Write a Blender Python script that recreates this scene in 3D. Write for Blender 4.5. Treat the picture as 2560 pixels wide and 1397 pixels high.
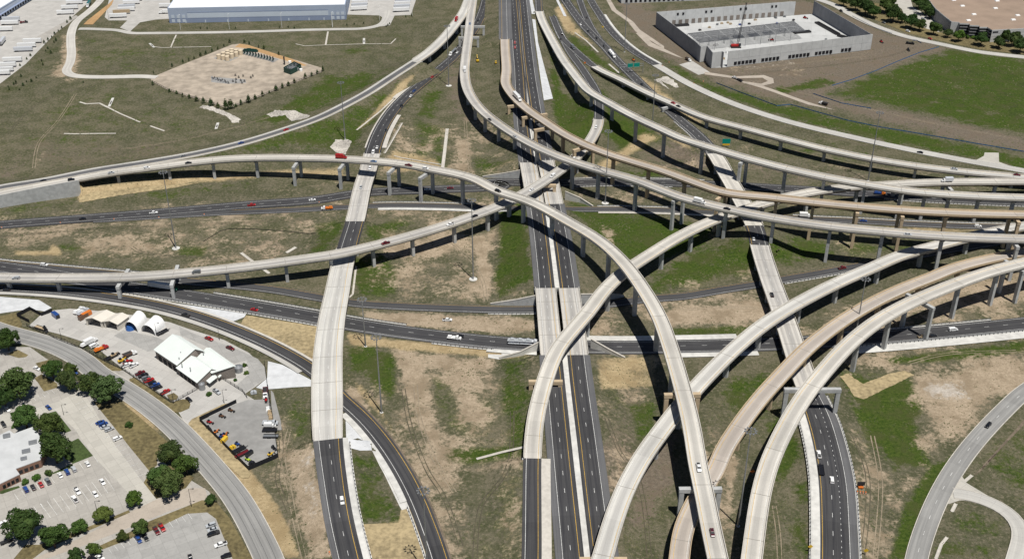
import bpy, bmesh, math, random
import numpy as np
from mathutils import Vector, Matrix
random.seed(7)
rng = np.random.default_rng(11)
for o in list(bpy.data.objects): bpy.data.objects.remove(o)
S = bpy.context.scene
COL = S.collection
# ---------------- camera (aerial, 351 m above the lower freeway, looking 30 degrees down)
FPX, TH, CAMH, PCX, PCY = 2771.0, math.radians(30), 351.0, 1280.0, 698.5
cam = bpy.data.cameras.new('camera'); camo = bpy.data.objects.new('camera', cam); COL.objects.link(camo)
camo.location = (0, 0, CAMH); camo.rotation_euler = (math.pi/2 - TH, 0, 0)
cam.sensor_fit = 'HORIZONTAL'; cam.sensor_width = 36; cam.lens = 36*FPX/2560
cam.clip_start = 1; cam.clip_end = 30000
S.camera = camo
# ---------------- sky and sun
SUN = Vector((9.9, -18.2, 53)).normalized()
SEL = math.asin(SUN.z); SAZ = math.atan2(SUN.x, SUN.y)
W = bpy.data.worlds.new('World'); S.world = W; W.use_nodes = True
nt = W.node_tree; bg = nt.nodes['Background']
sk = nt.nodes.new('ShaderNodeTexSky'); sk.sky_type = 'NISHITA'; sk.sun_disc = False
sk.sun_elevation = SEL; sk.sun_rotation = SAZ; sk.altitude = 300; sk.dust_density = .3; sk.air_density = .75
nt.links.new(sk.outputs[0], bg.inputs[0]); bg.inputs[1].default_value = 0.05
sl = bpy.data.lights.new('sun', 'SUN'); sl.energy = 5.0; sl.angle = math.radians(0.53); sl.color = (1, 0.965, 0.90)
so = bpy.data.objects.new('sun', sl); COL.objects.link(so); so.rotation_euler = SUN.to_track_quat('Z', 'Y').to_euler(); so.location = (0, 0, 900)
S.view_settings.view_transform = 'Standard'; S.view_settings.look = 'None'
S.view_settings.exposure = 0.0; S.view_settings.gamma = 1.0; S.view_settings.use_curve_mapping = False
S.render.engine = 'CYCLES'; S.cycles.diffuse_bounces = 2

# ---------------- pixel of the photograph -> place on the ground
Z3, Z6, Z8 = 2.972, 5.944, 4.703
TILE = dict(A1=(0,0,Z3), A2=(850,0,Z3), A3=(1700,0,Z3), B1=(0,460,Z3), B2=(850,460,Z3), B3=(1700,460,Z3), C1=(0,927,Z3), C2=(850,927,Z3), C3=(1700,927,Z3),
  D1=(0,0,Z6), D2=(640,0,Z6), D3=(380,90,Z6), D4=(0,740,Z6), D5=(300,800,Z6), D6=(460,960,Z6), D7=(0,880,Z6), D8=(0,1100,Z8),
  E1=(1600,0,Z6), E2=(1900,0,Z6), E3=(2130,0,Z6), E4=(1230,0,Z6), E5=(1230,220,Z6), E6=(1230,400,Z6), E7=(2130,380,Z6), E8=(2130,560,Z6), S=(0,0,1.0))
def px(t, x, y):
    o = TILE[t]; return (o[0]+x/o[2], o[1]+y/o[2])
def pl(t, *pts): return [px(t, *p[:2]) + tuple(p[2:]) for p in pts]
def at(u, v, z=0.0):
    a = (u-PCX)/FPX; b = (v-PCY)/FPX
    dy = math.cos(TH)-b*math.sin(TH); dz = -math.sin(TH)-b*math.cos(TH)
    k = (z-CAMH)/dz
    return Vector((a*k, dy*k, z))
def proj(P):
    P = np.asarray(P, float); z = P[..., 2]-CAMH
    f = P[..., 1]*math.cos(TH)-z*math.sin(TH); u = P[..., 1]*math.sin(TH)+z*math.cos(TH)
    f = np.maximum(f, 1e-3)
    return PCX+FPX*P[..., 0]/f, PCY-FPX*u/f

# ---------------- materials
MATS = {}
def _mat(name):
    m = bpy.data.materials.new(name); m.use_nodes = True; MATS[name] = m
    return m, m.node_tree.nodes, m.node_tree.links, m.node_tree.nodes['Principled BSDF']
def N(nodes, kind, **kw):
    n = nodes.new(kind)
    for k, v in kw.items(): setattr(n, k, v)
    return n
def math_n(nodes, links, op, a, b=None, clamp=False):
    n = nodes.new('ShaderNodeMath'); n.operation = op; n.use_clamp = clamp
    for i, v in enumerate((a, b)):
        if v is None: continue
        if isinstance(v, (int, float)): n.inputs[i].default_value = v
        else: links.new(v, n.inputs[i])
    return n.outputs[0]
def mix_n(nodes, links, f, a, b, mode='MIX'):
    n = nodes.new('ShaderNodeMix'); n.data_type = 'RGBA'; n.blend_type = mode
    for i, v in ((0, f), (6, a), (7, b)):
        if isinstance(v, (int, float)): n.inputs[i].default_value = v
        elif isinstance(v, tuple): n.inputs[i].default_value = v if len(v) == 4 else v+(1,)
        else: links.new(v, n.inputs[i])
    return n.outputs[2]
def noise_n(nodes, links, scale, detail=3, vec=None, rough=0.55):
    n = nodes.new('ShaderNodeTexNoise'); n.inputs['Scale'].default_value = scale; n.inputs['Detail'].default_value = detail; n.inputs['Roughness'].default_value = rough
    if vec is not None: links.new(vec, n.inputs['Vector'])
    return n.outputs['Fac']
def ramp_n(nodes, links, fac, lo, hi):
    n = nodes.new('ShaderNodeMapRange'); n.interpolation_type = 'SMOOTHSTEP'
    n.inputs[1].default_value = lo; n.inputs[2].default_value = hi; links.new(fac, n.inputs[0]); return n.outputs[0]
def simple(name, col, rough=0.7, var=0.25, scale=0.4, metal=0.0, spec=0.3, var2=0.0):
    """plain surface with two scales of uneven tone in world space"""
    if name in MATS: return MATS[name]
    m, n, l, b = _mat(name)
    b.inputs['Roughness'].default_value = rough; b.inputs['Metallic'].default_value = metal; b.inputs['Specular IOR Level'].default_value = spec
    if var <= 0:
        b.inputs['Base Color'].default_value = col+(1,)
    else:
        g = N(n, 'ShaderNodeNewGeometry')
        a = noise_n(n, l, scale, 4, g.outputs['Position']); a2 = noise_n(n, l, scale*0.09, 3, g.outputs['Position'])
        f = math_n(n, l, 'ADD', math_n(n, l, 'MULTIPLY', a, 0.6), math_n(n, l, 'MULTIPLY', a2, 0.4))
        f = ramp_n(n, l, f, 0.3, 0.7)
        lo = tuple(c*(1-var) for c in col); hi = tuple(min(1, c*(1+var*0.8)) for c in col)
        l.new(mix_n(n, l, f, lo, hi), b.inputs['Base Color'])
    return m
def paint(name, rough=0.28, coat=0.3, metal=0.0):
    """vehicle paint, the colour comes from the object"""
    m, n, l, b = _mat(name)
    oi = N(n, 'ShaderNodeObjectInfo'); l.new(oi.outputs['Color'], b.inputs['Base Color'])
    b.inputs['Roughness'].default_value = rough; b.inputs['Coat Weight'].default_value = coat; b.inputs['Metallic'].default_value = metal
    return m
def pave(name, col, streak, amt, patch=0.15, rough=0.85, band=0.0, joints=0.0):
    """road surface: u = metres across, v = metres along; wear runs along the road"""
    m, n, l, b = _mat(name)
    b.inputs['Roughness'].default_value = rough; b.inputs['Specular IOR Level'].default_value = 0.2
    uv = N(n, 'ShaderNodeUVMap'); sp = N(n, 'ShaderNodeSeparateXYZ'); l.new(uv.outputs[0], sp.inputs[0])
    cb = N(n, 'ShaderNodeCombineXYZ'); l.new(math_n(n, l, 'MULTIPLY', sp.outputs[0], 1.1), cb.inputs[0]); l.new(math_n(n, l, 'MULTIPLY', sp.outputs[1], 0.018), cb.inputs[1])
    st = noise_n(n, l, 1.0, 4, cb.outputs[0], 0.6)
    st = ramp_n(n, l, st, 0.38, 0.68)
    # wheel paths repeat with each 3.66 m lane
    wv = math_n(n, l, 'COSINE', math_n(n, l, 'MULTIPLY', sp.outputs[0], 2*math.pi/3.66))
    wv = ramp_n(n, l, wv, -0.6, 0.9)
    g = N(n, 'ShaderNodeNewGeometry')
    pz = noise_n(n, l, 0.05, 3, g.outputs['Position']); fz = noise_n(n, l, 1.7, 3, g.outputs['Position'])
    c = mix_n(n, l, math_n(n, l, 'MULTIPLY', st, amt), col, streak)
    c = mix_n(n, l, math_n(n, l, 'MULTIPLY', wv, amt*0.55), c, streak)
    if band > 0:      # the travelled lane in the middle of a ramp is greyer than its shoulders
        cb2 = N(n, 'ShaderNodeCombineXYZ'); l.new(math_n(n, l, 'MULTIPLY', sp.outputs[1], 0.012), cb2.inputs[0])
        wob = math_n(n, l, 'MULTIPLY', math_n(n, l, 'SUBTRACT', noise_n(n, l, 1.0, 2, cb2.outputs[0]), .5), 1.6)
        au = math_n(n, l, 'ABSOLUTE', math_n(n, l, 'ADD', sp.outputs[0], wob))
        bd = math_n(n, l, 'SUBTRACT', 1.0, ramp_n(n, l, au, 0.7, 2.5))
        c = mix_n(n, l, math_n(n, l, 'MULTIPLY', bd, band), c, streak)
    tone = math_n(n, l, 'ADD', math_n(n, l, 'MULTIPLY', pz, patch*1.6), math_n(n, l, 'MULTIPLY', fz, patch))
    tone = math_n(n, l, 'ADD', tone, 1-patch*1.3)
    wn = N(n, 'ShaderNodeTexWhiteNoise', noise_dimensions='1D'); l.new(math_n(n, l, 'FLOOR', math_n(n, l, 'DIVIDE', sp.outputs[1], 23.0)), wn.inputs['W'])
    tone = math_n(n, l, 'ADD', tone, math_n(n, l, 'MULTIPLY', math_n(n, l, 'SUBTRACT', wn.outputs['Value'], .5), patch*.55))
    if joints > 0:
        jv = math_n(n, l, 'FRACT', math_n(n, l, 'DIVIDE', sp.outputs[1], joints))
        jm = math_n(n, l, 'LESS_THAN', jv, 0.035)
        tone = math_n(n, l, 'SUBTRACT', tone, math_n(n, l, 'MULTIPLY', jm, 0.12))
    cc = N(n, 'ShaderNodeCombineColor')
    for i in range(3): l.new(tone, cc.inputs[i])
    l.new(mix_n(n, l, 1.0, c, cc.outputs[0], 'MULTIPLY'), b.inputs['Base Color'])
    return m
pave('asphalt_new', (0.038, 0.038, 0.042), (0.068, 0.067, 0.068), 0.85, 0.32)
pave('asphalt_old', (0.052, 0.052, 0.056), (0.085, 0.084, 0.083), 0.7, 0.25)
pave('asphalt_grey', (0.125, 0.125, 0.128), (0.085, 0.085, 0.09), 0.7, 0.25)
pave('asphalt_local', (0.29, 0.285, 0.272), (0.20, 0.198, 0.192), 0.8, 0.25)
pave('deck_beige', (0.575, 0.545, 0.49), (0.35, 0.335, 0.308), 0.55, 0.24, band=.65)
pave('deck_white', (0.575, 0.56, 0.52), (0.36, 0.35, 0.332), 0.6, 0.2, band=.6)
pave('deck_grey', (0.52, 0.495, 0.455), (0.29, 0.28, 0.268), 0.65, 0.24, band=.65)
pave('deck_brown', (0.455, 0.405, 0.355), (0.315, 0.28, 0.25), 0.5, 0.2, band=.6)
pave('concrete_road', (0.47, 0.455, 0.42), (0.35, 0.34, 0.32), 0.7, 0.2, joints=6)
pave('gravel_road', (0.42, 0.40, 0.37), (0.53, 0.51, 0.47), 0.9, 0.25)
simple('concrete', (0.50, 0.47, 0.42), 0.9, 0.16, 0.5)
simple('concrete_white', (0.55, 0.54, 0.51), 0.85, 0.2, 0.3)
simple('concrete_grey', (0.40, 0.405, 0.40), 0.9, 0.2, 0.4)
simple('concrete_tan', (0.46, 0.36, 0.24), 0.9, 0.13, 0.4)
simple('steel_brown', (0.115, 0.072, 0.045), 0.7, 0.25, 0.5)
simple('girder_grey', (0.30, 0.30, 0.30), 0.8, 0.15, 0.5)
simple('joint_dark', (0.08, 0.075, 0.07), 0.9, 0)
simple('joint_grey', (0.24, 0.225, 0.2), 0.9, 0)
simple('line_white', (0.66, 0.66, 0.64), 0.6, 0.35, 1.2)
simple('line_yellow', (0.56, 0.35, 0.06), 0.6, 0.35, 1.2)
simple('galvanised', (0.34, 0.35, 0.36), 0.45, 0.1, 1, metal=0.6)
simple('dark_metal', (0.03, 0.03, 0.032), 0.5, 0)
simple('black_mesh', (0.012, 0.013, 0.017), 0.8, 0.2, 1)
simple('rubber', (0.018, 0.018, 0.018), 0.85, 0)
simple('straw_mat', (0.33, 0.262, 0.15), 0.95, 0.42, 0.45)
simple('gravel_pad', (0.365, 0.31, 0.248), 0.95, 0.34, 0.12)
simple('gravel_grey', (0.27, 0.265, 0.255), 0.95, 0.18, 0.2)
simple('lawn', (0.050, 0.075, 0.022), 0.95, 0.4, 0.8)
simple('dry_lawn', (0.150, 0.122, 0.058), 0.95, 0.5, 0.5)
simple('soil', (0.150, 0.120, 0.088), 0.95, 0.4, 0.4)
simple('orange_soil', (0.40, 0.25, 0.12), 0.95, 0.2, 0.4)
simple('rock', (0.44, 0.41, 0.365), 0.95, 0.6, 0.7)
simple('blue_silt', (0.05, 0.13, 0.26), 0.7, 0.3, 1)
def slabs(name, col, size=5.0, ang=0.0, stain=.22, joint=.2):
    """poured concrete: joints between slabs, slabs of slightly different tone, stains"""
    m, n, l, b = _mat(name); b.inputs['Roughness'].default_value = .9; b.inputs['Specular IOR Level'].default_value = .2
    g = N(n, 'ShaderNodeNewGeometry'); mp = N(n, 'ShaderNodeMapping'); mp.inputs['Rotation'].default_value[2] = math.radians(ang); l.new(g.outputs['Position'], mp.inputs['Vector'])
    br = N(n, 'ShaderNodeTexBrick'); br.offset = 0; br.inputs['Scale'].default_value = 1.0; br.inputs['Mortar Size'].default_value = .09; br.inputs['Brick Width'].default_value = size; br.inputs['Row Height'].default_value = size; br.inputs['Bias'].default_value = 0
    br.inputs['Color1'].default_value = tuple(c*.93 for c in col)+(1,); br.inputs['Color2'].default_value = tuple(c*1.06 for c in col)+(1,); br.inputs['Mortar'].default_value = tuple(c*(1-joint) for c in col)+(1,)
    l.new(mp.outputs[0], br.inputs['Vector'])
    a = noise_n(n, l, .09, 5, g.outputs['Position'], .65); f = noise_n(n, l, .7, 4, g.outputs['Position'], .65)
    t = math_n(n, l, 'MULTIPLY', ramp_n(n, l, a, .48, .72), stain); t2 = math_n(n, l, 'MULTIPLY', ramp_n(n, l, f, .45, .7), stain*.6)
    c = mix_n(n, l, t, br.outputs['Color'], tuple(c*.45 for c in col)); c = mix_n(n, l, t2, c, tuple(c*.55 for c in col))
    l.new(c, b.inputs['Base Color']); return m
slabs('concrete_yard', (0.43, 0.415, 0.39), 6, 25)
paint('paint')
simple('paint_trailer', (0.8, 0.8, 0.8), 0.4, 0.06, 0.8)
m_, n_, l_, b_ = _mat('glass_dark'); b_.inputs['Base Color'].default_value = (0.012, 0.015, 0.02, 1); b_.inputs['Roughness'].default_value = 0.12

# ---------------- mesh helpers
def mk(name, V, F, mat, parent=None, origin=None, uv=None, smooth=False):
    """one mesh object; V in world space"""
    V = np.asarray(V, float).reshape(-1, 3)
    if parent is not None: o0 = np.array(parent['_o'])
    elif origin is not None: o0 = np.array(origin, float)
    else: o0 = V.mean(0)*[1, 1, 0]+[0, 0, V[:, 2].min()]
    me = bpy.data.meshes.new(name); me.from_pydata((V-o0).tolist(), [], F); me.update()
    if uv is not None:
        ul = me.uv_layers.new(name='UVMap'); uv = np.asarray(uv, np.float32)
        li = np.empty(len(me.loops), np.int32); me.loops.foreach_get('vertex_index', li)
        ul.data.foreach_set('uv', uv[li].ravel())
    if smooth:
        me.polygons.foreach_set('use_smooth', [True]*len(me.polygons))
    me.materials.append(MATS[mat] if isinstance(mat, str) else mat)
    o = bpy.data.objects.new(name, me); COL.objects.link(o)
    if parent is not None:
        o.parent = parent; o['_o'] = list(o0)
        if parent.type == 'MESH': pass
    else:
        o.location = o0; o['_o'] = list(o0)
    return o
def thing(name, label, cat, loc=(0, 0, 0), group=None, rz=0.0):
    o = bpy.data.objects.new(name, None); COL.objects.link(o); o.location = loc; o.rotation_euler = (0, 0, rz); o.empty_display_size = 0.5
    o['_o'] = list(loc); tag(o, label, cat, group); return o
def tag(o, label, cat, group=None):
    o['label'] = label; o['category'] = cat
    if group: o['group'] = group
    return o
def struct(o, label=None):
    o['kind'] = 'structure'
    return o
class MB:
    """collects boxes, tubes and prisms into one mesh"""
    def __init__(s): s.V = []; s.F = []
    def add(s, V, F):
        b = len(s.V); s.V += [tuple(v) for v in V]; s.F += [tuple(i+b for i in f) for f in F]; return s
    def box(s, x0, x1, y0, y1, z0, z1):
        return s.add([(x0,y0,z0),(x1,y0,z0),(x1,y1,z0),(x0,y1,z0),(x0,y0,z1),(x1,y0,z1),(x1,y1,z1),(x0,y1,z1)],
                     [(3,2,1,0),(4,5,6,7),(0,1,5,4),(1,2,6,5),(2,3,7,6),(3,0,4,7)])
    def obox(s, c, t, l, w, z0, z1, l1=None, w1=None):
        """box about c, length l along direction t (xy), width w; the top may have its own size"""
        t = Vector((t[0], t[1])).normalized(); n = Vector((-t.y, t.x)); l1 = l if l1 is None else l1; w1 = w if w1 is None else w1
        V = []
        for (L, Wd, z) in ((l, w, z0), (l1, w1, z1)):
            for a, b in ((-1,-1),(1,-1),(1,1),(-1,1)): V.append((c[0]+t.x*L/2*a+n.x*Wd/2*b, c[1]+t.y*L/2*a+n.y*Wd/2*b, z))
        return s.add(V, [(3,2,1,0),(4,5,6,7),(0,1,5,4),(1,2,6,5),(2,3,7,6),(3,0,4,7)])
    def tube(s, p0, p1, r0, r1=None, k=8, caps=True):
        p0 = Vector(p0); p1 = Vector(p1); r1 = r0 if r1 is None else r1
        d = (p1-p0).normalized(); a = d.orthogonal().normalized(); b = d.cross(a)
        V = []
        for p, r in ((p0, r0), (p1, r1)):
            for i in range(k):
                w = 2*math.pi*i/k; V.append(p+a*r*math.cos(w)+b*r*math.sin(w))
        F = [(i, (i+1) % k, k+(i+1) % k, k+i) for i in range(k)]
        if caps: F += [tuple(range(k))[::-1], tuple(range(k, 2*k))]
        return s.add(V, F)
    def prism(s, pts, z0, z1):
        """vertical prism on a polygon (xy)"""
        k = len(pts); V = [(p[0], p[1], z0) for p in pts]+[(p[0], p[1], z1) for p in pts]
        return s.add(V, [tuple(range(k))[::-1], tuple(range(k, 2*k))]+[(i, (i+1) % k, k+(i+1) % k, k+i) for i in range(k)])
    def extr(s, prof, a0, a1, axis='y'):
        """profile (u,z) extruded along y (u=x) or x (u=y)"""
        k = len(prof); V = []
        for a in (a0, a1):
            for u, z in prof: V.append((u, a, z) if axis == 'y' else (a, u, z))
        return s.add(V, [tuple(range(k)), tuple(range(k, 2*k))[::-1]]+[(i, k+i, k+(i+1) % k, (i+1) % k) for i in range(k)])
    def build(s, name, mat, parent=None, origin=None, smooth=False, local=False):
        if local and parent is not None:
            V = np.array(s.V)+np.array(parent['_o'])
            return mk(name, V, s.F, mat, parent, smooth=smooth)
        return mk(name, s.V, s.F, mat, parent, origin, smooth=smooth)

# ---------------- paths
class Path:
    def __init__(s, pts, w=9.0, step=4.0, dz=0.0):
        P = []; ws = []
        for p in pts:
            u, v, z = p[0], p[1], p[2]; q = at(u, v, z); P.append((q.x, q.y, z+dz)); ws.append(p[3] if len(p) > 3 else w)
        P = np.array(P); ws = np.array(ws, float)
        d = np.r_[0, np.cumsum(np.linalg.norm(np.diff(P[:, :2], axis=0), axis=1))]
        n = max(2, int(d[-1]/step)); t = np.linspace(0, d[-1], n+1)
        C = np.empty((n+1, 4))
        A = np.c_[P, ws]
        # non-uniform Catmull-Rom (finite-difference tangents)
        T = np.zeros_like(A)
        for i in range(len(A)):
            if i == 0: T[i] = (A[1]-A[0])/(d[1]-d[0])
            elif i == len(A)-1: T[i] = (A[-1]-A[-2])/(d[-1]-d[-2])
            else:
                a = (A[i]-A[i-1])/(d[i]-d[i-1]); b = (A[i+1]-A[i])/(d[i+1]-d[i]); h0 = d[i]-d[i-1]; h1 = d[i+1]-d[i]
                T[i] = (a*h1+b*h0)/(h0+h1)
        for j, tt in enumerate(t):
            i = min(max(np.searchsorted(d, tt)-1, 0), len(d)-2); h = d[i+1]-d[i]; q = (tt-d[i])/h
            C[j] = (2*q**3-3*q**2+1)*A[i]+(q**3-2*q**2+q)*h*T[i]+(-2*q**3+3*q**2)*A[i+1]+(q**3-q**2)*h*T[i+1]
        for _ in range(3):   # gentle smoothing of the traced line
            C[1:-1] = 0.5*C[1:-1]+0.25*(C[:-2]+C[2:])
        s.P = C[:, :3]; s.w = C[:, 3]; s.fin()
    def fin(s):
        s.s = np.r_[0, np.cumsum(np.linalg.norm(np.diff(s.P[:, :2], axis=0), axis=1))]
        t = np.gradient(s.P[:, :2], axis=0); t /= np.linalg.norm(t, axis=1)[:, None]; s.t = t; s.n = np.c_[t[:, 1], -t[:, 0]]  # n points right
    def s_of(s, u, v):
        a, b = proj(s.P); return float(s.s[np.argmin((a-u)**2+(b-v)**2)])
    def get(s, q):
        f = lambda a: np.interp(q, s.s, a)
        p = np.array([f(s.P[:, 0]), f(s.P[:, 1]), f(s.P[:, 2])]); t = np.array([f(s.t[:, 0]), f(s.t[:, 1])]); t /= np.linalg.norm(t)
        return p, t, np.array([t[1], -t[0]]), float(f(s.w))
    def span(s, a, b, step=None):
        a, b = max(a, 0), min(b, s.s[-1])
        q = s.s[(s.s > a+0.5) & (s.s < b-0.5)] if step is None else np.arange(a+step, b-0.01, step)
        q = np.r_[a, q, b]
        f = lambda c: np.interp(q, s.s, c)
        P = np.c_[f(s.P[:, 0]), f(s.P[:, 1]), f(s.P[:, 2])]; n = np.c_[f(s.n[:, 0]), f(s.n[:, 1])]; n /= np.linalg.norm(n, axis=1)[:, None]
        return q, P, n, f(s.w)
def sweep(name, path, prof, a, b, mat, parent=None, closed=True, origin=None, step=None):
    """prof: (k, c, dz): sideways offset = k*half width + c"""
    q, P, n, w = path.span(a, b, step); m = len(prof); V = []; UV = []
    for (k, c, dz) in prof:
        off = k*w/2+c
        V.append(np.c_[P[:, :2]+n*off[:, None], P[:, 2]+dz]); UV.append(np.c_[off, q])
    V = np.stack(V, 1).reshape(-1, 3); UV = np.stack(UV, 1).reshape(-1, 2); F = []
    r = m if closed else m-1
    for i in range(len(q)-1):
        for j in range(r):
            j2 = (j+1) % m; F.append((i*m+j, i*m+j2, (i+1)*m+j2, (i+1)*m+j))
    if closed and m > 2:
        F.append(tuple(range(m))[::-1]); F.append(tuple((len(q)-1)*m+j for j in range(m)))
    F = [f[::-1] for f in F]
    return mk(name, V, F, mat, parent, origin, UV)
def dashes(name, path, c, a, b, mat, parent, wid=0.16, ln=3.05, gap=9.14, k=0.0, dz=0.03):
    V = []; F = []; s = a
    while s+ln < b:
        for q in (s, s+ln):
            p, t, n, w = path.get(q)
            for e in (-1, 1): V.append((p[0]+n[0]*(k*w/2+c+e*wid/2), p[1]+n[1]*(k*w/2+c+e*wid/2), p[2]+dz))
        i = len(V)-4; F.append((i, i+1, i+3, i+2)); s += ln+gap
    if F:
        o = mk(name, V, F, mat, parent); o['kind'] = 'stuff'; return o
def strip(name, path, k, c, wid, a, b, mat, parent, dz=0.03):
    return sweep(name, path, [(k, c-wid/2, dz), (k, c+wid/2, dz)], a, b, mat, parent, closed=False)
# ================= traced centre lines: (px, py, height, width)
PT = {}
def path(name, *segs, w=9.0, dz=0.0):
    pts = []
    for sg in segs: pts += sg
    if name in ('ML', 'MR', 'F1', 'F8'): pts = pts[::-1]     # traced from the far end; keep right = picture right
    PT[name] = Path(pts, w, dz=dz); return PT[name]
path('F2', [(-90,502,8.5),(0,484,9),(90,466,10)], pl('A1',(540,1335,11.5),(820,1285,12.5),(1090,1250,13.3),(1400,1210,14.2),(1690,1182,15.2),(2000,1172,16.3),(2250,1174,17.3),(2500,1180,18.4)),
  pl('A2',(250,1197,19.6),(510,1225,20.8),(640,1250,21.4),(1000,1333,23)), pl('B2',(1150,45,23.6),(1400,128,24.2),(1690,280,24.5),(1950,440,24.6),(2100,580,24.6),(2250,780,24.4),(2375,1000,23.8)),
  [(1674,864,23.2),(1694,930,22.5),(1729,1068,20.8)], pl('C3',(133,700,19.4),(185,940,18.2),(233,1180,17.2),(280,1397,16.4)), [(1815,1490,15)], w=8.8)
path('F3', [(-90,693,7.5),(40,694.5,8.5),(168,695,9.8),(336,692,11.4),(491,680,12.8),(639,664,13.8),(730,652,14.2),(850,634,14.6),(964,607,14.7),(1126,560,14.8),(1186.5,539,14.9),(1270,506,15.2),(1328,474,15.4),(1381,440,15.2),(1432,402,14),(1448,386,13),(1466,366,11.8),(1481,344,10.4),(1492.5,321,9),(1497,298,7.6),(1498,272,6.2),(1496,247,5),(1490,228,4),(1472,197,3),(1452,167,2.2),(1430,138,1.5),(1409,101,0.9),(1391.5,66,.7),(1378.5,33,.6),(1369,0,.5),(1359,-45,.5)], w=8.6)
path('F4', [(1197,-70,12.6)], pl('A2',(990,0,12.6),(968,150,12.6),(952,300,12.6),(936,420,12.7),(926,540,13),(939,640,13.4),(985,740,14.6),(1060,830,15.8),(1180,925,17.2),(1300,1005,18.4),(1500,1112,20.2),(1700,1192,21.8),(1950,1270,23),(2200,1340,23.8)),
  pl('B2',(2400,50,24.1)), pl('B3',(0,98,24.2),(150,137,24.3),(350,185,24.5),(700,255,25),(1100,313,25.8),(1500,352,26.4),(1900,384,26.6),(2300,402,26.6),(2556,409,26.5)), [(2680,598,26)], w=8.6)
path('F5', [(1258,-60,5.5),(1260,0,5.8),(1261,50,6.1)], pl('E4',(190,590,6.6),(200,800,8),(216,1050,9.8)), pl('E5',(205,-60,11),(270,60,13),(388,200,15),(560,350,17),(800,512,19),(1050,678,20.6),(1350,832,22),(1750,990,23.4),(2100,1100,24.3),(2500,1220,25.2)),
  pl('A3',(150,1372,25.9)), pl('B3',(300,56,26.6),(700,102,27.4),(1000,137,27.9),(1400,175,28.3),(1800,204,28.5),(2200,221,28.5),(2556,229,28.4)), [(2680,539,28)], w=8.8)
path('F6', [(1341,-40,5)], pl('E4',(690,0,5.2),(702,170,5.6),(742,300,6.3),(830,480,7.6),(950,700,9.4),(1080,920,11.6),(1200,1080,13.4),(1320,1230,15)), pl('A2',(1850,680,16.6),(2000,768,18.6),(2200,876,20.4),(2400,968,21.8)),
  pl('A3',(0,1026,22.6),(200,1090,23.3),(480,1172,23.8),(780,1250,23.8),(1100,1320,23.3),(1450,1382,22.5)), pl('E7',(900,588,21.6),(1400,630,20.9),(2000,664,20.1),(2556,682,19.4)), [(2680,499,18)], w=8.6)
path('F7', [(1391.5,66,.7),(1409,100,.9)], pl('E4',(1200,718,1.3),(1380,878,2.2),(1530,1000,3.2)), pl('A2',(2100,600,5.2),(2300,700,7),(2470,773,8.2)), pl('A3',(200,880,9.2),(470,952,9.7),(760,1030,10),(1080,1110,10),(1420,1180,9.8),(1770,1236,9.6),(2140,1280,9.4),(2556,1318,9.2)), [(2680,456,9)], w=8.4)
path('F8', [(1388,-45,.5,11),(1413,0,.5,11),(1440,38.7,.5,11),(1465.5,70.7,.5,11),(1492.4,97.6,.5,11),(1512.6,117.8,.6,11),(1541,149.7,.7,11),(1575,183,1,11),(1605,213,1.4,11),(1650,256,2.3,11),(1705,304,3.8,11),(1749,342,5,11.5),(1777,374,6,12),(1798,404,6.7,12.2)],
  pl('A3',(344,1300,7.2,12.4),(398,1390,7.4,12.4)), pl('B3',(470,150,7.5,12.4),(537,280,7.5,12.4),(560,330,7.5,12.4),(592,460,7.5,12.5),(667,700,7.4,12.6),(733,880,7.2,12.6),(810,1100,6.8,12.8),(875,1300,6.3,13),(928,1450,5.9,13.4)),
  pl('C3',(985,190,5.2,14.5),(1045,330,4.7,15.6),(1112,560,4,16),(1160,820,3.3,16.4),(1177,1100,2.7,16.4),(1185,1397,2.2,16.4)), [(2097,1490,2,16.4)])
path('F9', [(1325,1500,2.6),(1329,1397,3.2),(1330,1263,4.6),(1331,1146,6.4),(1332.5,1112,7.2),(1339.6,1045,9),(1352,990,10.8),(1371,927,12.8),(1395,872,14.6)], pl('B2',(1722,1095,15.8),(1850,945,16.6),(1965,792,16.8),(2120,648,16.5),(2300,528,16.1),(2540,382,15.7)),
  pl('B3',(200,292,15.4),(400,218,15.2),(560,166,15),(800,97,14.6),(1000,58,14.2),(1200,30,13.8)), pl('A3',(1600,1371,13.2)), pl('E7',(1000,462,12.8),(1500,447,12.4),(2000,443,12),(2556,440,11.6)), [(2680,453,11)], w=8.8)
path('F10', [(1470,1490,9),(1506,1397,10)], pl('C2',(2005,1200,10.8),(2112,900,11.8),(2250,640,12.6),(2400,430,13.2),(2500,300,13.5)), pl('C3',(90,160,13.8)), pl('B3',(230,1397,14),(420,1212,14.2),(600,1062,14.3),(800,930,14.2),(1000,820,14),(1200,722,13.6),(1400,636,13.2)),
  pl('E8',(800,445,12.6),(1200,340,12.2),(1600,235,11.8),(1950,150,11.4),(2300,80,11),(2556,36,10.8)), [(2650,545,10.5)], w=9.0)
path('F11', [(1688,1490,8.5),(1698,1397,9.4),(1707,1331,10.2),(1726,1280,11),(1754,1230,11.8)], pl('C3',(265,740,12.7),(322,600,13.4),(422,440,14.2),(600,202,15.2),(775,10,15.8)), pl('B3',(945,1222,16.2),(1118,1082,16.5),(1300,960,16.7),(1500,850,16.8),(1700,760,16.8),(1900,683,16.6)), pl('E8',(1400,702,16.3),(1900,556,16),(2300,472,15.6),(2556,425,15.2)), [(2660,612,15)], w=8.8)
path('F12', [(1868,1490,13.6),(1879,1397,14.6)], pl('C3',(560,1180,15.8),(597,940,17),(660,700,18.3),(746,500,19.4),(830,340,20.2),(930,182,21.2),(1075,0,22.2)), pl('B3',(1265,1182,23),(1500,1000,23.6),(1700,890,24),(1900,802,24.3),(2100,724,24.5),(2300,655,24.6),(2556,588,24.6)), [(2660,634,24.5)], w=8.8)
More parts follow.
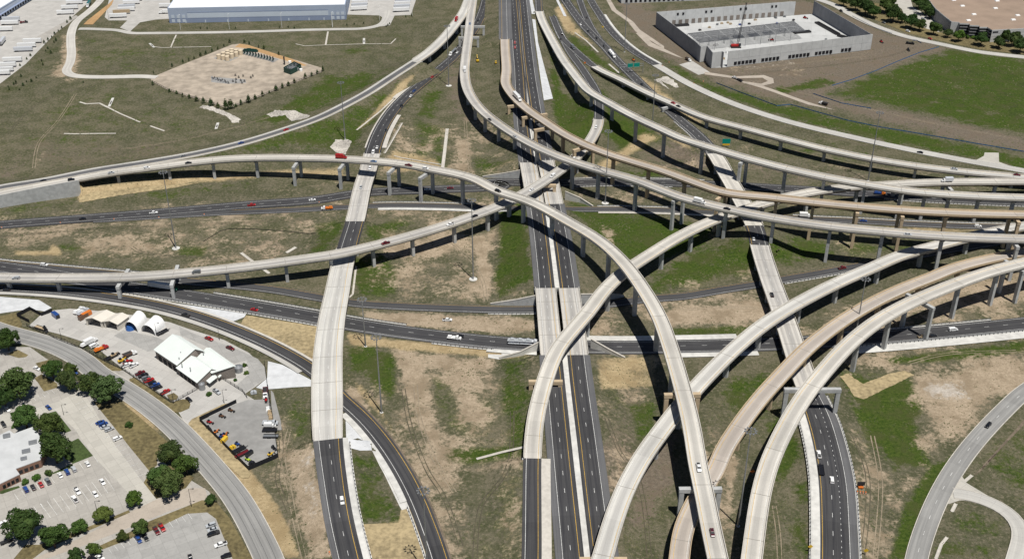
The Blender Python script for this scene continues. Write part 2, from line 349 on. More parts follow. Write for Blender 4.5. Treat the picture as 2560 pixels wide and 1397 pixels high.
path('F1', [(1226,-50,.5,11.5),(1215,0,.5,11.5),(1210,20,.5,11.5),(1196.6,54,.6,11.5),(1173,91,.7,11.5),(1142.7,134.6,1,11.5),(1105.7,168,1.4,11.5),(1058.6,205,2,11.5),(1020,237,2.8,11.8),(986,272.5,3.8,12),(951,328,5.4,12.4),(929,390,6.8,12.6)],
  [(920,427,7.2,12.8),(908.5,461,7.4,12.8),(888,552,7.5,13),(872,606,7.5,13.4),(855,668,7.5,14.2),(842,737,7.4,15),(832,785,7.3,15.4),(823,850,7.2,15.8),(818,930,7,16.4),(818,1000,6.6,16.4),(820,1102,5.8,14.6),(831,1196,4.8,13.6),(847,1297,3.6,13.2),(870,1397,2.6,13),(893,1490,2,13)])
path('ML', [(1277,-60,5.5),(1282,0,5.7),(1286.4,50,5.9),(1292,124,6.2),(1296,168,6.4),(1300,234,6.7),(1307.4,329,7.1),(1316.6,390,7.4),(1330,462,7.7),(1344.5,549,7.9),(1360.4,685,7.9),(1371,800,7.7),(1388,982,6.7),(1406,1170,5.2),(1425,1362,3.6),(1436,1480,2.8)], w=12.5)
path('MR', [(1300,-60,5.5),(1307.4,0,5.7),(1314,67,5.9),(1320.8,131,6.2),(1329,198,6.5),(1336,242,6.7),(1342,280,6.9),(1352,334,7.1),(1357,366,7.3),(1374,447,7.7),(1389,524,7.9),(1402,588,7.9),(1416.3,682,7.9),(1433,800,7.7),(1450,949,6.9),(1469.4,1095,5.8),(1491,1267,4.4),(1508,1397,3.4),(1518,1480,2.8)], w=12.5)
path('L', [(-80,488,8.5),(0,469,8.8)], pl('A1',(310,1345,9),(700,1267,9),(1050,1212,9),(1360,1160,8.8),(1800,1062,8.4),(2120,964,8),(2400,862,7.6)), pl('A2',(0,800,7.4),(200,692,7.2),(400,562,7.4),(550,465,8.2),(650,398,9.4),(760,298,10.8),(850,192,11.8),(920,92,12.3),(955,5,12.5)), [(1185,-60,12.5)], w=10.5)
path('E1', [(-120,650,.5)], pl('B1',(0,614,.5),(300,658,.5),(600,708,.5),(1000,772,.5),(1440,838,.5),(1845,905,.5),(2257,975,.5)), pl('B2',(155,1052,.5),(750,1133,.5),(1220,1180,.5),(1600,1200,.5),(2150,1212,.5)), pl('B3',(0,1205,.5),(300,1199,.5),(700,1185,.5),(1300,1152,.5),(2000,1092,.5),(2556,1036,.5)), [(2680,796,.5)], w=13.6)
path('N1', [(-120,640,.42)], pl('B1',(0,590,.42),(300,618,.42),(700,655,.42),(1100,692,.42),(1550,735,.42),(2000,778,.42),(2400,846,.42)), pl('B2',(80,880,.42),(450,906,.42),(800,920,.42),(1440,930,.42),(1900,900,.42),(2300,850,.42)), pl('B3',(0,835,.42),(300,786,.42),(550,747,.42),(750,710,.42),(1100,650,.42),(1450,585,.42),(1800,520,.42),(2200,455,.42),(2556,400,.42)), [(2680,575,.42)], w=8.6)
path('CR', [(-90,718,.6)], pl('B1',(0,770,.6),(400,792,.6),(800,837,.6),(1200,908,.6),(1500,992,.6),(1800,1104,.6),(2100,1245,.6),(2330,1385,.6)), pl('C2',(20,215,.6),(150,330,.6),(300,500,.6),(450,722,.6),(560,930,.6),(650,1150,.6),(735,1397,.6)), [(1120,1490,.6)], w=9.4)
path('N2', [(-120,572,.45)], pl('B1',(0,302,.45),(600,256,.45),(1140,214,.45),(1870,152,.45),(2400,110,.45)), pl('B2',(100,72,.45),(650,42,.45),(1200,5,.45)), pl('E6',(0,347,.45),(1210,335,.45),(1500,325,.45),(2000,325,.45),(2556,335,.45)), [(1800,462,.45),(1940,470,.45),(2080,478,.45)], pl('E7',(400,632,.45),(1000,675,.45),(1700,712,.45),(2556,742,.45)), [(2680,508,.45)], w=13.0)
path('N3', pl('B1',(700,266,.38),(1200,238,.38),(1700,210,.38),(2200,190,.38)), pl('B2',(0,172,.38),(300,158,.38),(700,160,.38),(1200,178,.38),(1700,186,.38),(2200,188,.38)), [(1800,532,.38),(1900,538,.38),(2003,546,.38)], pl('E7',(0,1020,.38),(1000,1072,.38),(1900,1102,.38),(2556,1112,.38)), [(2680,570,.38)], w=8.4)
path('RF', [(1468,-45,.5),(1477,0,.5),(1496,32,.5),(1530,80,.5),(1558,108,.5),(1592,134,.5),(1642,163,.5)], pl('A3',(100,640,.5),(400,772,.5),(800,902,.5),(1250,1012,.5),(1750,1120,.5),(2200,1206,.5),(2556,1268,.5)), [(2680,452,.5)], w=9.0)
path('RM', [(1438,-45,.46),(1449,0,.46),(1465,42,.46),(1480,72,.46),(1497,97,.46)], w=8.0)
path('LR', [(-70,800,.4)], pl('B1',(0,1085,.4),(400,1200,.4),(640,1330,.4)), pl('C1',(700,0,.4),(900,122,.4),(1100,255,.4),(1280,402,.4),(1440,565,.4),(1600,745,.4),(1750,930,.4),(1870,1130,.4),(1950,1290,.4),(2000,1397,.4)), [(700,1490,.4)], w=12.0)
path('RR', [(2640,930,.4)], pl('C3',(2556,155,.4),(2400,300,.4),(2265,440,.4),(2130,600,.4),(2000,790,.4),(1900,980,.4),(1830,1150,.4),(1780,1300,.4),(1755,1397,.4)), [(2280,1480,.4)], w=9.6)
path('RS', pl('C3',(2030,905,.38),(2140,915,.38),(2250,950,.38),(2380,1005,.38),(2480,1080,.38),(2535,1170,.38),(2525,1290,.38),(2490,1397,.38)), [(2520,1480,.38)], w=7.0)
path('AC', pl('D1',(1560,-130,.4),(1480,20,.4),(1330,165,.4),(1130,330,.4),(1062,480,.4),(1052,650,.4),(1062,800,.4),(1035,950,.4),(985,1060,.4),(1080,1125,.4),(1300,1142,.4),(1700,1143,.4),(2150,1136,.4),(2330,1150,.4)), w=8.5)
path('WR', pl('D1',(1170,430,.36),(1280,428,.36),(1500,437,.36),(1750,450,.36),(1950,495,.36)), pl('A1',(1100,247,.36),(1500,243,.36),(2000,232,.36)), pl('D2',(700,447,.36),(1200,436,.36),(1650,420,.36),(1830,380,.36),(1920,290,.36),(1960,150,.36)), w=7.0)
path('DR', pl('E3',(-1300,-350,.4),(-700,-70,.4),(-260,80,.4),(0,225,.4),(400,410,.4),(800,545,.4),(1300,655,.4),(1900,775,.4),(2556,850,.4)), [(2680,155,.4)], w=9.0)

# ================= terrain: fills under raised roads, cuts where roads run low
def axis(a, b, step, far):
    c = list(np.arange(a, b+step*.5, step)); d = step
    lo = []; x = a
    while x > -far: d *= 1.35; x -= d; lo.append(x)
    d = step; hi = []; x = c[-1]
    while x < far: d *= 1.35; x += d; hi.append(x)
    return np.array(lo[::-1]+c+hi)
GX = axis(-640, 640, 2.5, 9000); GY = axis(270, 1290, 2.5, 11000)
XX, YY = np.meshgrid(GX, GY); HZ = np.zeros_like(XX)
def rng_of(p, a, b):
    if p in [PT.get(k) for k in ('ML', 'MR', 'F1', 'F8')]: a, b = b, a
    q0 = 0 if a is None else p.s_of(*a); q1 = p.s[-1] if b is None else p.s_of(*b)
    return min(q0, q1), max(q0, q1)
def near(p, a, b, reach):
    q, P, n, w = p.span(a, b, 7.0)
    ix = np.where((GX > P[:, 0].min()-reach) & (GX < P[:, 0].max()+reach))[0]; iy = np.where((GY > P[:, 1].min()-reach) & (GY < P[:, 1].max()+reach))[0]
    sl = np.ix_(iy, ix); X = XX[sl]; Y = YY[sl]
    best = np.full(X.shape, 1e9); d = np.zeros(X.shape); z = np.zeros(X.shape); hw = np.zeros(X.shape); out = np.zeros(X.shape)
    t = np.c_[-n[:, 1], n[:, 0]]
    for i in range(len(P)):
        dx = X-P[i, 0]; dy = Y-P[i, 1]; r = dx*dx+dy*dy; k = r < best
        best[k] = r[k]; lat = np.abs(dx*n[i, 0]+dy*n[i, 1]); d[k] = lat[k]
        al = dx*t[i, 0]+dy*t[i, 1]
        g = 0.0 if i in (0, len(P)-1) else (P[i+1, 2]-P[i-1, 2])/max(q[i+1]-q[i-1], .1)
        z[k] = (P[i, 2]+g*np.clip(al, -4, 4))[k]; hw[k] = w[i]/2
        e = np.zeros(X.shape)
        if i == 0: e = np.maximum(0, -al)
        if i == len(P)-1: e = np.maximum(0, al)
        out[k] = e[k]
    return sl, best, d, z, hw, out
def fill(name, a, b, extra=1.5, slope=0.33):
    global HZ
    p = PT[name]; q0, q1 = rng_of(p, a, b); sl, best, d, z, hw, out = near(p, q0, q1, 45)
    h = z-.35-np.maximum(0, np.sqrt(np.maximum(best-out**2, 0))*0+d-hw-extra)*slope
    h = np.where(out > 1.6, -9, h); HZ[sl] = np.maximum(HZ[sl], h)
def cut(name, a=None, b=None, extra=2.0, slope=0.8):
    p = PT[name]; q0, q1 = rng_of(p, a, b); sl, best, d, z, hw, out = near(p, q0, q1, 30)
    h = z-.35+np.maximum(0, d-hw-extra)*slope; h = np.where(out > 1.6, 99, h)
    HZ[sl] = np.minimum(HZ[sl], h)
for nm in ('ML', 'MR'):
    fill(nm, None, (1320, 405) if nm == 'ML' else (1362, 402)); fill(nm, (1338, 512) if nm == 'ML' else (1387, 510), (1364, 718) if nm == 'ML' else (1421, 718)); fill(nm, (1380, 888) if nm == 'ML' else (1443, 888), None)
fill('F1', None, (930, 386)); fill('F1', (888, 553), (868, 624)); fill('F1', (820, 1104), None)
fill('F8', None, (1782, 382)); fill('F8', (1884, 562), (1897, 612)); fill('F8', (2022, 965), None)
fill('L', None, (1040, 152)); fill('F2', None, (190, 449), extra=0.2, slope=4)
fill('F3', (1497, 297), None); fill('F9', None, (1331, 1146)); fill('F5', None, (1262, 99)); fill('F6', None, (1347, 28)); fill('F7', None, (1486, 167))
def keep_low(name, a, b, reach=45, off=.3):
    """ground in front of a retaining wall stays at the foot of it"""
    p = PT[name]; q0, q1 = rng_of(p, a, b); q, P, n, w = p.span(q0, q1, 5.0)
    ix = np.where((GX > P[:, 0].min()-3) & (GX < P[:, 0].max()+1))[0]; iy = np.where((GY > P[:, 1].min()-reach) & (GY < P[:, 1].max()+3))[0]
    sl = np.ix_(iy, ix); X = XX[sl]; Y = YY[sl]; best = np.full(X.shape, 1e9); sd = np.zeros(X.shape)
    for i in range(len(P)):
        dx = X-P[i, 0]; dy = Y-P[i, 1]; r = dx*dx+dy*dy; k = r < best; best[k] = r[k]; sd[k] = (dx*n[i, 0]+dy*n[i, 1]-w[i]/2)[k]
    h = HZ[sl]; h[sd > off] = np.minimum(h, .1)[sd > off]; HZ[sl] = h
keep_low('F2', None, (196, 448), off=-2.6)
FREE = np.ones(XX.shape, bool)     # where weeds may grow
for nm in ('E1', 'N1', 'N2', 'CR', 'N3', 'LR', 'RR', 'RF'): cut(nm)
for nm in PT:
    sl_, best_, d_, z_, hw_, out_ = near(PT[nm], 0, PT[nm].s[-1], 20)
    k_ = (d_ < hw_+4) & (out_ < 3) & (np.abs(HZ[sl_]-z_) < 2.5); f_ = FREE[sl_]; f_[k_] = False; FREE[sl_] = f_
# the filled lanes of the cuts stay open where walls stand; gentle unevenness elsewhere
HZ += 0.10*np.sin(XX*.043+np.sin(YY*.031)*2)*np.cos(YY*.037+XX*.011)
HZ = np.where((np.abs(XX) > 900) | (YY > 1600), np.minimum(HZ, 0.3), HZ)
def gz(x, y):
    i = int(np.clip(np.searchsorted(GX, x)-1, 0, len(GX)-2)); j = int(np.clip(np.searchsorted(GY, y)-1, 0, len(GY)-2))
    u = (x-GX[i])/(GX[i+1]-GX[i]); v = (y-GY[j])/(GY[j+1]-GY[j])
    return float((1-u)*(1-v)*HZ[j, i]+u*(1-v)*HZ[j, i+1]+(1-u)*v*HZ[j+1, i]+u*v*HZ[j+1, i+1])
def gp(u, v, dz=0.0):
    z = 0.0
    for _ in range(8):
        q = at(u, v, z+dz); z = 0.5*z+0.5*gz(q.x, q.y)
    q = at(u, v, z+dz); return Vector((q.x, q.y, gz(q.x, q.y)+dz))
def g6(t, x, y, dz=0.0): return gp(*px(t, x, y), dz)

# ================= ground colours: regions traced in the photograph, kept as soft masks on the ground mesh
PU, PV = proj(np.stack([XX, YY, HZ], -1))
MASK = {k: np.zeros(XX.shape) for k in ('green', 'dirt', 'straw', 'soil', 'pale', 'dark', 'broad')}
def region(kind, amount, soft, pts):
    soft = soft*1.7+3
    pts = np.array(pts, float); lo = pts.min(0)-soft*1.5; hi = pts.max(0)+soft*1.5
    k = (PU > lo[0]) & (PU < hi[0]) & (PV > lo[1]) & (PV < hi[1]) & (YY > 0)
    if not k.any(): return
    u = PU[k]; v = PV[k]; d = np.full(u.shape, 1e9); ins = np.zeros(u.shape, bool); m = len(pts)
    for i in range(m):
        a = pts[i]; b = pts[(i+1) % m]; e = b-a; t = np.clip(((u-a[0])*e[0]+(v-a[1])*e[1])/max(e@e, 1e-6), 0, 1)
        d = np.minimum(d, np.hypot(u-a[0]-t*e[0], v-a[1]-t*e[1]))
        c = (a[1] > v) != (b[1] > v); ins ^= c & (u < e[0]*(v-a[1])/(e[1] if abs(e[1]) > 1e-9 else 1e-9)+a[0])
    sd = np.where(ins, d, -d); MASK[kind][k] = np.maximum(MASK[kind][k], amount*np.clip(.5+sd/(2*soft), 0, 1))
R = region
R('green', .75, 10, [(520,388),(700,335),(860,285),(1028,190),(985,235),(940,300),(885,375),(740,372)])
R('green', 1, 6, [(1372,100),(1392,180),(1405,235),(1470,262),(1505,320),(1480,395),(1425,350),(1388,300),(1378,200)])
R('green', .9, 8, [(1440,175),(1520,240),(1600,300),(1660,350),(1560,385),(1505,330),(1510,250),(1490,225)])
R('green', .95, 8, [(1245,525),(1312,500),(1332,700),(1250,745),(1235,700),(1250,610)])
R('green', .95, 8, [(1420,500),(1560,535),(1700,555),(1800,570),(1740,625),(1660,655),(1560,650),(1480,590)])
R('dirt', .8, 6, [(1500,560),(1530,575),(1540,620),(1515,610)])
R('green', .85, 12, [(1600,705),(1720,630),(1880,590),(1900,680),(1760,715),(1640,735)])
R('green', .8, 12, [(1900,590),(2060,600),(2100,640),(2000,655),(1930,650)])
R('green', .6, 14, [(2080,590),(2330,600),(2300,640),(2120,650)])
R('green', .75, 12, [(1250,895),(1315,890),(1330,1010),(1312,1140),(1270,1120),(1245,1000)])
R('green', .9, 10, [(865,870),(930,860),(1000,880),(985,1010),(930,960),(880,930)])
R('green', .6, 14, [(1075,935),(1150,930),(1245,1000),(1235,1110),(1120,1080),(1075,1010)])
R('green', .8, 8, [(1110,1120),(1280,1110),(1300,1140),(1180,1165),(1120,1150)])
R('green', .45, 20, [(1160,1180),(1330,1150),(1300,1397),(1180,1397)])
R('green', 1, 14, [(2100,930),(2280,945),(2310,1010),(2290,1100),(2330,1160),(2240,1180),(2170,1110),(2130,1010)])
R('green', .95, 8, [(2410,1120),(2370,1190),(2320,1290),(2300,1397),(2225,1397),(2260,1260),(2330,1160)])
R('green', .85, 8, [(2065,235),(2200,180),(2385,122),(2600,150),(2600,345),(2500,325),(2300,285),(2180,262)])
R('dark', .38, 20, [(2100,225),(2390,128),(2600,155),(2600,335),(2480,315),(2250,268)])
R('dark', .35, 40, [(2300,160),(2560,170),(2560,300),(2380,290),(2290,230)])
R('green', .95, 5, [(1660,150),(1760,205),(1950,262),(2200,318),(2560,392),(2600,430),(2440,398),(2290,368),(2120,330),(1960,292),(1830,248),(1720,200)])
R('green', 1, 4, [(1935,222),(2060,196),(2085,208),(1960,235)])
R('green', .9, 5, [(2220,895),(2320,882),(2560,850),(2600,860),(2600,880),(2330,905),(2225,910)])
R('green', .9, 5, [(1680,820),(1900,812),(1905,832),(1680,842)])
R('green', .75, 8, [(635,300),(830,182),(1000,172),(900,230),(690,320)])
R('green', .34, 26, [(200,85),(330,85),(700,95),(1010,85),(1000,175),(780,170),(560,110),(400,180),(215,180)])
R('green', .32, 34, [(60,230),(360,200),(560,300),(500,380),(120,420),(20,380)])
R('green', .6, 8, [(330,478),(480,465),(640,450),(660,462),(480,490),(330,500)])
R('green', .55, 8, [(0,520),(190,498),(192,508),(0,545)])
R('green', .8, 8, [(790,560),(860,545),(850,600),(800,640),(760,640),(790,600)])
R('green', .7, 8, [(910,560),(985,545),(1060,555),(1000,580),(940,610),(905,600)])
R('green', .8, 8, [(880,650),(960,630),(1000,680),(990,740),(900,750),(885,700)])
R('green', .6, 8, [(1040,600),(1150,560),(1180,600),(1100,640)])
R('green', .8, 7, [(140,605),(240,610),(235,635),(150,625)])
R('green', .8, 7, [(440,618),(520,615),(510,645),(450,640)])
R('green', .7, 10, [(1035,290),(1110,320),(1120,420),(1050,430),(1040,380)])
R('green', .75, 10, [(1170,390),(1280,400),(1230,430),(1180,430)])
R('green', .8, 10, [(1060,210),(1110,225),(1080,300),(1040,290)])
R('green', .9, 6, [(1420,80),(1470,120),(1560,190),(1640,265),(1600,250),(1500,170),(1430,120)])
R('green', .8, 8, [(1560,1010),(1640,1000),(1650,1090),(1590,1110)])
R('green', .7, 8, [(1490,920),(1560,1010),(1530,1010)])
R('green', .75, 14, [(1830,930),(1960,930),(1930,1010),(1870,1060),(1800,1010)])
R('green', .8, 12, [(1930,1060),(1990,1030),(2000,1150),(1960,1200),(1900,1180)])
R('green', .65, 14, [(1990,1200),(2020,1200),(2030,1397),(1960,1397)])
R('green', .5, 14, [(2420,1160),(2560,1040),(2600,1250),(2500,1200)])
R('green', .5, 10, [(2390,1260),(2520,1290),(2480,1397),(2330,1397)])
R('green', .6, 10, [(700,1000),(780,980),(782,1100),(730,1110)])
R('green', .5, 10, [(875,1130),(950,1140),(1000,1300),(900,1310)])
R('green', .6, 6, [(560,800),(640,790),(600,820)])
R('green', .55, 14, [(2020,350),(2180,380),(2100,410),(1900,375)])
R('dirt', .95, 14, [(985,870),(1060,900),(1085,1000),(1110,1140),(1050,1090),(1005,1000)])
R('dirt', .75, 18, [(1090,910),(1200,920),(1240,1040),(1220,1110),(1130,1050)])
R('dirt', .9, 6, [(940,775),(1120,786),(1340,795),(1340,826),(1200,835),(1020,815),(890,790)])
R('dirt', .95, 8, [(1590,790),(1700,765),(1900,742),(1930,800),(1760,812),(1640,818)])
R('dirt', .9, 16, [(2280,930),(2400,915),(2600,865),(2600,960),(2470,1010),(2390,1080),(2330,1050),(2285,1000)])
R('pale', .55, 16, [(2310,945),(2390,935),(2420,990),(2360,1020),(2310,990)])
R('dirt', .95, 5, [(1180,590),(1218,585),(1226,750),(1205,756),(1195,680)])
R('dirt', .75, 14, [(960,590),(1180,560),(1190,640),(1060,660),(960,650)])
R('dirt', .78, 20, [(2000,830),(2230,735),(2420,690),(2600,665),(2600,780),(2300,800),(2100,860)])
R('soil', .95, 8, [(1540,-20),(1640,30),(2010,0),(2200,70),(2385,122),(2200,180),(2065,235),(2180,262),(2300,285),(2560,345),(2600,395),(2400,350),(2150,290),(1950,250),(1760,195),(1660,145),(1600,100),(1555,40)])
R('dirt', .28, 16, [(1780,165),(2180,120),(2250,130),(2060,180),(1900,215),(1820,200)])
R('pale', .5, 8, [(1860,168),(1990,150),(2000,162),(1880,180)])
R('dirt', .9, 6, [(716,1135),(785,1112),(800,1200),(822,1300),(842,1397),(765,1397),(745,1260)])
R('pale', .5, 8, [(740,1150),(785,1120),(815,1300),(775,1300)])
R('dirt', .95, 6, [(862,940),(960,1060),(1020,1140),(1075,1260),(1155,1397),(1105,1397),(1075,1320),(1030,1190),(960,1080),(868,985)])
R('straw', .9, 5, [(862,930),(900,960),(960,1030),(990,1090),(930,1020)])
R('straw', .85, 6, [(985,375),(1090,395),(1105,420),(1010,430),(960,420)])
R('dirt', .8, 12, [(1130,330),(1180,340),(1185,440),(1140,440)])
R('dirt', .6, 8, [(1060,330),(1095,330),(1095,410),(1050,410)])
R('soil', .6, 14, [(1110,150),(1150,160),(1200,240),(1230,330),(1180,330),(1120,260),(1100,220)])
R('dirt', .65, 6, [(0,575),(180,560),(330,545),(330,560),(160,582),(0,595)])
R('dirt', .6, 8, [(160,590),(325,580),(300,620),(220,650),(200,630)])
R('straw', .85, 3, [(30,625),(120,625),(130,605),(150,620),(158,640),(130,640),(40,640)])
R('dirt', .5, 20, [(0,540),(300,520),(800,500),(860,520),(700,560),(400,570),(0,600)])
R('soil', .5, 20, [(560,590),(700,580),(760,600),(700,650),(600,640)])
R('straw', .9, 4, [(195,468),(400,446),(560,435),(640,432),(640,446),(470,460),(300,478),(195,506)])
R('straw', .8, 8, [(640,425),(860,415),(870,450),(700,445)])
R('straw', .95, 4, [(590,806),(640,800),(830,832),(790,912),(700,874),(625,836)])
R('straw', .9, 4, [(862,830),(1000,850),(1180,868),(1340,882),(1270,896),(1060,880),(880,862)])
R('straw', .95, 3, [(905,1312),(1000,1306),(1003,1272),(1032,1272),(1064,1380),(1072,1420),(920,1420)])
R('straw', .6, 4, [(1486,892),(1640,886),(1648,972),(1500,978)])
R('straw', .85, 6, [(1455,450),(1500,405),(1560,372),(1610,330),(1650,345),(1590,378),(1540,410),(1490,455)])
R('straw', .9, 5, [(1640,330),(1700,335),(1740,380),(1710,365)])
R('straw', .85, 4, [(470,1068),(500,1042),(625,1172),(700,1262),(760,1397),(705,1397),(655,1300),(565,1190)])
R('straw', .9, 4, [(1385,25),(1405,10),(1435,60),(1480,110),(1440,90),(1415,85)])
R('straw', .8, 6, [(1570,170),(1640,210),(1760,310),(1720,300),(1640,240)])
R('straw', .7, 6, [(2100,560),(2560,575),(2560,590),(2200,580)])
R('straw', .5, 8, [(1900,478),(2120,520),(2300,540),(2140,540),(1950,520)])
R('dirt', .5, 8, [(1430,465),(1700,478),(1700,505),(1430,500)])
R('straw', .55, 4, [(900,440),(990,470),(1200,470),(1310,462),(1310,478),(1000,490)])
R('green', .8, 8, [(1650,425),(1750,432),(1740,448),(1600,445),(1560,430)])
R('soil', .6, 8, [(1000,170),(1040,185),(930,290),(870,340),(900,300)])
R('straw', .8, 4, [(1010,195),(1048,178),(1000,240),(900,325),(895,320)])
R('soil', .5, 16, [(700,290),(840,250),(980,180),(1010,150),(860,200),(700,270)])
R('dirt', .7, 6, [(155,88),(190,80),(200,140),(195,180),(215,190),(170,200),(120,190),(155,150)])
R('dark', .6, 14, [(0,260),(120,150),(220,60),(260,0),(235,0),(140,110),(0,230)])
R('dark', .4, 18, [(560,110),(1000,140),(900,165),(620,150)])
R('dirt', .6, 4, [(80,400),(110,380),(100,420),(130,440),(80,440)])
R('soil', .6, 10, [(1480,1130),(1570,980),(1620,1000),(1600,1120),(1520,1300)])
R('soil', .7, 10, [(1600,1120),(1700,1060),(1690,1200),(1600,1330),(1560,1300)])
R('dirt', .8, 6, [(1820,1130),(1850,1130),(1830,1260),(1810,1300)])
R('dirt', .6, 10, [(1760,1040),(1780,1060),(1800,1120),(1770,1100)])
R('dirt', .5, 10, [(1830,1310),(1850,1330),(1840,1397),(1815,1397)])
R('straw', .7, 8, [(400,1005),(300,985),(330,1060),(420,1100),(400,1060)])

R('dirt', .45, 24, [(930,640),(1200,600),(1225,750),(900,742)])
R('dirt', .85, 8, [(960,862),(1100,880),(1240,895),(1245,930),(1080,925),(985,900)])
R('dirt', .4, 20, [(1110,960),(1260,930),(1300,1100),(1150,1100)])
R('dirt', .5, 14, [(1640,690),(1720,700),(1880,680),(1890,700),(1700,740)])
R('soil', .5, 30, [(0,440),(80,300),(200,330),(420,330),(480,390),(200,430)])
R('soil', .45, 30, [(560,120),(900,110),(1000,160),(860,175),(620,170)])
R('dirt', .45, 18, [(1640,380),(1740,390),(1760,440),(1650,430)])
R('soil', .7, 14, [(1560,390),(1700,350),(1780,400),(1760,440),(1600,420)])
R('soil', .6, 16, [(1860,400),(2200,440),(2180,470),(1900,440)])
R('dirt', .4, 12, [(640,470),(860,455),(860,480),(650,495)])

for a_, p_ in ((.52, [(860,860),(1330,880),(1310,1397),(1100,1397),(960,1060)]), (.45, [(1480,880),(1680,880),(1620,1100),(1520,1300),(1490,1000)]), (.48, [(2000,820),(2560,690),(2600,950),(2350,1150),(2250,1397),(2140,1397),(2130,1000)]),
  (.42, [(0,545),(860,490),(860,640),(600,690),(0,640)]), (.45, [(890,500),(1320,480),(1330,760),(890,760)]), (.42, [(980,300),(1290,300),(1290,450),(940,450)]), (.5, [(1440,740),(1900,700),(1980,850),(1460,850)]), (.4, [(2060,580),(2560,590),(2560,640),(2100,680)]),
  (.25, [(1640,230),(1800,320),(2560,470),(2560,500),(1900,440),(1700,380)]), (.1, [(200,60),(560,120),(1000,120),(860,330),(450,400),(60,420),(60,240)]), (.5, [(700,990),(780,980),(840,1397),(690,1397),(640,1250)]), (.4, [(1760,1030),(1850,1120),(1830,1397),(1720,1300)])):
    region('broad', a_, 16, p_)
MASK['dirt'] = np.maximum(MASK['dirt'], MASK['broad']*(1-.85*np.clip(MASK['green'], 0, 1)))
# ---------------- ground sheet
def ground_mat():
    m, n, l, b = _mat('ground')
    b.inputs['Roughness'].default_value = 1.0; b.inputs['Specular IOR Level'].default_value = 0.05
    g = N(n, 'ShaderNodeNewGeometry'); pos = g.outputs['Position']
    big = noise_n(n, l, 0.012, 4, pos); mid = noise_n(n, l, 0.07, 5, pos, .65); fine = noise_n(n, l, 0.55, 5, pos, .7); tiny = noise_n(n, l, 1.6, 3, pos, .7)
    c = mix_n(n, l, ramp_n(n, l, mid, .38, .62), (0.082, 0.084, 0.046), (0.142, 0.128, 0.086))
    c = mix_n(n, l, ramp_n(n, l, big, .40, .62), c, mix_n(n, l, ramp_n(n, l, mid, .4, .6), (0.074, 0.077, 0.043), (0.118, 0.110, 0.074)))
    c = mix_n(n, l, math_n(n, l, 'MULTIPLY', ramp_n(n, l, fine, .50, .66), .8), c, (0.205, 0.175, 0.125))
    c = mix_n(n, l, math_n(n, l, 'MULTIPLY', ramp_n(n, l, fine, .47, .34), .85), c, (0.054, 0.060, 0.030))
    c = mix_n(n, l, math_n(n, l, 'MULTIPLY', ramp_n(n, l, tiny, .5, .36), .4), c, (0.046, 0.048, 0.026))
    a1 = N(n, 'ShaderNodeAttribute', attribute_name='cover'); a2 = N(n, 'ShaderNodeAttribute', attribute_name='bare')
    s1 = N(n, 'ShaderNodeSeparateColor'); l.new(a1.outputs['Color'], s1.inputs[0]); s2 = N(n, 'ShaderNodeSeparateColor'); l.new(a2.outputs['Color'], s2.inputs[0])
    mp = N(n, 'ShaderNodeMapping'); mp.inputs['Location'].default_value = (311, 97, 13); l.new(pos, mp.inputs['Vector'])
    mid2 = noise_n(n, l, .05, 5, mp.outputs[0], .68); fine2 = noise_n(n, l, .42, 4, mp.outputs[0], .7)
    j = math_n(n, l, 'ADD', math_n(n, l, 'MULTIPLY', mid2, .6), math_n(n, l, 'MULTIPLY', fine2, .4))
    def layer(c, mask, cols, k=3.2):
        f = math_n(n, l, 'ADD', mask, math_n(n, l, 'MULTIPLY', math_n(n, l, 'SUBTRACT', j, .5), k))
        f = math_n(n, l, 'MULTIPLY', ramp_n(n, l, f, .30, .72), ramp_n(n, l, mask, 0.02, .25))
        cc = mix_n(n, l, ramp_n(n, l, fine, .36, .64), cols[0], cols[1]); cc = mix_n(n, l, ramp_n(n, l, mid, .42, .66), cc, cols[2])
        cc = mix_n(n, l, math_n(n, l, 'MULTIPLY', ramp_n(n, l, tiny, .5, .34), .4), cc, tuple(v*.55 for v in cols[0]))
        return mix_n(n, l, f, c, cc)
    c = layer(c, s2.outputs[0], [(0.118, 0.100, 0.078), (0.190, 0.158, 0.122), (0.155, 0.124, 0.092)])       # soil
    c = layer(c, s1.outputs[0], [(0.032, 0.058, 0.010), (0.070, 0.098, 0.020), (0.066, 0.076, 0.026)])       # green
    c = layer(c, s2.outputs[2], [(0.034, 0.050, 0.016), (0.055, 0.068, 0.024), (0.07, 0.07, 0.032)], 2)       # dark grass
    c = layer(c, s1.outputs[1], [(0.315, 0.250, 0.176), (0.425, 0.342, 0.248), (0.255, 0.200, 0.136)])       # bare dirt
    c = layer(c, s1.outputs[2], [(0.340, 0.262, 0.150), (0.460, 0.360, 0.215), (0.300, 0.225, 0.125)], 1.4)  # straw
    c = layer(c, s2.outputs[1], [(0.40, 0.36, 0.31), (0.52, 0.47, 0.41), (0.36, 0.31, 0.25)])                # pale
    l.new(c, b.inputs['Base Color'])
    bp = N(n, 'ShaderNodeBump'); bp.inputs['Strength'].default_value = .9; bp.inputs['Distance'].default_value = .6
    l.new(math_n(n, l, 'ADD', fine, math_n(n, l, 'MULTIPLY', tiny, .6)), bp.inputs['Height']); l.new(bp.outputs[0], b.inputs['Normal'])
    return m
ground_mat()
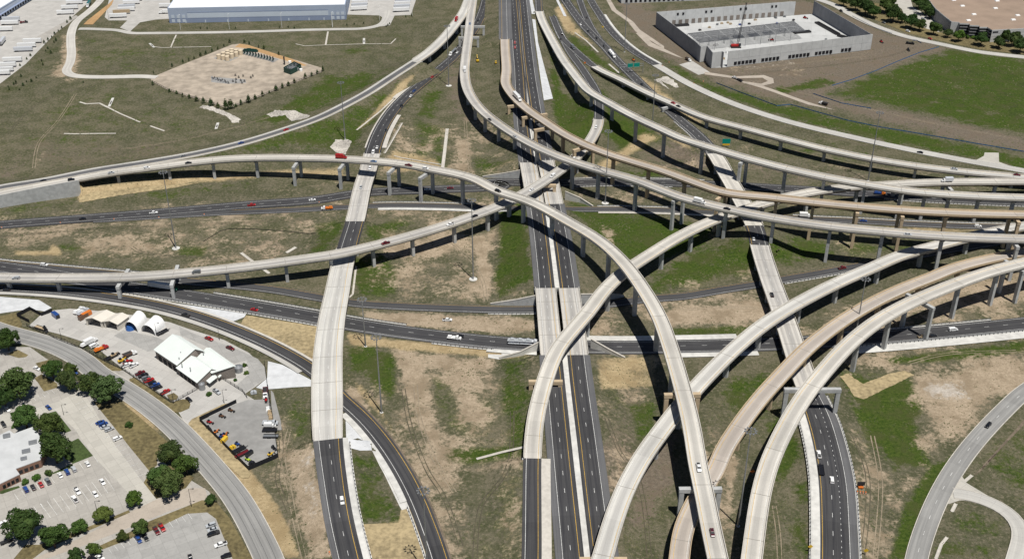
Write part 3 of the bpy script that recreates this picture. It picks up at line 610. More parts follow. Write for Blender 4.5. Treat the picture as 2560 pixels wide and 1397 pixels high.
def build_ground():
    ny, nx = XX.shape; V = np.stack([XX, YY, HZ], -1).reshape(-1, 3)
    idx = np.arange(nx*ny).reshape(ny, nx); F = np.stack([idx[:-1, :-1], idx[:-1, 1:], idx[1:, 1:], idx[1:, :-1]], -1).reshape(-1, 4)
    me = bpy.data.meshes.new('ground'); me.vertices.add(len(V)); me.vertices.foreach_set('co', V.ravel())
    me.loops.add(F.size); me.loops.foreach_set('vertex_index', F.ravel().astype(np.int32))
    me.polygons.add(len(F)); me.polygons.foreach_set('loop_start', np.arange(0, F.size, 4, dtype=np.int32)); me.polygons.foreach_set('loop_total', np.full(len(F), 4, np.int32))
    me.update(); me.validate()
    for an, ks in (('cover', ('green', 'dirt', 'straw')), ('bare', ('soil', 'pale', 'dark'))):
        at_ = me.attributes.new(an, 'FLOAT_COLOR', 'POINT'); c = np.ones((len(V), 4), np.float32)
        for i, k in enumerate(ks): c[:, i] = MASK[k].ravel()
        at_.data.foreach_set('color', c.ravel())
    me.materials.append(MATS['ground'])
    o = bpy.data.objects.new('ground', me); COL.objects.link(o); o['kind'] = 'structure'
build_ground()

# ---------------- flat sheets laid on the ground
LAYER = [0]
def block(poly):
    xs = [p[0] for p in poly]; ys = [p[1] for p in poly]
    ix = np.where((GX > min(xs)) & (GX < max(xs)))[0]; iy = np.where((GY > min(ys)) & (GY < max(ys)))[0]
    if not len(ix) or not len(iy): return
    sl = np.ix_(iy, ix); X = XX[sl]; Y = YY[sl]; ins = np.zeros(X.shape, bool); m = len(poly)
    for i in range(m):
        a = poly[i]; b = poly[(i+1) % m]; c = (a[1] > Y) != (b[1] > Y); ins ^= c & (X < (b[0]-a[0])*(Y-a[1])/((b[1]-a[1]) or 1e-9)+a[0])
    f = FREE[sl]; f[ins] = False; FREE[sl] = f
def sheet(name, pts, mat, dz=None, parent=None, cell=5.0, thick=0.0):
    """polygon traced in the photograph, draped on the ground"""
    if dz is None:
        LAYER[0] += 1; dz = 0.06+0.004*LAYER[0]
    bm = bmesh.new(); vs = []
    for p in pts:
        q = gp(*p); vs.append(bm.verts.new((q.x, q.y, 0)))
    PQ = [(v.co.x, v.co.y) for v in vs]
    f = bm.faces.new(vs); bmesh.ops.triangulate(bm, faces=[f])
    xs = [v.co.x for v in vs]; ys = [v.co.y for v in vs]
    for lo, hi, ax in ((min(xs), max(xs), 0), (min(ys), max(ys), 1)):
        a = math.ceil(lo/cell)*cell
        while a < hi:
            no = (1, 0, 0) if ax == 0 else (0, 1, 0); co = (a, 0, 0) if ax == 0 else (0, a, 0)
            bmesh.ops.bisect_plane(bm, geom=bm.verts[:]+bm.edges[:]+bm.faces[:], plane_co=co, plane_no=no); a += cell
    bmesh.ops.recalc_face_normals(bm, faces=bm.faces[:])
    if bm.faces[:] and sum(f.normal.z for f in bm.faces) < 0: bmesh.ops.reverse_faces(bm, faces=bm.faces[:])
    for v in bm.verts: v.co.z = gz(v.co.x, v.co.y)+dz
    V = [tuple(v.co) for v in bm.verts]; bm.verts.index_update(); F = [tuple(v.index for v in f.verts) for f in bm.faces]; bm.free()
    o = mk(name, V, F, mat, parent)
    if parent is None: o['kind'] = 'structure'
    block([(v_[0], v_[1]) for v_ in PQ])
    return o
def T_(t, *pts): return [px(t, *p) for p in pts]
def rough(pts, amp=2.2, seed=1):
    """uneven outline for spread rock"""
    r = random.Random(seed); out = []
    for a, b in zip(pts, pts[1:]+pts[:1]):
        m = max(2, int(math.hypot(b[0]-a[0], b[1]-a[1])/5))
        for i in range(m): out.append((a[0]+(b[0]-a[0])*i/m+r.uniform(-amp, amp), a[1]+(b[1]-a[1])*i/m+r.uniform(-amp, amp)*.6))
    return out

# ---------------- roads
def road(name, pn, a, b, mat, lines=(), prof=None, pad=0.0):
    p = PT[pn]; q0, q1 = rng_of(p, a, b)
    prof = prof or [(-1, -pad, 0), (1, pad, 0), (1, pad, -.4), (-1, -pad, -.4)]
    o = sweep(name, p, prof, q0-pad, q1+pad, mat, closed=len(prof) > 2, origin=tuple(p.get(q0)[0])); o['kind'] = 'structure'
    for ln in lines: mark(o, p, q0, q1, *ln)
    return o
def mark(o, p, q0, q1, kind, k, c, wid=0.17):
    if kind == 'W': strip('white_edge_line', p, k, c, wid, q0, q1, 'line_white', o)
    if kind == 'Y': strip('yellow_edge_line', p, k, c, wid, q0, q1, 'line_yellow', o)
    if kind == 'D': dashes('lane_dashes', p, c, q0, q1, 'line_white', o, wid, k=k)
    if kind == 'd': dashes('short_dashes', p, c, q0, q1, 'line_white', o, wid, 1.0, 2.7, k=k)
MAIN_L = [('D', 0, 0), ('W', 0, -3.66, .2), ('Y', 0, 3.66, .2)]
MAIN_R = [('D', 0, 0), ('W', 0, 3.66, .2), ('Y', 0, -3.66, .2)]
LEG = [((None), (1320, 405), (1362, 402)), ]
for a_l, b_l, a_r, b_r in (((None), (1320, 405), None, (1362, 402)), ((1338, 512), (1364, 718), (1387, 510), (1421, 718)), ((1380, 888), None, (1443, 888), None)):
    pL, pR = PT['ML'], PT['MR']
    # lane edges sit unevenly about the dashed line: outside shoulders are wider
    road('freeway_carriageway', 'ML', a_l, b_l, 'asphalt_new', MAIN_L, prof=[(0, -6.9, 0), (0, 5.7, 0), (0, 5.7, -.4), (0, -6.9, -.4)])
    road('freeway_carriageway', 'MR', a_r, b_r, 'asphalt_new', MAIN_R, prof=[(0, -5.5, 0), (0, 7.1, 0), (0, 7.1, -.4), (0, -5.5, -.4)])
    road('freeway_shoulder', 'ML', a_l, b_l, 'asphalt_grey', prof=[(0, -6.9, .012), (0, -4.0, .012)])
    road('freeway_shoulder', 'MR', a_r, b_r, 'asphalt_grey', prof=[(0, 4.0, .012), (0, 7.1, .012)])
    # concrete median between the two
    q0, q1 = rng_of(pL, a_l, b_l); qq, P, n, w = pL.span(q0, q1)
    A = np.c_[P[:, :2]+n*5.75, P[:, 2]+.05]
    jj = [int(np.argmin((pR.P[:, 0]-x)**2+(pR.P[:, 1]-y)**2)) for x, y in P[:, :2]]
    B = np.c_[pR.P[jj, :2]-pR.n[jj]*5.55, pR.P[jj, 2]+.05]
    k = len(A); V = np.vstack([A, B]); F = [(i, i+1, k+i+1, k+i)[::-1] for i in range(k-1)]
    mk('median', V, F, 'concrete_white')['kind'] = 'structure'
    if a_l is not None: continue
    m_ = (A+B)/2; Vb = []; Fb = []
    for i in range(k):
        nn = B[i, :2]-A[i, :2]; nn = nn/np.linalg.norm(nn)
        for e, h in ((-.3, 0), (-.1, .85), (.1, .85), (.3, 0)): Vb.append((m_[i, 0]+nn[0]*e, m_[i, 1]+nn[1]*e, m_[i, 2]+h))
    for i in range(k-1):
        for j in range(3): Fb.append((4*i+j, 4*i+j+1, 4*i+j+5, 4*i+j+4)[::-1])
    Fb += [(0, 1, 2, 3), (4*k-4, 4*k-3, 4*k-2, 4*k-1)]
    nm = {None: 'far', (1338, 512): 'mid', (1380, 888): 'near'}[a_l]
    tag(mk('median_barrier', Vb, Fb, 'concrete'), {'far': 'pale concrete median barrier on the main freeway at the far top edge', 'mid': 'pale concrete median barrier on the short freeway stretch between two overpasses', 'near': 'long pale concrete median barrier on the freeway running to the bottom edge'}[nm], 'barrier')
road('freeway_road', 'F1', None, (931, 386), 'asphalt_new', [('W', -1, 1.6), ('Y', 1, -1.2), ('D', 0, -.2)])
road('freeway_road', 'F1', (888, 553), (868, 624), 'asphalt_new', [('W', -1, 3), ('Y', 1, -1.4), ('D', 0, .6)])
road('freeway_road', 'F1', (820, 1104), None, 'asphalt_new', [('W', -1, 2.8, .2), ('Y', 1, -2.2, .2), ('D', 0, .6)])
road('freeway_shoulder', 'F1', (820, 1104), None, 'asphalt_grey', prof=[(-1, 0, .012), (-1, 2.5, .012)])
road('freeway_road', 'F8', None, (1783, 383), 'asphalt_old', [('W', -1, 1.6), ('W', 1, -1.6), ('D', 0, 0)])
road('freeway_road', 'F8', (1884, 562), (1897, 612), 'asphalt_new', [('Y', -1, 1.4), ('W', 1, -2.2), ('D', 0, 0)])
road('freeway_road', 'F8', (2022, 965), None, 'asphalt_new', [('Y', -1, 1.0, .2), ('W', 1, -3.6, .2), ('D', 0, -2.6), ('d', 0, 1.0)])
road('freeway_shoulder', 'F8', (2022, 965), None, 'asphalt_grey', prof=[(1, -3.3, .012), (1, 0, .012)])
road('connector_road', 'RM', None, None, 'asphalt_old', [('W', -1, 1), ('W', 1, -1)])
road('connector_road', 'F3', (1497, 297), None, 'asphalt_old', [('W', -1, 1.2), ('W', 1, -1.2)])
road('connector_road', 'F7', None, (1486, 167), 'asphalt_old', [('W', -1, .8), ('W', 1, -.8)], prof=[(-1, 0, .02), (1, 0, .02), (1, 0, -.4), (-1, 0, -.4)])
road('connector_road', 'F5', None, (1262, 99), 'asphalt_grey', [('W', -1, 1.8), ('Y', 1, -1.6)], prof=[(-1, -3.2, .0), (1, 1.5, .0), (1, 1.5, -.4), (-1, -3.2, -.4)])
road('connector_road', 'F6', None, (1347, 28), 'asphalt_old', [('W', 1, -1.5), ('Y', -1, 1.5)])
road('connector_road', 'F9', None, (1331, 1146), 'asphalt_new', [('W', -1, 1.5, .2), ('Y', 1, -1.6, .2)])
road('service_ramp', 'L', None, (1040, 152), 'concrete_road', [('W', -1, 1.6), ('Y', 1, -1.6)])
road('service_ramp_lane', 'L', None, (1038, 155), 'asphalt_grey', prof=[(0, -2.6, .02), (0, 2.6, .02)])
road('freeway_road', 'E1', None, None, 'asphalt_new', [('D', 0, -.6), ('W', 1, -1.6), ('W', -1, 1.4)])
road('freeway_shoulder', 'E1', None, None, 'asphalt_grey', prof=[(1, -1.4, .012), (1, 0, .012)])
road('frontage_road', 'N1', None, None, 'asphalt_old', [('W', 1, -.9), ('Y', -1, .9)])
road('entrance_ramp', 'CR', None, None, 'asphalt_new', [('Y', -1, 1.3, .22), ('W', 1, -2.0, .22)])
road('freeway_road', 'N2', None, None, 'asphalt_new', [('D', 0, 0), ('W', 1, -2.2), ('W', -1, 2.4)])
road('freeway_shoulder', 'N2', None, None, 'asphalt_old', prof=[(-1, 0, .012), (-1, 2, .012)])
road('frontage_road', 'N3', None, None, 'asphalt_old', [('W', 1, -1), ('Y', -1, 1)])
road('frontage_road', 'RF', None, (1642, 163), 'asphalt_old', [('W', 1, -.6), ('W', -1, .6), ('D', 0, 0)])
road('frontage_road', 'RF', (1642, 163), None, 'concrete_road', [('W', 1, -.3), ('W', -1, .3)])
o_ = road('local_street', 'LR', None, None, 'asphalt_local', [])
for c_ in (-2.9, .3, 3.1): strip('tar_seam', PT['LR'], 0, c_, .14, 0, PT['LR'].s[-1], 'asphalt_old', o_, .012)
road('local_street', 'RR', None, None, 'asphalt_local', [('D', 0, 0)], prof=[(-1, .5, 0), (1, -.5, 0), (1, -.5, -.4), (-1, .5, -.4)])
road('driveway', 'RS', None, None, 'concrete_road')
road('access_road', 'AC', None, None, 'gravel_road')
road('access_road', 'WR', None, None, 'concrete_road')
road('local_street', 'DR', None, None, 'concrete_road')
def kerb(pn, side, a, b, mat='concrete', wid=.4, h=.14, out=0.0):
    p = PT[pn]; q0, q1 = rng_of(p, a, b); s = side
    pr = [(s, out*s, -.2), (s, out*s, h), (s, (out+wid)*s, h), (s, (out+wid)*s, -.4)]
    o = sweep('kerb', p, pr if s > 0 else pr[::-1], q0, q1, mat, origin=tuple(p.get(q0)[0])); o['kind'] = 'structure'
for sd in (-1, 1): kerb('LR', sd, None, None); kerb('RR', sd, None, None, 'concrete', out=-.4); kerb('RS', sd, None, None); kerb('DR', sd, None, None)
def apron(name, pn, k, c0, c1, a, b, mat='concrete_white', dz0=.03, dz1=.0):
    p = PT[pn]; q0, q1 = rng_of(p, a, b)
    if c0 > c1: c0, c1, dz0, dz1 = c1, c0, dz1, dz0
    o = sweep(name, p, [(k, c0, dz0), (k, c1, dz1)], q0, q1, mat, closed=False, origin=tuple(p.get(q0)[0])); o['kind'] = 'structure'; return o
apron('concrete_shoulder', 'F8', -1, 0, -3.6, (2040, 1010), None)
apron('concrete_shoulder', 'F1', 1, 0, 2.6, (820, 1104), None)
apron('concrete_shoulder', 'F9', 1, 0, 4.4, None, (1331, 1148), 'concrete')
apron('concrete_shoulder', 'F1', 1, 0, 3.4, (1003, 308), (938, 372), 'concrete')
apron('concrete_shoulder', 'F1', -1, 0, -4.5, (1088, 160), (1000, 242), 'concrete')
apron('concrete_shoulder', 'F1', -1, 0, -1.2, (1000, 242), (938, 372), 'concrete')
apron('concrete_shoulder', 'CR', 1, 0, 3.2, (868, 1040), (1000, 1262), dz1=-.15)
apron('concrete_shoulder', 'CR', 1, 0, 3.0, None, (770, 930), 'concrete_road')
apron('concrete_shoulder', 'CR', -1, 0, -1.6, None, (770, 930), 'concrete')
apron('concrete_shoulder', 'CR', -1, 0, -1.0, (860, 1000), None, 'soil')
apron('concrete_shoulder', 'N3', 1, 0, 3.2, (950, 513), (1300, 522))
apron('concrete_shoulder', 'N3', 1, 0, 2.2, (1500, 520), (1900, 538), 'concrete')
apron('concrete_shoulder', 'E1', 1, 0, 3.5, (1230, 872), (1345, 880))
apron('concrete_shoulder', 'E1', 1, 0, 4.2, (1700, 872), (1880, 866), 'concrete_white')
apron('concrete_shoulder', 'E1', 1, 0, 7.5, (2130, 857), None, 'concrete_white')
apron('concrete_shoulder', 'E1', -1, 0, -5, (1470, 864), (1850, 858), 'concrete_white')
apron('concrete_shoulder', 'RF', -1, 0, -2.4, (1500, 36), (1642, 163), 'concrete_white')

# ---------------- bridges and flyovers
def bridge(pn, label, a, b, deck='deck_beige', girder='girder_grey', piers=(), lines=(), name='flyover_bridge', tan=False, seed=0, depth=1.9, cat='bridge', par='concrete'):
    p = PT[pn]; q0, q1 = rng_of(p, a, b)
    mid = p.get((q0+q1)/2)[0]
    th = thing(name, label, cat, (mid[0], mid[1], gz(mid[0], mid[1])))
    sweep('deck', p, [(-1, 0, 0), (1, 0, 0), (1, 0, -.32), (-1, 0, -.32)], q0, q1, deck, th)
    for sd in (-1, 1):
        pr = [(sd, -.42*sd, .012), (sd, -.25*sd, .95), (sd, .06*sd, .95), (sd, .06*sd, -.45), (sd, .003*sd, -.45), (sd, .003*sd, .012)]
        sweep('parapet', p, pr if sd > 0 else pr[::-1], q0, q1, par, th)
        pr = [(.5*sd, -1.5, -.325), (.5*sd, 1.5, -.325), (.5*sd, .95, -depth), (.5*sd, -.95, -depth)]
        sweep('girder', p, pr, q0, q1, girder, th)
    for ln in lines: mark(th, p, q0, q1, *ln)
    cm = 'concrete_tan' if tan else 'concrete_grey'
    for pr in piers:
        kind = pr[0]; s_ = p.s_of(*pr[1]); c, t, n, w = p.get(s_); c2 = Vector((c[0], c[1])); t = Vector(t); n = Vector(n); top = c[2]-depth-.03
        V = MB(); 
        jm = MB(); jm.obox(c2, n, w-.9, .3, c[2]+.008, c[2]+.02); jm.build('expansion_joint', 'joint_grey', th)
        if kind == 'S':
            g = gz(c2.x, c2.y)
            cl = MB(); cl.obox(c2, n, 2.4, 2.0, g-1, top-1.6); col = cl.build('pier', pr[2] if len(pr) > 2 else cm, th)
            cp = MB(); cp.obox(c2, n, 2.7, 2.3, top-1.6, top, l1=w*.78, w1=2.3); cp.build('pier_cap', pr[2] if len(pr) > 2 else cm, col)
        else:
            # straddle bent: beam over the road below, one column at each end; ends in metres left (-) and right (+)
            l_, r_ = pr[2], pr[3]; mt = pr[4] if len(pr) > 4 else cm; d_ = Vector(pr[5]).normalized() if len(pr) > 5 else n
            beam = MB(); cc = c2+d_*((l_+r_)/2); beam.obox(cc, d_, r_-l_+2.6, 2.2, top-2.1, top-.02); bo = beam.build('pier_beam', mt, th)
            for e in (l_, r_):
                k = c2+d_*e; g = gz(k.x, k.y); cl = MB(); cl.obox(k, d_, 2.2, 1.9, g-1, top-2.1); cl.build('column', mt, bo)
    return th
RL = [('W', 1, -1.3), ('Y', -1, 1.5)]
RLr = [('W', -1, 1.3), ('Y', 1, -1.5)]
def pp(t, *q): return [('S', px(t, *a)) for a in q]
bridge('F2', 'long pale flyover sweeping from the left retaining wall over everything to the bottom edge', (190, 449), None, 'deck_beige', 'girder_grey',
  [('S', (300, 430)), ('S', (415, 414)), ('S', (528, 402)), ('S', (638, 396)), ('B', (745, 395), -4, 12), ('B', (862, 398), -4, 12), ('B', (985, 408), -4, 12), ('B', (1075, 422), -4, 12), ('S', (1157, 440)), ('S', (1237, 474)), ('S', (1310, 499)), ('S', (1378, 531)), ('S', (1455, 575)), ('S', (1520, 618)), ('S', (1592, 702)), ('S', (1644, 790)), ('S', (1683, 892)),
   ('B', (1700, 975), -8, 8, 'concrete_tan'), ('B', (1752, 1205), -8, 9, 'concrete_grey'), ('S', (1795, 1396))], [('Y', 1, -1.5), ('W', -1, 1.3)])
bridge('F3', 'low flyover crossing the left half beneath the long flyover, bending toward the far freeway', None, (1497, 297), 'deck_grey', 'girder_grey',
  [('S', (20, 694)), ('S', (148, 695)), ('B', (300, 692), -13, 7), ('B', (425, 684), -14, 9), ('S', (570, 671)), ('S', (707, 655)), ('S', (818, 640)), ('S', (930, 616)), ('S', (1033, 587)), ('S', (1131, 558)), ('S', (1216, 528)), ('S', (1268, 506)), ('B', (1360, 452), -8, 8, 'concrete_tan', (1, .0)), ('S', (1440, 392)), ('S', (1474, 356))], [('W', -1, 1.0), ('Y', 1, -1.0)])
bridge('F4', 'nearer of the two long parallel flyovers at right, pale grey deck', None, None, 'deck_grey', 'girder_grey',
  [('B', (1179, 62), -14, 8), ('B', (1171, 88), -9, 9), ('S', (1161, 170)), ('S', (1166, 225)), ('S', (1185, 262)), ('S', (1210, 285)), ('S', (1245, 311)), ('S', (1290, 340)), ('S', (1345, 369)), ('S', (1428, 402)), ('S', (1502, 427)), ('S', (1590, 452)), ('B', (1697, 488), -8, 4), ('S', (1816, 521)), ('S', (1940, 547)), ('S', (2075, 567)), ('S', (2215, 580)), ('S', (2350, 590)), ('B', (2530, 596), -6, 6)], [('W', 1, -1.1), ('Y', -1, 1.1)])
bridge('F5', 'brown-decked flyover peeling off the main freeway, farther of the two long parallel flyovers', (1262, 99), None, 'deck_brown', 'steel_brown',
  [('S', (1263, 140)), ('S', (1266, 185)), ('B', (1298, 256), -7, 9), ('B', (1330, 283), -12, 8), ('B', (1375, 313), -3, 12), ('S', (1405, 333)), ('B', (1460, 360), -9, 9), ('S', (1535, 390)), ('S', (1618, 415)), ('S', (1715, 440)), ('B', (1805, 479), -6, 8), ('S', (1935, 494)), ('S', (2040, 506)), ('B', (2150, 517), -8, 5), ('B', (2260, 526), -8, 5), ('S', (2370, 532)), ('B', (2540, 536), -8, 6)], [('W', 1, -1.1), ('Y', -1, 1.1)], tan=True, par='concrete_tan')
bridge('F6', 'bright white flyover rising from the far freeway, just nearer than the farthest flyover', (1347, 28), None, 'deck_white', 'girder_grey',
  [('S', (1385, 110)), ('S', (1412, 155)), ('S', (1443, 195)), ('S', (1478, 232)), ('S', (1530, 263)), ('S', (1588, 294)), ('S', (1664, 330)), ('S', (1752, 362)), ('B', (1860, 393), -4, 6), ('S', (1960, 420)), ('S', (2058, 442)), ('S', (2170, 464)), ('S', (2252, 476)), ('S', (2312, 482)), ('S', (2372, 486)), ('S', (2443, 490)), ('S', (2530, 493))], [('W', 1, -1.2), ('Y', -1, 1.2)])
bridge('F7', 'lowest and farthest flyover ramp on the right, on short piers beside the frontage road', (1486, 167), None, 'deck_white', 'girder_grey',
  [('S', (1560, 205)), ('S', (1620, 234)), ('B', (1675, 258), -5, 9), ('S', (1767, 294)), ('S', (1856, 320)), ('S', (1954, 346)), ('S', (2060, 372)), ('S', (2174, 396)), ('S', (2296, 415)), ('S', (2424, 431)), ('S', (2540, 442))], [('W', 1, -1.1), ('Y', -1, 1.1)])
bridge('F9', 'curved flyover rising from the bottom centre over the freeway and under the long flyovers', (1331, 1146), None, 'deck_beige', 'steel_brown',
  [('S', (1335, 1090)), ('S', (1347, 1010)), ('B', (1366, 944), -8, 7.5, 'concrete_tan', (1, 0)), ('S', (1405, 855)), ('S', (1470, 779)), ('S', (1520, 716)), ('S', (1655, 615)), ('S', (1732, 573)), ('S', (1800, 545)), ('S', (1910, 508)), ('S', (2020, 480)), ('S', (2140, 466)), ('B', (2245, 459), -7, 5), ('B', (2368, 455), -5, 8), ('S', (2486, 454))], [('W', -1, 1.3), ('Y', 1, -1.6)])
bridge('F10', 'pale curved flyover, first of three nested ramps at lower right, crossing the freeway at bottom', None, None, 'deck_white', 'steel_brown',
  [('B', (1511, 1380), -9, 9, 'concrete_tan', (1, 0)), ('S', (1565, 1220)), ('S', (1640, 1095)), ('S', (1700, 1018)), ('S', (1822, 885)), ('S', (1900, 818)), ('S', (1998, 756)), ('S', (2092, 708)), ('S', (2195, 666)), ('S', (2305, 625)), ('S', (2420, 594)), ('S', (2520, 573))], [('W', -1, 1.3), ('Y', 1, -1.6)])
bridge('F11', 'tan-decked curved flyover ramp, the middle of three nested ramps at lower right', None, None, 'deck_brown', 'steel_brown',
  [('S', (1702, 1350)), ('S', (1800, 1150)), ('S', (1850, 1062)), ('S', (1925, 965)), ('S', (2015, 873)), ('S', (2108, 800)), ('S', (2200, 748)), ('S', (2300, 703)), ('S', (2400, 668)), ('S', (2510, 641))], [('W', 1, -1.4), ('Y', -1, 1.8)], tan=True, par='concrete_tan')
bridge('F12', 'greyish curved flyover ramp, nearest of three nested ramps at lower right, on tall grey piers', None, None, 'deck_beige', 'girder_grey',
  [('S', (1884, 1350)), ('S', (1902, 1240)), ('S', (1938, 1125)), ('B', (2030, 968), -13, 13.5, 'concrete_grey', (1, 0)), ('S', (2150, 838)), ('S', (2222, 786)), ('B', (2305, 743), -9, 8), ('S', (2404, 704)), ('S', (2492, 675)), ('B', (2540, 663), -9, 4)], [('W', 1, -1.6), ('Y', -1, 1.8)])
OV = dict(name='overpass_bridge', depth=1.6)
def bents(p, a, b, n, mat='concrete_grey'):
    q0, q1 = rng_of(PT[p], a, b); out = []
    for i in range(1, n):
        c = PT[p].get(q0+(q1-q0)*i/n)[0]; u, v = proj(c); w = PT[p].get(q0+(q1-q0)*i/n)[3]
        out.append(('B', (float(u), float(v)), -w*.32, w*.32, mat))
    return out
ML1, ML2 = ((1320, 405), (1338, 512)), ((1364, 718), (1380, 888))
MR1, MR2 = ((1362, 402), (1387, 510)), ((1421, 718), (1443, 888))
bridge('ML', 'left freeway overpass deck crossing the upper cross road under the flyovers', *ML1, 'deck_grey', 'girder_grey', bents('ML', *ML1, 4), MAIN_L, **OV)
bridge('MR', 'right freeway overpass deck crossing the upper cross road under the flyovers', *MR1, 'deck_grey', 'girder_grey', bents('MR', *MR1, 4), MAIN_R, **OV)
bridge('ML', 'left freeway overpass deck crossing the lower cross freeway in the centre', *ML2, 'deck_grey', 'girder_grey', bents('ML', *ML2, 4), MAIN_L, **OV)
bridge('MR', 'right freeway overpass deck crossing the lower cross freeway in the centre', *MR2, 'deck_grey', 'girder_grey', bents('MR', *MR2, 4), MAIN_R, **OV)
bridge('F1', 'wide pale overpass at left centre crossing the upper cross freeway', (931, 386), (888, 553), 'deck_grey', 'girder_grey', bents('F1', (931, 386), (888, 553), 5), [('W', -1, 2), ('W', 1, -2), ('D', 0, 0)], **OV)
bridge('F1', 'long wide pale overpass at left curving down over the entrance ramp to the bottom', (868, 624), (820, 1104), 'deck_white', 'girder_grey', bents('F1', (868, 624), (820, 1104), 8), [('W', -1, 3.6), ('Y', 1, -3.4), ('D', 0, .4)], **OV)
bridge('F8', 'upper right overpass carrying the straight freeway under the parallel flyovers', (1783, 383), (1884, 562), 'deck_beige', 'girder_grey', bents('F8', (1783, 383), (1884, 562), 5), [('W', -1, 1.2), ('W', 1, -1.2)], **OV)
bridge('F8', 'straight concrete overpass right of centre passing under three nested ramps', (1897, 612), (2022, 965), 'deck_grey', 'girder_grey', bents('F8', (1897, 612), (2022, 965), 8), [('W', -1, 1.2), ('W', 1, -1.2), ('D', 0, 0)], **OV)
bridge('L', 'concrete ramp bridge with black underside beside the far upper freeway left of centre', (1040, 152), None, 'deck_white', 'steel_brown', [('S', (1075, 130)), ('S', (1110, 95)), ('S', (1140, 58))], [('W', -1, 1.6), ('Y', 1, -1.6)], **OV)

# ---------------- retaining walls, wing walls
def wall(name, label, base, tops, mat='concrete_grey', thick=.6, cap=True, cat='wall'):
    """base: pixels on the ground; tops: heights above ground at each"""
    Q = [gp(*b) for b in base]; o = None; V = []; F = []
    for q, h in zip(Q, tops): V += [(q.x, q.y, 0), (q.x, q.y, h)]
    Q0 = list(Q)
    for i, (q, h) in enumerate(zip(Q0, tops)):
        j = min(i+1, len(Q)-1); k = max(i-1, 0); d = (Q0[j]-Q0[k]).to_2d().normalized(); n = Vector((d.y, -d.x))
        if n.y > 0: n = -n
        V[2*i] = (q.x, q.y, -1); V[2*i+1] = (q.x, q.y, h)
        Q[i] = (q, n)
    m = len(Q)
    B = [(V[2*i][0]-Q[i][1].x*thick, V[2*i][1]-Q[i][1].y*thick, V[2*i][2]) for i in range(m)]; Tt = [(V[2*i+1][0]-Q[i][1].x*thick, V[2*i+1][1]-Q[i][1].y*thick, V[2*i+1][2]) for i in range(m)]
    FV = [V[2*i] for i in range(m)]+[V[2*i+1] for i in range(m)]+B+Tt
    for i in range(m-1): F += [(i, i+1, m+i+1, m+i), (2*m+i+1, 2*m+i, 3*m+i, 3*m+i+1), (m+i, m+i+1, 3*m+i+1, 3*m+i)]
    F += [(0, m, 3*m, 2*m), (m-1, 2*m-1, 4*m-1, 3*m-1)[::-1]]
    o = tag(mk(name, FV, F, mat), label, cat)
    if cap:
        CV = []; CF = []
        for i in range(m):
            q = FV[m+i]; n = Q[i][1]
            for e in (.12, -thick-.12):
                for h in (0.01, .45): CV.append((q[0]+n.x*e, q[1]+n.y*e, q[2]+h))
        for i in range(m-1):
            a = 4*i; b = a+4; CF += [(a, b, b+1, a+1), (a+1, b+1, b+3, a+3), (a+3, b+3, b+2, a+2)]
        CF += [(0, 1, 3, 2), (4*m-4, 4*m-3, 4*m-1, 4*m-2)[::-1]]
        mk('coping', CV, CF, 'concrete', o)
    return o
p_ = PT['F2']; q0, q1 = rng_of(p_, None, (190, 449))
o_ = sweep('retaining_wall', p_, [(1, .05, -.2), (1, .05, .9), (1, .55, .9), (1, .55, -12), (1, .05, -12)], q0, q1+1, 'concrete_grey', origin=tuple(p_.get(q0)[0])); tag(o_, 'tall grey retaining wall at the left edge below the start of the long flyover', 'wall')
o_ = sweep('ramp_deck', p_, [(-1, 0, 0), (1, 0.05, 0), (1, 0.05, -.4), (-1, 0, -.4)], q0, q1, 'deck_beige'); o_['kind'] = 'structure'
o_ = sweep('barrier', p_, [(-1, .05, .012), (-1, .15, .9), (-1, .45, .9), (-1, .55, .012)], q0, q1, 'concrete'); tag(o_, 'low pale barrier between the two ramps at the left edge', 'barrier')
AB = [('ML', ML1), ('MR', MR1), ('ML', ML2), ('MR', MR2), ('F1', ((931, 386), (888, 553))), ('F1', ((868, 624), (820, 1104))), ('F8', ((1783, 383), (1884, 562))), ('F8', ((1897, 612), (2022, 965))), ('L', ((1040, 152), None)), ('F3', ((1497, 297), None)), ('F5', ((1262, 99), None)), ('F6', ((1347, 28), None)), ('F7', ((1486, 167), None)), ('F9', ((1331, 1146), None))]
ORDN = {'ML': 'left freeway', 'MR': 'right freeway', 'F1': 'wide left-hand overpass', 'F8': 'straight right-hand overpass', 'L': 'far left ramp bridge', 'F3': 'low left flyover', 'F5': 'brown flyover', 'F6': 'white far flyover', 'F7': 'farthest right flyover', 'F9': 'bottom centre curved flyover'}
cnt = {}
for pn, (a, b) in AB:
    p = PT[pn]; q = [p.s_of(*a)] if b is None else [p.s_of(*a), p.s_of(*b)]
    for i, s_ in enumerate(q):
        c, t, n, w = p.get(s_); cnt[pn] = cnt.get(pn, 0)+1
        mb = MB(); mb.obox(c[:2], n, w+1.4, 1.2, -1, c[2]-.42); 
        wl = w+1.4
        o_ = mb.build('abutment_wall', 'concrete_grey'); 
        far = {1: 'farthest', 2: 'second', 3: 'third', 4: 'nearest'}[cnt[pn]] if pn in ('ML', 'MR', 'F1', 'F8') else 'only'
        tag(o_, ('concrete abutment wall under the deck end of the %s' % ORDN[pn]) if far == 'only' else '%s concrete abutment wall under the %s, counted from the far end' % (far, ORDN[pn]), 'wall')
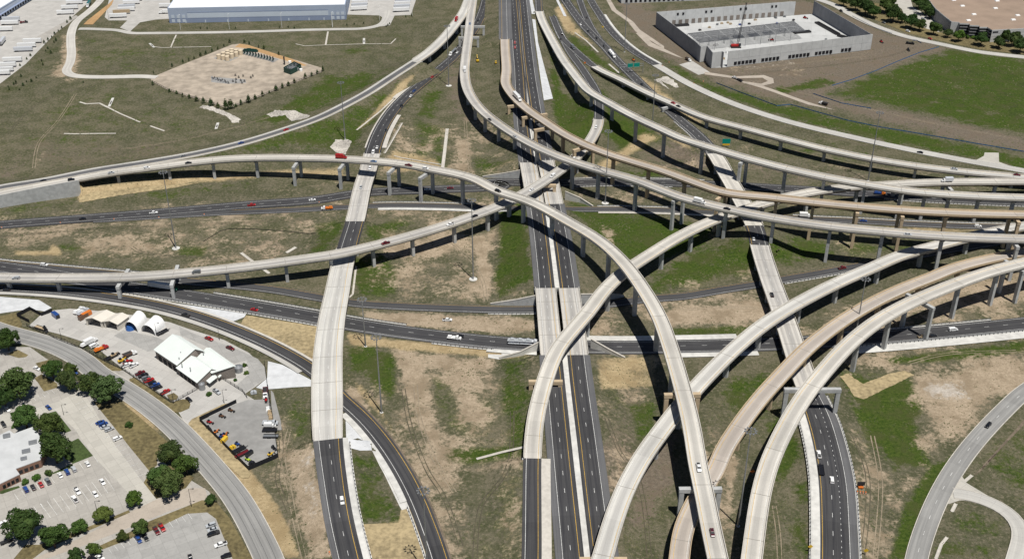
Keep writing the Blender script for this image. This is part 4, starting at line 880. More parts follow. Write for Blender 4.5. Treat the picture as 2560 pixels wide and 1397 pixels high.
# walls that hold the fill beside the bridge ends
def wing(label, pts, tops, mat='concrete_grey'): wall('wing_wall', label, pts, tops, mat)
wing('triangular grey wing wall left of the central overpass beside the thin frontage road', [(1226, 762), (1290, 764), (1338, 765)], [.7, 4, 7.2])
wing('triangular grey wing wall right of the central overpass behind the curved flyover', [(1452, 762), (1530, 750), (1560, 742)], [7.2, 4, .7])
wing('triangular grey wing wall left of the freeway at the upper cross road', [(1206, 444), (1260, 446), (1300, 447)], [.7, 4, 6.8])
wing('white wing wall right of the freeway at the upper cross road', [(1412, 500), (1450, 507), (1482, 518)], [6.5, 3.5, .7], 'concrete_white')
wing('white wing wall at the near left corner of the central overpass', [(1248, 897), (1300, 890), (1352, 878)], [.5, 2.5, 6.5], 'concrete_white')
wing('white wing wall at the near right corner of the central overpass', [(1476, 872), (1520, 884), (1562, 896)], [6.5, 3, .5], 'concrete_white')

# ---------------- guard rails
def guardrail(pn, side, off, a, b, label, strip_w=1.1, lift=0.0):
    p = PT[pn]; q0, q1 = rng_of(p, a, b); c = p.get((q0+q1)/2)[0]
    th = thing('guardrail', label, 'guardrail', (c[0], c[1], c[2]))
    s = side
    sweep('mow_strip', p, [(s, s*(off-strip_w/2) if s > 0 else s*(off+strip_w/2), -.06+lift), (s, s*(off+strip_w/2) if s > 0 else s*(off-strip_w/2), -.06+lift)], q0, q1, 'concrete_white', th, closed=False)
    pr = [(s, s*off-.06, .5+lift), (s, s*off+.06, .5+lift), (s, s*off+.06, .85+lift), (s, s*off-.06, .85+lift)]
    sweep('rail', p, pr, q0, q1, 'galvanised', th)
    mb = MB(); q = q0+1
    while q < q1:
        c, t, n, w = p.get(q); d = s*w/2+s*off; mb.obox((c[0]+n[0]*(d+s*.22), c[1]+n[1]*(d+s*.22)), t, .3, .3, c[2]-.3+lift, c[2]+.8+lift); q += 2.6
    po = mb.build('posts', 'dark_metal', th); po['kind'] = 'stuff'
guardrail('F8', -1, 4.2, (2045, 1030), None, 'guardrail on a white strip left of the lower right freeway')
guardrail('F8', 1, .7, (2030, 985), None, 'guardrail on a white strip right of the lower right freeway')
guardrail('F1', 1, 3.2, (820, 1108), None, 'guardrail on a white strip right of the freeway at the lower left')
guardrail('CR', 1, .9, (1012, 1275), None, 'short guardrail beside the entrance ramp at the bottom edge')
guardrail('E1', -1, 1.2, (520, 735), (1000, 825), 'guardrail along the far side of the lower cross freeway at left')
guardrail('E1', 1, .9, (330, 722), (810, 812), 'guardrail along the near side of the lower cross freeway at left')
guardrail('E1', 1, .9, (1080, 850), (1240, 873), 'guardrail along the near side of the lower cross freeway left of the overpass')
guardrail('E1', -1, .9, (2120, 838), (2500, 808), 'guardrail along the far side of the lower cross freeway at the right')
guardrail('E1', 1, .7, (2080, 862), None, 'guardrail along the near side of the lower cross freeway at the right')
guardrail('N1', -1, .8, (-60, 630), (400, 690), 'guardrail along the far side of the road at the left edge')
guardrail('N1', 1, .8, (1220, 780), (1335, 782), 'short guardrail beside the thin frontage road left of the overpass')
guardrail('N1', 1, .8, (1955, 712), (2130, 675), 'guardrail beside the thin frontage road right of the straight overpass')
guardrail('N2', -1, .8, (1440, 450), (1760, 458), 'guardrail on the far side of the upper cross freeway right of the overpass')
guardrail('N2', 1, .8, (1430, 462), (1680, 466), 'guardrail on the near side of the upper cross freeway right of the overpass')
guardrail('N2', 1, .8, (2200, 498), None, 'guardrail on the near side of the upper cross freeway at the right edge')
guardrail('N3', -1, .8, (930, 506), (1180, 508), 'guardrail beside the inner frontage road left of the overpass')
guardrail('N3', -1, .8, (1500, 514), (1690, 522), 'guardrail beside the inner frontage road under the parallel flyovers')
guardrail('N3', -1, .8, (1990, 538), None, 'guardrail beside the inner frontage road at the right edge')
guardrail('F8', -1, .7, (1700, 300), (1778, 376), 'guardrail left of the far right freeway before its overpass')
# ================= yards, pads and other flat sheets
slabs('lot_pale', (0.37, 0.35, 0.318), 4.6, -32, .35); slabs('lot_grey', (0.335, 0.328, 0.312), 5, -30, .35); slabs('lane_tan', (0.40, 0.35, 0.295), 7, -28, .4, .1)
simple('liner_white', (0.53, 0.54, 0.55), .8, .16, .25); slabs('drive_pale', (0.44, 0.42, 0.375), 5, -38, .22)
sheet('gravel_pad', T_('D3', (-40,610),(60,590),(1180,135),(1300,118),(1420,135),(2000,320),(2530,480),(2520,540),(1330,1010),(1150,1085),(1040,1055),(740,965),(200,790),(10,690)), 'gravel_pad')
sheet('orange_soil_bank', T_('D3', (1300,120),(1430,138),(2080,345),(2300,440),(2250,450),(1760,300),(1420,190),(1230,170)), 'orange_soil')
sheet('gravel_patch', T_('D3', (880,690),(880,610),(1150,630),(1390,650),(1400,700),(1130,715)), 'gravel_grey')
sheet('tank_pad', T_('D3', (910,335),(1240,220),(1340,250),(1270,330),(1130,392)), 'gravel_grey')
sheet('separator_pad', T_('D3', (1350,255),(1420,235),(1890,350),(1800,400)), 'gravel_grey')
sheet('rock_chute', rough(T_('D3', (710,1060),(760,1030),(930,1060),(1150,1150),(1310,1240),(1290,1290),(1190,1290),(1120,1200),(900,1120))), 'rock')
sheet('rock_basin', rough(T_('D3', (1710,1165),(1830,1110),(2130,1110),(2230,1160),(2360,1190),(2300,1230),(2080,1275),(2010,1210),(1980,1180),(1770,1205))), 'rock')
sheet('rock_basin', rough(T_('A2', (-70,1090),(-30,1040),(70,1040),(90,1060),(40,1150),(-40,1130))), 'rock')
sheet('rock_basin', rough(T_('E1', (210,1190),(380,1140),(470,1170),(590,1300),(540,1310),(430,1260),(300,1200),(440,1330))), 'rock')
sheet('concrete_yard', [(-40,255),(0,210),(65,160),(120,103),(175,48),(232,-2),(232,-30),(-40,-30)], 'concrete_yard')
sheet('concrete_yard', [(280,-30),(425,-30),(425,48),(388,50),(350,57),(325,80),(300,70),(318,52),(272,52),(262,44)], 'concrete_yard')
sheet('concrete_yard', T_('D2', (1340,-120),(2420,-120),(2300,228),(2060,238),(1990,380),(1840,400),(1875,260),(1830,235),(1350,222)), 'concrete_yard')
sheet('concrete_curb_strip', T_('D1', (480,590),(1130,230),(1160,250),(700,590),(560,720)), 'lot_pale')
sheet('dirt_road', T_('E4', (1680,-30),(1740,-30),(1850,150),(2100,330),(2200,450),(2556,690),(2556,730),(2130,470),(2020,330),(1780,160)), 'lane_tan')
sheet('dirt_road', T_('E1', (0,470),(180,640),(640,870),(560,850),(130,690),(-60,500)), 'lane_tan')
sheet('construction_drive', T_('E1', (580,965),(780,910),(1040,1080),(870,1118)), 'concrete_yard')
sheet('dirt_road', T_('E1', (960,1070),(1400,1140),(1840,1120),(1980,1170),(1990,1240),(1830,1280),(2500,1520),(2900,1640),(2500,1560),(1800,1310),(1380,1190),(1800,1250),(1900,1210),(1820,1160),(1400,1170),(960,1110)), 'lane_tan')
sheet('concrete_drive', T_('E7', (1640,120),(1850,120),(1960,60),(1970,10),(2180,15),(2185,150),(2360,215),(1700,160)), 'drive_pale')
sheet('concrete_lot', T_('E3', (560,0),(860,-40),(900,100),(1260,330),(1300,480),(1160,500),(800,280),(740,140)), 'drive_pale')
sheet('concrete_lot', T_('E3', (1170,480),(1300,500),(1560,560),(1900,640),(2200,700),(2190,730),(1700,620),(1300,560)), 'drive_pale')
sheet('tree_lawn', T_('E3', (-600,-120),(0,160),(420,330),(820,500),(1300,610),(1900,740),(2556,810),(2556,640),(2100,600),(1500,540),(1100,430),(700,230),(400,60)), 'dry_lawn')
# white concrete and liners
sheet('slope_paving', T_('A2', (1428,145),(1452,150),(1472,320),(1505,450),(1582,735),(1515,748),(1492,600),(1450,300)), 'liner_white')
sheet('slope_paving', T_('E4', (555,0),(600,0),(640,190),(640,215),(590,215)), 'liner_white')
sheet('gore_paving', T_('B1', (960,868),(1150,862),(1830,965),(1815,990),(1670,1045),(1480,985),(1330,930)), 'liner_white')
sheet('liner', T_('B1', (-60,835),(0,838),(290,862),(385,920),(330,947),(215,930),(0,962),(-60,970)), 'liner_white')
sheet('liner', [(640,969),(668,945),(670,903),(706,912),(778,950),(780,966),(735,968),(660,974)], 'liner_white')
sheet('fan_paving', T_('C2', (42,372),(120,400),(225,505),(238,592),(150,592),(45,568)), 'liner_white')
sheet('ditch_lining', T_('C2', (238,592),(275,600),(400,800),(535,1015),(460,1035),(440,1000),(330,770)), 'concrete_white')
sheet('slope_paving', T_('B2', (1100,1265),(1200,1268),(1200,1235),(1470,1215),(1470,1222),(1180,1303),(1100,1290)), 'concrete_white')
sheet('median_paving', T_('E4', (950,0),(985,0),(1110,250),(1065,245)), 'liner_white')
sheet('straw_mat', rough(T_('C3', (1185,40),(1260,130),(1290,190),(1365,212),(1740,30),(1660,0),(1560,20),(1360,95),(1290,55),(1250,20)), 1.3, 34), 'straw_mat')
sheet('straw_mat', rough(T_('B1', (590,100),(700,60),(1200,15),(1480,-8),(1330,25),(900,85),(590,140)), 1.3, 35), 'straw_mat')
sheet('straw_mat', rough(T_('B1', (1780,1050),(1830,975),(2360,1060),(2340,1180),(2330,1290),(2080,1195)), 1.3, 36), 'straw_mat')
sheet('straw_mat', rough(T_('C2', (150,1140),(440,1130),(450,1035),(530,1020),(560,1120),(640,1290),(660,1400),(200,1400)), 1.3, 37), 'straw_mat')
sheet('bare_strip', T_('D1', (1240,370),(1300,310),(1620,60),(1700,-20),(1660,80),(1380,370)), 'orange_soil')
sheet('driveway_mouth', T_('C3', (1985,990),(2085,765),(2125,830),(2300,935),(2210,962),(2075,962),(2010,985)), 'drive_pale')
sheet('dark_verge', T_('C3', (2180,780),(2240,740),(2250,700),(2500,430),(2556,360),(2556,400),(2420,540),(2280,700)), 'soil')
# depot
sheet('depot_yard', [(72,815),(105,785),(135,776),(175,772),(230,776),(330,788),(425,806),(470,822),(560,850),(622,882),(656,915),(667,945),(640,966),(612,985),(640,1002),(575,1032),(520,1042),(498,1042),(475,1072),(466,1062),(455,1045),(430,1002),(380,972),(330,938),(300,917),(245,872),(200,852),(150,836),(110,826)], 'concrete_yard')
sheet('yard_patch', T_('D4', (1690,592),(1830,512),(2330,612),(2440,665),(2300,800),(2200,830)), 'lot_grey')
sheet('yard_patch', T_('D5', (880,100),(1040,180),(1700,420),(2050,580),(2150,700),(2170,860),(1870,1080),(1700,1000),(1920,800),(1880,600),(1700,650),(1300,400),(900,230)), 'lot_grey')
sheet('entry_drive', T_('D4', (640,575),(700,585),(860,650),(830,745),(790,780),(520,640),(560,610)), 'lot_pale')
sheet('entry_drive', T_('D7', (1560,280),(1830,275),(1980,375),(1910,440),(1925,500),(1700,400)), 'lot_pale')
sheet('verge', T_('D4', (240,522),(330,470),(620,572),(600,604),(480,606)), 'dry_lawn')
sheet('verge', T_('D4', (845,662),(910,664),(1210,790),(1570,985),(1815,1098),(1780,1118),(1620,1115),(1300,945),(840,715)), 'dry_lawn')
sheet('verge', T_('D5', (145,872),(225,860),(500,1060),(750,1235),(835,1200),(930,1178),(1005,1180),(1048,1250),(1030,1315),(900,1372),(780,1372),(600,1262),(250,1012),(132,932)), 'dry_lawn')
sheet('verge', T_('D5', (690,1122),(800,1082),(865,1132),(850,1182),(760,1205)), 'dry_lawn')
sheet('verge', T_('D4', (0,300),(250,250),(330,420),(320,460),(160,520),(0,455)), 'dry_lawn')
sheet('straw_verge', T_('D6', (58,625),(72,575),(118,522),(575,302),(690,282),(232,548),(958,1284),(1000,1330),(960,1397),(860,1397),(85,712)), 'straw_mat')
sheet('equipment_yard', T_('D6', (245,550),(780,292),(945,240),(1165,232),(1185,80),(1250,62),(1292,330),(1402,1072),(972,1272)), 'gravel_grey')
sheet('equipment_yard', T_('D6', (1290,92),(1330,132),(1440,560),(1452,682),(1356,700),(1300,330)), 'gravel_grey')
# parking lots at lower left
sheet('parking_lot', [(-30,868),(75,868),(110,893),(160,925),(205,965),(232,990),(290,1045),(345,1090),(400,1150),(470,1196),(522,1228),(565,1290),(605,1400),(-30,1400)], 'lot_pale')
sheet('main_drive', T_('C1', (200,300),(430,228),(600,150),(640,190),(860,560),(1065,830),(1165,955),(1050,1010),(700,640),(560,440),(420,300),(250,360),(0,430),(0,330)), 'drive_pale')
sheet('driveway', T_('C1', (1525,872),(1545,955),(1250,1045),(960,1165),(640,1292),(330,1400),(240,1400),(600,1240),(960,1052),(1170,952),(1390,872)), 'lane_tan')
sheet('parking_lot', T_('C1', (760,1332),(1130,1190),(1390,1066),(1540,1056),(1602,1102),(1725,1400),(640,1400)), 'lot_grey')
sheet('verge', T_('C1', (690,225),(800,252),(900,232),(1000,312),(1150,442),(1252,532),(1172,602),(1168,702),(1112,748),(960,562),(850,422)), 'dry_lawn')
sheet('tree_island', T_('C1', (1068,832),(1112,752),(1252,702),(1442,792),(1382,872),(1162,952)), 'dry_lawn')
sheet('lawn', T_('D7', (600,942),(830,880),(1062,1172),(980,1202),(600,1132)), 'lawn')
sheet('lawn', T_('C1', (512,536),(582,502),(692,632),(542,692),(482,642),(502,562)), 'lawn')
sheet('lawn', T_('C1', (340,782),(540,690),(545,720),(380,772)), 'lawn')
sheet('lawn', T_('C1', (0,890),(140,855),(150,868),(20,915),(0,915)), 'lawn')
sheet('verge', T_('D7', (500,400),(620,330),(850,470),(860,530),(650,590),(560,450)), 'dry_lawn')
sheet('verge', T_('D7', (530,170),(720,120),(780,160),(620,330),(600,260)), 'dry_lawn')
sheet('footpath', T_('D7', (480,395),(510,390),(655,590),(610,615)), 'lot_pale')
sheet('verge', T_('C1', (957,1035),(968,1052),(720,1162),(520,1247),(330,1332),(240,1400),(100,1400),(190,1292),(290,1292),(500,1217),(700,1142)), 'dry_lawn')
sheet('verge', T_('C1', (1500,962),(1595,962),(1705,1092),(1880,1400),(1730,1400),(1605,1100),(1540,1052),(1390,1062),(1130,1187),(760,1328),(740,1300),(960,1200),(1100,1122),(1250,1062)), 'dry_lawn')
sheet('verge', T_('D4', (100,870),(260,800),(420,880),(390,910),(280,925)), 'dry_lawn')
def stalls(t, s0, step, n, vec, wid=.14):
    V = []; F = []
    for i in range(n):
        a = g6(t, s0[0]+step[0]*i, s0[1]+step[1]*i); b = g6(t, s0[0]+step[0]*i+vec[0], s0[1]+step[1]*i+vec[1])
        d = (b-a).to_2d().normalized(); k = Vector((-d.y, d.x))*wid/2
        for q in (a, b):
            for e in (-1, 1): V.append((q.x+k.x*e, q.y+k.y*e, gz(q.x, q.y)+.34))
        j = len(V)-4; F.append((j, j+1, j+3, j+2))
    mk('stall_lines', V, F, 'line_white')['kind'] = 'structure'
stalls('D8', (480,750), (75,-32), 11, (118,165)); stalls('D8', (170,632), (85,-40), 12, (50,74)); stalls('D8', (400,782), (75,-32), 2, (40,66))
stalls('D8', (1990,962), (75,-32), 4, (46,66)); stalls('D8', (1275,1275), (72,-33), 5, (45,60)); stalls('D7', (1060,712), (58,73), 9, (140,-60)); stalls('C1', (790,500), (29,36), 9, (62,-28)); stalls('D7', (210,780), (70,-26), 9, (48,50))
def track(t, pts, mat='lane_tan', gap=1.9, wid=.55):
    """two wheel ruts left by site traffic"""
    Q = [g6(t, *p) for p in pts]; D = []
    for i in range(len(Q)-1):
        p0, p1, p2, p3 = Q[max(i-1, 0)], Q[i], Q[i+1], Q[min(i+2, len(Q)-1)]; m = max(2, int((p2-p1).length/4))
        for k in range(m):
            u = k/m; D.append(.5*((2*p1)+(p2-p0)*u+(2*p0-5*p1+4*p2-p3)*u*u+(3*p1-p0-3*p2+p3)*u**3))
    D.append(Q[-1]); V = []; F = []; r = random.Random(len(D))
    for e in (-gap/2, gap/2):
        k0 = len(V)
        for i, d in enumerate(D):
            t_ = (D[min(i+1, len(D)-1)]-D[max(i-1, 0)]).to_2d().normalized(); n_ = Vector((-t_.y, t_.x)); w_ = wid*r.uniform(.5, 1.2)
            for s_ in (-.5, .5): x = d.x+n_.x*(e+s_*w_); y = d.y+n_.y*(e+s_*w_); V.append((x, y, gz(x, y)+.05))
        F += [(k0+2*i, k0+2*i+1, k0+2*i+3, k0+2*i+2) for i in range(len(D)-1)]
    mk('wheel_track', V, F, mat)['kind'] = 'structure'
simple('rut', (0.25, 0.205, 0.145), .95, .3, .5); simple('rut_dark', (0.085, 0.075, 0.05), .95, .3, .5)
for t, pts, mt in (('B2', [(820,420),(900,500),(985,580),(1060,720),(1085,870)], 'rut'), ('C1', [(2150,430),(2105,640),(2150,880),(2190,1100),(2260,1397)], 'rut'), ('C1', [(2080,420),(2090,600),(2060,800),(2150,1050)], 'rut_dark'), ('C2', [(470,130),(520,400),(640,720),(780,950),(900,1300)], 'rut_dark'), ('C2', [(560,100),(590,350),(700,650),(850,900)], 'rut'), ('A2', [(930,900),(945,1100),(970,1290)], 'rut'), ('A2', [(1010,520),(980,700),(1040,800)], 'rut_dark'),
  ('B1', [(-40,395),(500,350),(950,322),(1500,300),(2300,262)], 'rut_dark'), ('B1', [(-40,360),(400,335),(1100,290),(1900,240)], 'rut'), ('B1', [(980,470),(1120,520),(1700,560)], 'rut_dark'), ('C3', [(1290,480),(1390,760),(1390,1080),(1350,1397)], 'rut_dark'), ('C3', [(1430,480),(1490,850),(1450,1397)], 'rut'), ('C3', [(700,1000),(730,1200),(740,1397)], 'rut'), ('A1', [(560,700),(430,900),(290,1060),(250,1250)], 'rut'), ('A1', [(60,1000),(240,800),(480,690),(700,640)], 'rut_dark'), ('A1', [(640,560),(1000,490),(1300,520)], 'rut_dark'), ('A1', [(900,1110),(1300,1050),(1700,960),(2000,870)], 'rut'), ('A1', [(300,1290),(900,1150),(1500,1000),(1900,900)], 'rut_dark'),
  ('B3', [(0,935),(300,915),(620,925)], 'rut'), ('B3', [(1700,1330),(2000,1260),(2500,1240)], 'rut'), ('A3', [(300,980),(900,1135),(1400,1235),(2000,1290)], 'rut'), ('A3', [(0,690),(500,870),(1000,1000),(1500,1110)], 'rut_dark'), ('A3', [(700,640),(1200,765),(1800,900),(2520,1040)], 'rut'), ('A3', [(480,520),(900,470),(1380,420)], 'rut'), ('A3', [(600,540),(1000,500),(1500,430),(1750,350)], 'rut_dark'), ('C2', [(1980,350),(2080,600),(2200,760),(2260,1000),(2300,1397)], 'rut_dark'), ('C2', [(1000,1397),(1050,1000),(1250,700),(1280,300)], 'rut_dark')): track(t, pts, mt)
# drainage flumes
def flume(pts, wid=1.5, label=None, mat='concrete'):
    wid *= .8
    Q = [gp(*p) for p in pts]; V = []; F = []
    R_ = []
    for a, b in zip(Q[:-1], Q[1:]):
        m = max(1, int((b-a).length/6))
        for i in range(m): R_.append(a.lerp(b, i/m))
    R_.append(Q[-1])
    for i, q in enumerate(R_):
        d = (R_[min(i+1, len(R_)-1)]-R_[max(i-1, 0)]).to_2d().normalized(); k = Vector((-d.y, d.x)); z = gz(q.x, q.y)
        for e, h in ((-1, .3), (-.72, .3), (-.6, .1), (.6, .1), (.72, .3), (1, .3)): V.append((q.x+k.x*e*wid/2, q.y+k.y*e*wid/2, z+h))
    for i in range(len(R_)-1):
        for j in range(5): F.append((6*i+j, 6*i+j+1, 6*i+j+7, 6*i+j+6)[::-1])
    tag(mk('drain_channel', V, F, mat), label, 'drain')
flume(T_('D1', (2290,700),(2400,715),(2556,712))+T_('A1', (1570,350)), 1.6, 'thin white drain channel running across the grass north of the gravel pad')
flume(T_('A1', (1270,352),(1310,262)), 1.8, 'short white drain channel joining the pale road north of the gravel pad at left')
flume(T_('D2', (585,658),(720,688),(1040,675),(1600,660),(2000,658),(2060,600),(2080,580)), 1.6, 'long white drain channel in the grass right of the gravel pad')
flume(T_('D2', (1035,675),(1070,475)), 2.2, 'white drain channel running up to the pale warehouse road')
flume(T_('A1', (590,760),(640,775),(740,770),(800,800)), 2.6, 'curved white drain channel head in the far left grass')
flume(T_('A1', (800,800),(900,850),(1040,910)), 2.0, 'diagonal broken white drain channel in the far left grass')
flume(T_('A1', (1115,938),(1220,975)), 2.0, 'last short piece of the diagonal white drain in the far left grass')
flume(T_('A1', (475,995),(560,998),(720,995),(860,994)), 2.2, 'level white drain channel in the left grass above the ramp')
flume(T_('A2', (797,958),(775,1150),(762,1255)), 3.2, 'straight white drain channel down the slope in the upper centre')
flume(T_('C2', (1015,655),(1200,605),(1362,568)), 2.0, 'white concrete drain running to the curved flyover start at bottom centre')
flume(T_('B1', (1790,512),(1880,580),(2000,665)), 2.6, 'short diagonal white drain in the left middle grass by the low flyover')
flume(T_('B1', (2130,512),(2200,470)), 3.0, 'short stubby white drain in the left middle grass')
flume(T_('C3', (1900,1397),(1940,1290),(1985,1235)), 1.8, 'narrow white drain channel beside the street at lower right')
flume(T_('C3', (2020,1045),(2050,985)), 2.0, 'short white kerb drain south of the lower right driveway')
flume(T_('C3', (2110,825),(2170,775)), 2.0, 'short white kerb drain north of the lower right driveway')
flume(T_('E4', (1230,490),(1400,610),(1575,780)), 2.2, 'white drain in the grass between the far upper roads')
flume(T_('E4', (1735,955),(1890,1090)), 2.4, 'short white drain below the far sign gantry')
flume(T_('A2', (400,1160),(520,1185),(750,1225)), 1.6, 'thin white drain behind the long flyover left of centre')
flume(T_('B2', (30,880),(95,820),(120,610)), 1.6, 'white drain running up the slope beside the left overpass')
flume(T_('A2', (125,968),(300,830),(400,735)), 2.0, 'white drain line beside the far left freeway')
flume(T_('A2', (330,1140),(460,915)), 2.6, 'pale concrete strip right of the far left freeway')
def headwall(t, pts, label):
    q = [g6(t, *p) for p in pts]; mb = MB(); c = sum((Vector(v) for v in q), Vector())/len(q)
    d = (q[1]-q[0]).to_2d(); mb.obox((c.x, c.y), d, d.length, 2.2, c.z-.3, c.z+.3)
    o = tag(mb.build('headwall', 'concrete_white'), label, 'drain outlet')
    h = MB(); h.obox((c.x-d.normalized().x*d.length*.05, c.y-d.normalized().y*d.length*.05), d, d.length*.4, 1.1, c.z+.302, c.z+.31); h.build('opening', 'joint_dark', o)
headwall('D1', [(2290,710), (2225,650)], 'white concrete drain outlet in the grass left of the gravel pad top')
headwall('D2', [(1605,660), (1605,575)], 'white concrete drain outlet on the long channel right of the pad')
headwall('A1', [(810,795), (840,730)], 'white concrete drain outlet in the far left grass')
headwall('A1', [(1605,960), (1620,915)], 'white slotted concrete outlet below the gravel pad corner')

# ================= buildings
simple('roof_white', (0.80, 0.80, 0.79), .6, .03, .05); simple('wall_blue', (0.36, 0.42, 0.53), .7, .05, .1); simple('wall_bluegrey', (0.25, 0.30, 0.42), .7, .05, .1); simple('panel_pale', (0.52, 0.58, 0.66), .7, .05, .1)
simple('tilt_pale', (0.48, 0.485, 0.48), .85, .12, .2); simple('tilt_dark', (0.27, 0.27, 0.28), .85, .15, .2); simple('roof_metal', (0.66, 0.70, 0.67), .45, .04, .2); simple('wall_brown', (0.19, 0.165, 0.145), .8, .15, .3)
simple('roof_tan', (0.275, 0.205, 0.155), .9, .16, .06); simple('roof_grey', (0.50, 0.51, 0.515), .85, .12, .15); simple('brick', (0.24, 0.14, 0.10), .9, .15, .5); simple('canvas', (0.80, 0.80, 0.79), .8, .04, .3); simple('shed_roof', (0.62, 0.58, 0.51), .7, .05, .2)
simple('opening_dark', (0.012, 0.012, 0.015), .9, 0); simple('red_paint', (0.42, 0.03, 0.025), .5, .1, 1); simple('tank_tan', (0.62, 0.52, 0.38), .6, .08, .4); simple('tank_green', (0.015, 0.055, 0.045), .5, .1, .5); simple('yellow_paint', (0.62, 0.40, 0.03), .5, .1, 1); simple('orange_paint', (0.60, 0.16, 0.03), .5, .15, 1); simple('blue_paint', (0.03, 0.10, 0.30), .5, .15, 1); simple('sign_green', (0.0, 0.22, 0.17), .5, .05, 1)
def quadwall(mb, a, b, z0, z1, off=0.0, th=.12):
    """thin slab on the vertical line a-b, pushed out by off to the right of a->b"""
    d = (Vector((b[0], b[1]))-Vector((a[0], a[1]))).normalized(); n = Vector((d.y, -d.x))
    A = Vector((a[0], a[1]))+n*off; B = Vector((b[0], b[1]))+n*off
    mb.add([(A.x, A.y, z0), (B.x, B.y, z0), (B.x, B.y, z1), (A.x, A.y, z1), (A.x+n.x*th, A.y+n.y*th, z0), (B.x+n.x*th, B.y+n.y*th, z0), (B.x+n.x*th, B.y+n.y*th, z1), (A.x+n.x*th, A.y+n.y*th, z1)],
           [(0,1,2,3),(7,6,5,4),(0,4,5,1),(1,5,6,2),(2,6,7,3),(3,7,4,0)])
def lerp2(a, b, t): return (a[0]+(b[0]-a[0])*t, a[1]+(b[1]-a[1])*t)
# white-roofed warehouse, top
A = at(424, 58.5, .2); B = at(866, 49.5, .2); d = (B-A).to_2d().normalized(); k = Vector((-d.y, d.x)); Hh = 16.2; D_ = 150
wh = thing('warehouse', 'long pale blue warehouse with bright white flat roof at the top edge', 'warehouse', ((A.x+B.x)/2, (A.y+B.y)/2, .2))
fp = [(A.x, A.y), (B.x, B.y), (B.x+k.x*D_, B.y+k.y*D_), (A.x+k.x*D_, A.y+k.y*D_)]
mb = MB(); mb.prism(fp, -.5, Hh); mb.build('wall', 'wall_blue', wh)
mb = MB(); ins = 1.0; mb.prism([(fp[0][0]+d.x*ins+k.x*ins, fp[0][1]+d.y*ins+k.y*ins), (fp[1][0]-d.x*ins+k.x*ins, fp[1][1]-d.y*ins+k.y*ins), (fp[2][0]-d.x*ins, fp[2][1]-d.y*ins), (fp[3][0]+d.x*ins, fp[3][1]+d.y*ins)], Hh, Hh+.12); mb.build('roof', 'roof_white', wh)
for (t0, t1, z0, z1, mt, nm) in ((0.105, .90, 10.6, 11.6, 'wall_bluegrey', 'stripe'), (0.105, .90, 5.3, 10.4, 'panel_pale', 'pale_panel'), (0, 1, 4.5, 5.1, 'wall_bluegrey', 'stripe'), (0, 1, .2, 4.3, 'wall_bluegrey', 'base_panel')):
    mb = MB(); quadwall(mb, lerp2(A, B, t0), lerp2(A, B, t1), z0, z1, .004, .1); mb.build(nm, mt, wh)
for t0 in (.015, .045, .075, .915, .945, .972):
    for z0, z1 in ((5.4, 8.8), (.9, 4.2)):
        mb = MB(); quadwall(mb, lerp2(A, B, t0), lerp2(A, B, t0+.018), z0, z1, .12, .08); mb.build('window', 'panel_pale', wh)
for t0 in (.09, .2, .325, .44, .555, .67, .785, .87):
    mb = MB(); quadwall(mb, lerp2(A, B, t0), lerp2(A, B, t0+.006), .2, 2.9, .13, .08); mb.build('door', 'panel_pale', wh)
mb = MB(); e_ = (A.x+d.x*3, A.y+d.y*3)
for i in range(14):   # dock doors on the yard side
    m2 = MB(); p0 = (B.x+k.x*(10+i*8), B.y+k.y*(10+i*8)); quadwall(m2, p0, (p0[0]+k.x*3, p0[1]+k.y*3), 1, 4.2, .05, .1); m2.build('dock_door', 'wall_bluegrey', wh)
# corner of a second warehouse, top left
A = at(-80, 100, .2); B = at(150, -44, .2); d = (B-A).to_2d().normalized(); k = Vector((-d.y, d.x)); Hh = 11
wh = thing('warehouse', 'corner of a white-roofed warehouse with dark dock doors at the top left corner', 'warehouse', ((A.x+B.x)/2, (A.y+B.y)/2, .2))
fp = [(A.x, A.y), (B.x, B.y), (B.x+k.x*90, B.y+k.y*90), (A.x+k.x*90, A.y+k.y*90)]
mb = MB(); mb.prism(fp, -.5, Hh); mb.build('wall', 'panel_pale', wh); mb = MB(); mb.prism([(fp[0][0]+k.x, fp[0][1]+k.y), (fp[1][0]+k.x, fp[1][1]+k.y), fp[2], fp[3]], Hh, Hh+.1); mb.build('roof', 'roof_white', wh)
mb = MB(); quadwall(mb, A, B, 9.4, 10.2, .004, .1); mb.build('stripe', 'wall_bluegrey', wh)
L_ = (B-A).length
for i in range(int(L_/6)):
    mb = MB(); quadwall(mb, (A.x+d.x*(2+6*i), A.y+d.y*(2+6*i)), (A.x+d.x*(5.2+6*i), A.y+d.y*(5.2+6*i)), 1, 4.6, .004, .12); mb.build('dock_door', 'opening_dark', wh)
mb = MB(); quadwall(mb, A, B, 4.9, 5.4, .02, 2.2); mb.build('canopy', 'wall_bluegrey', wh)
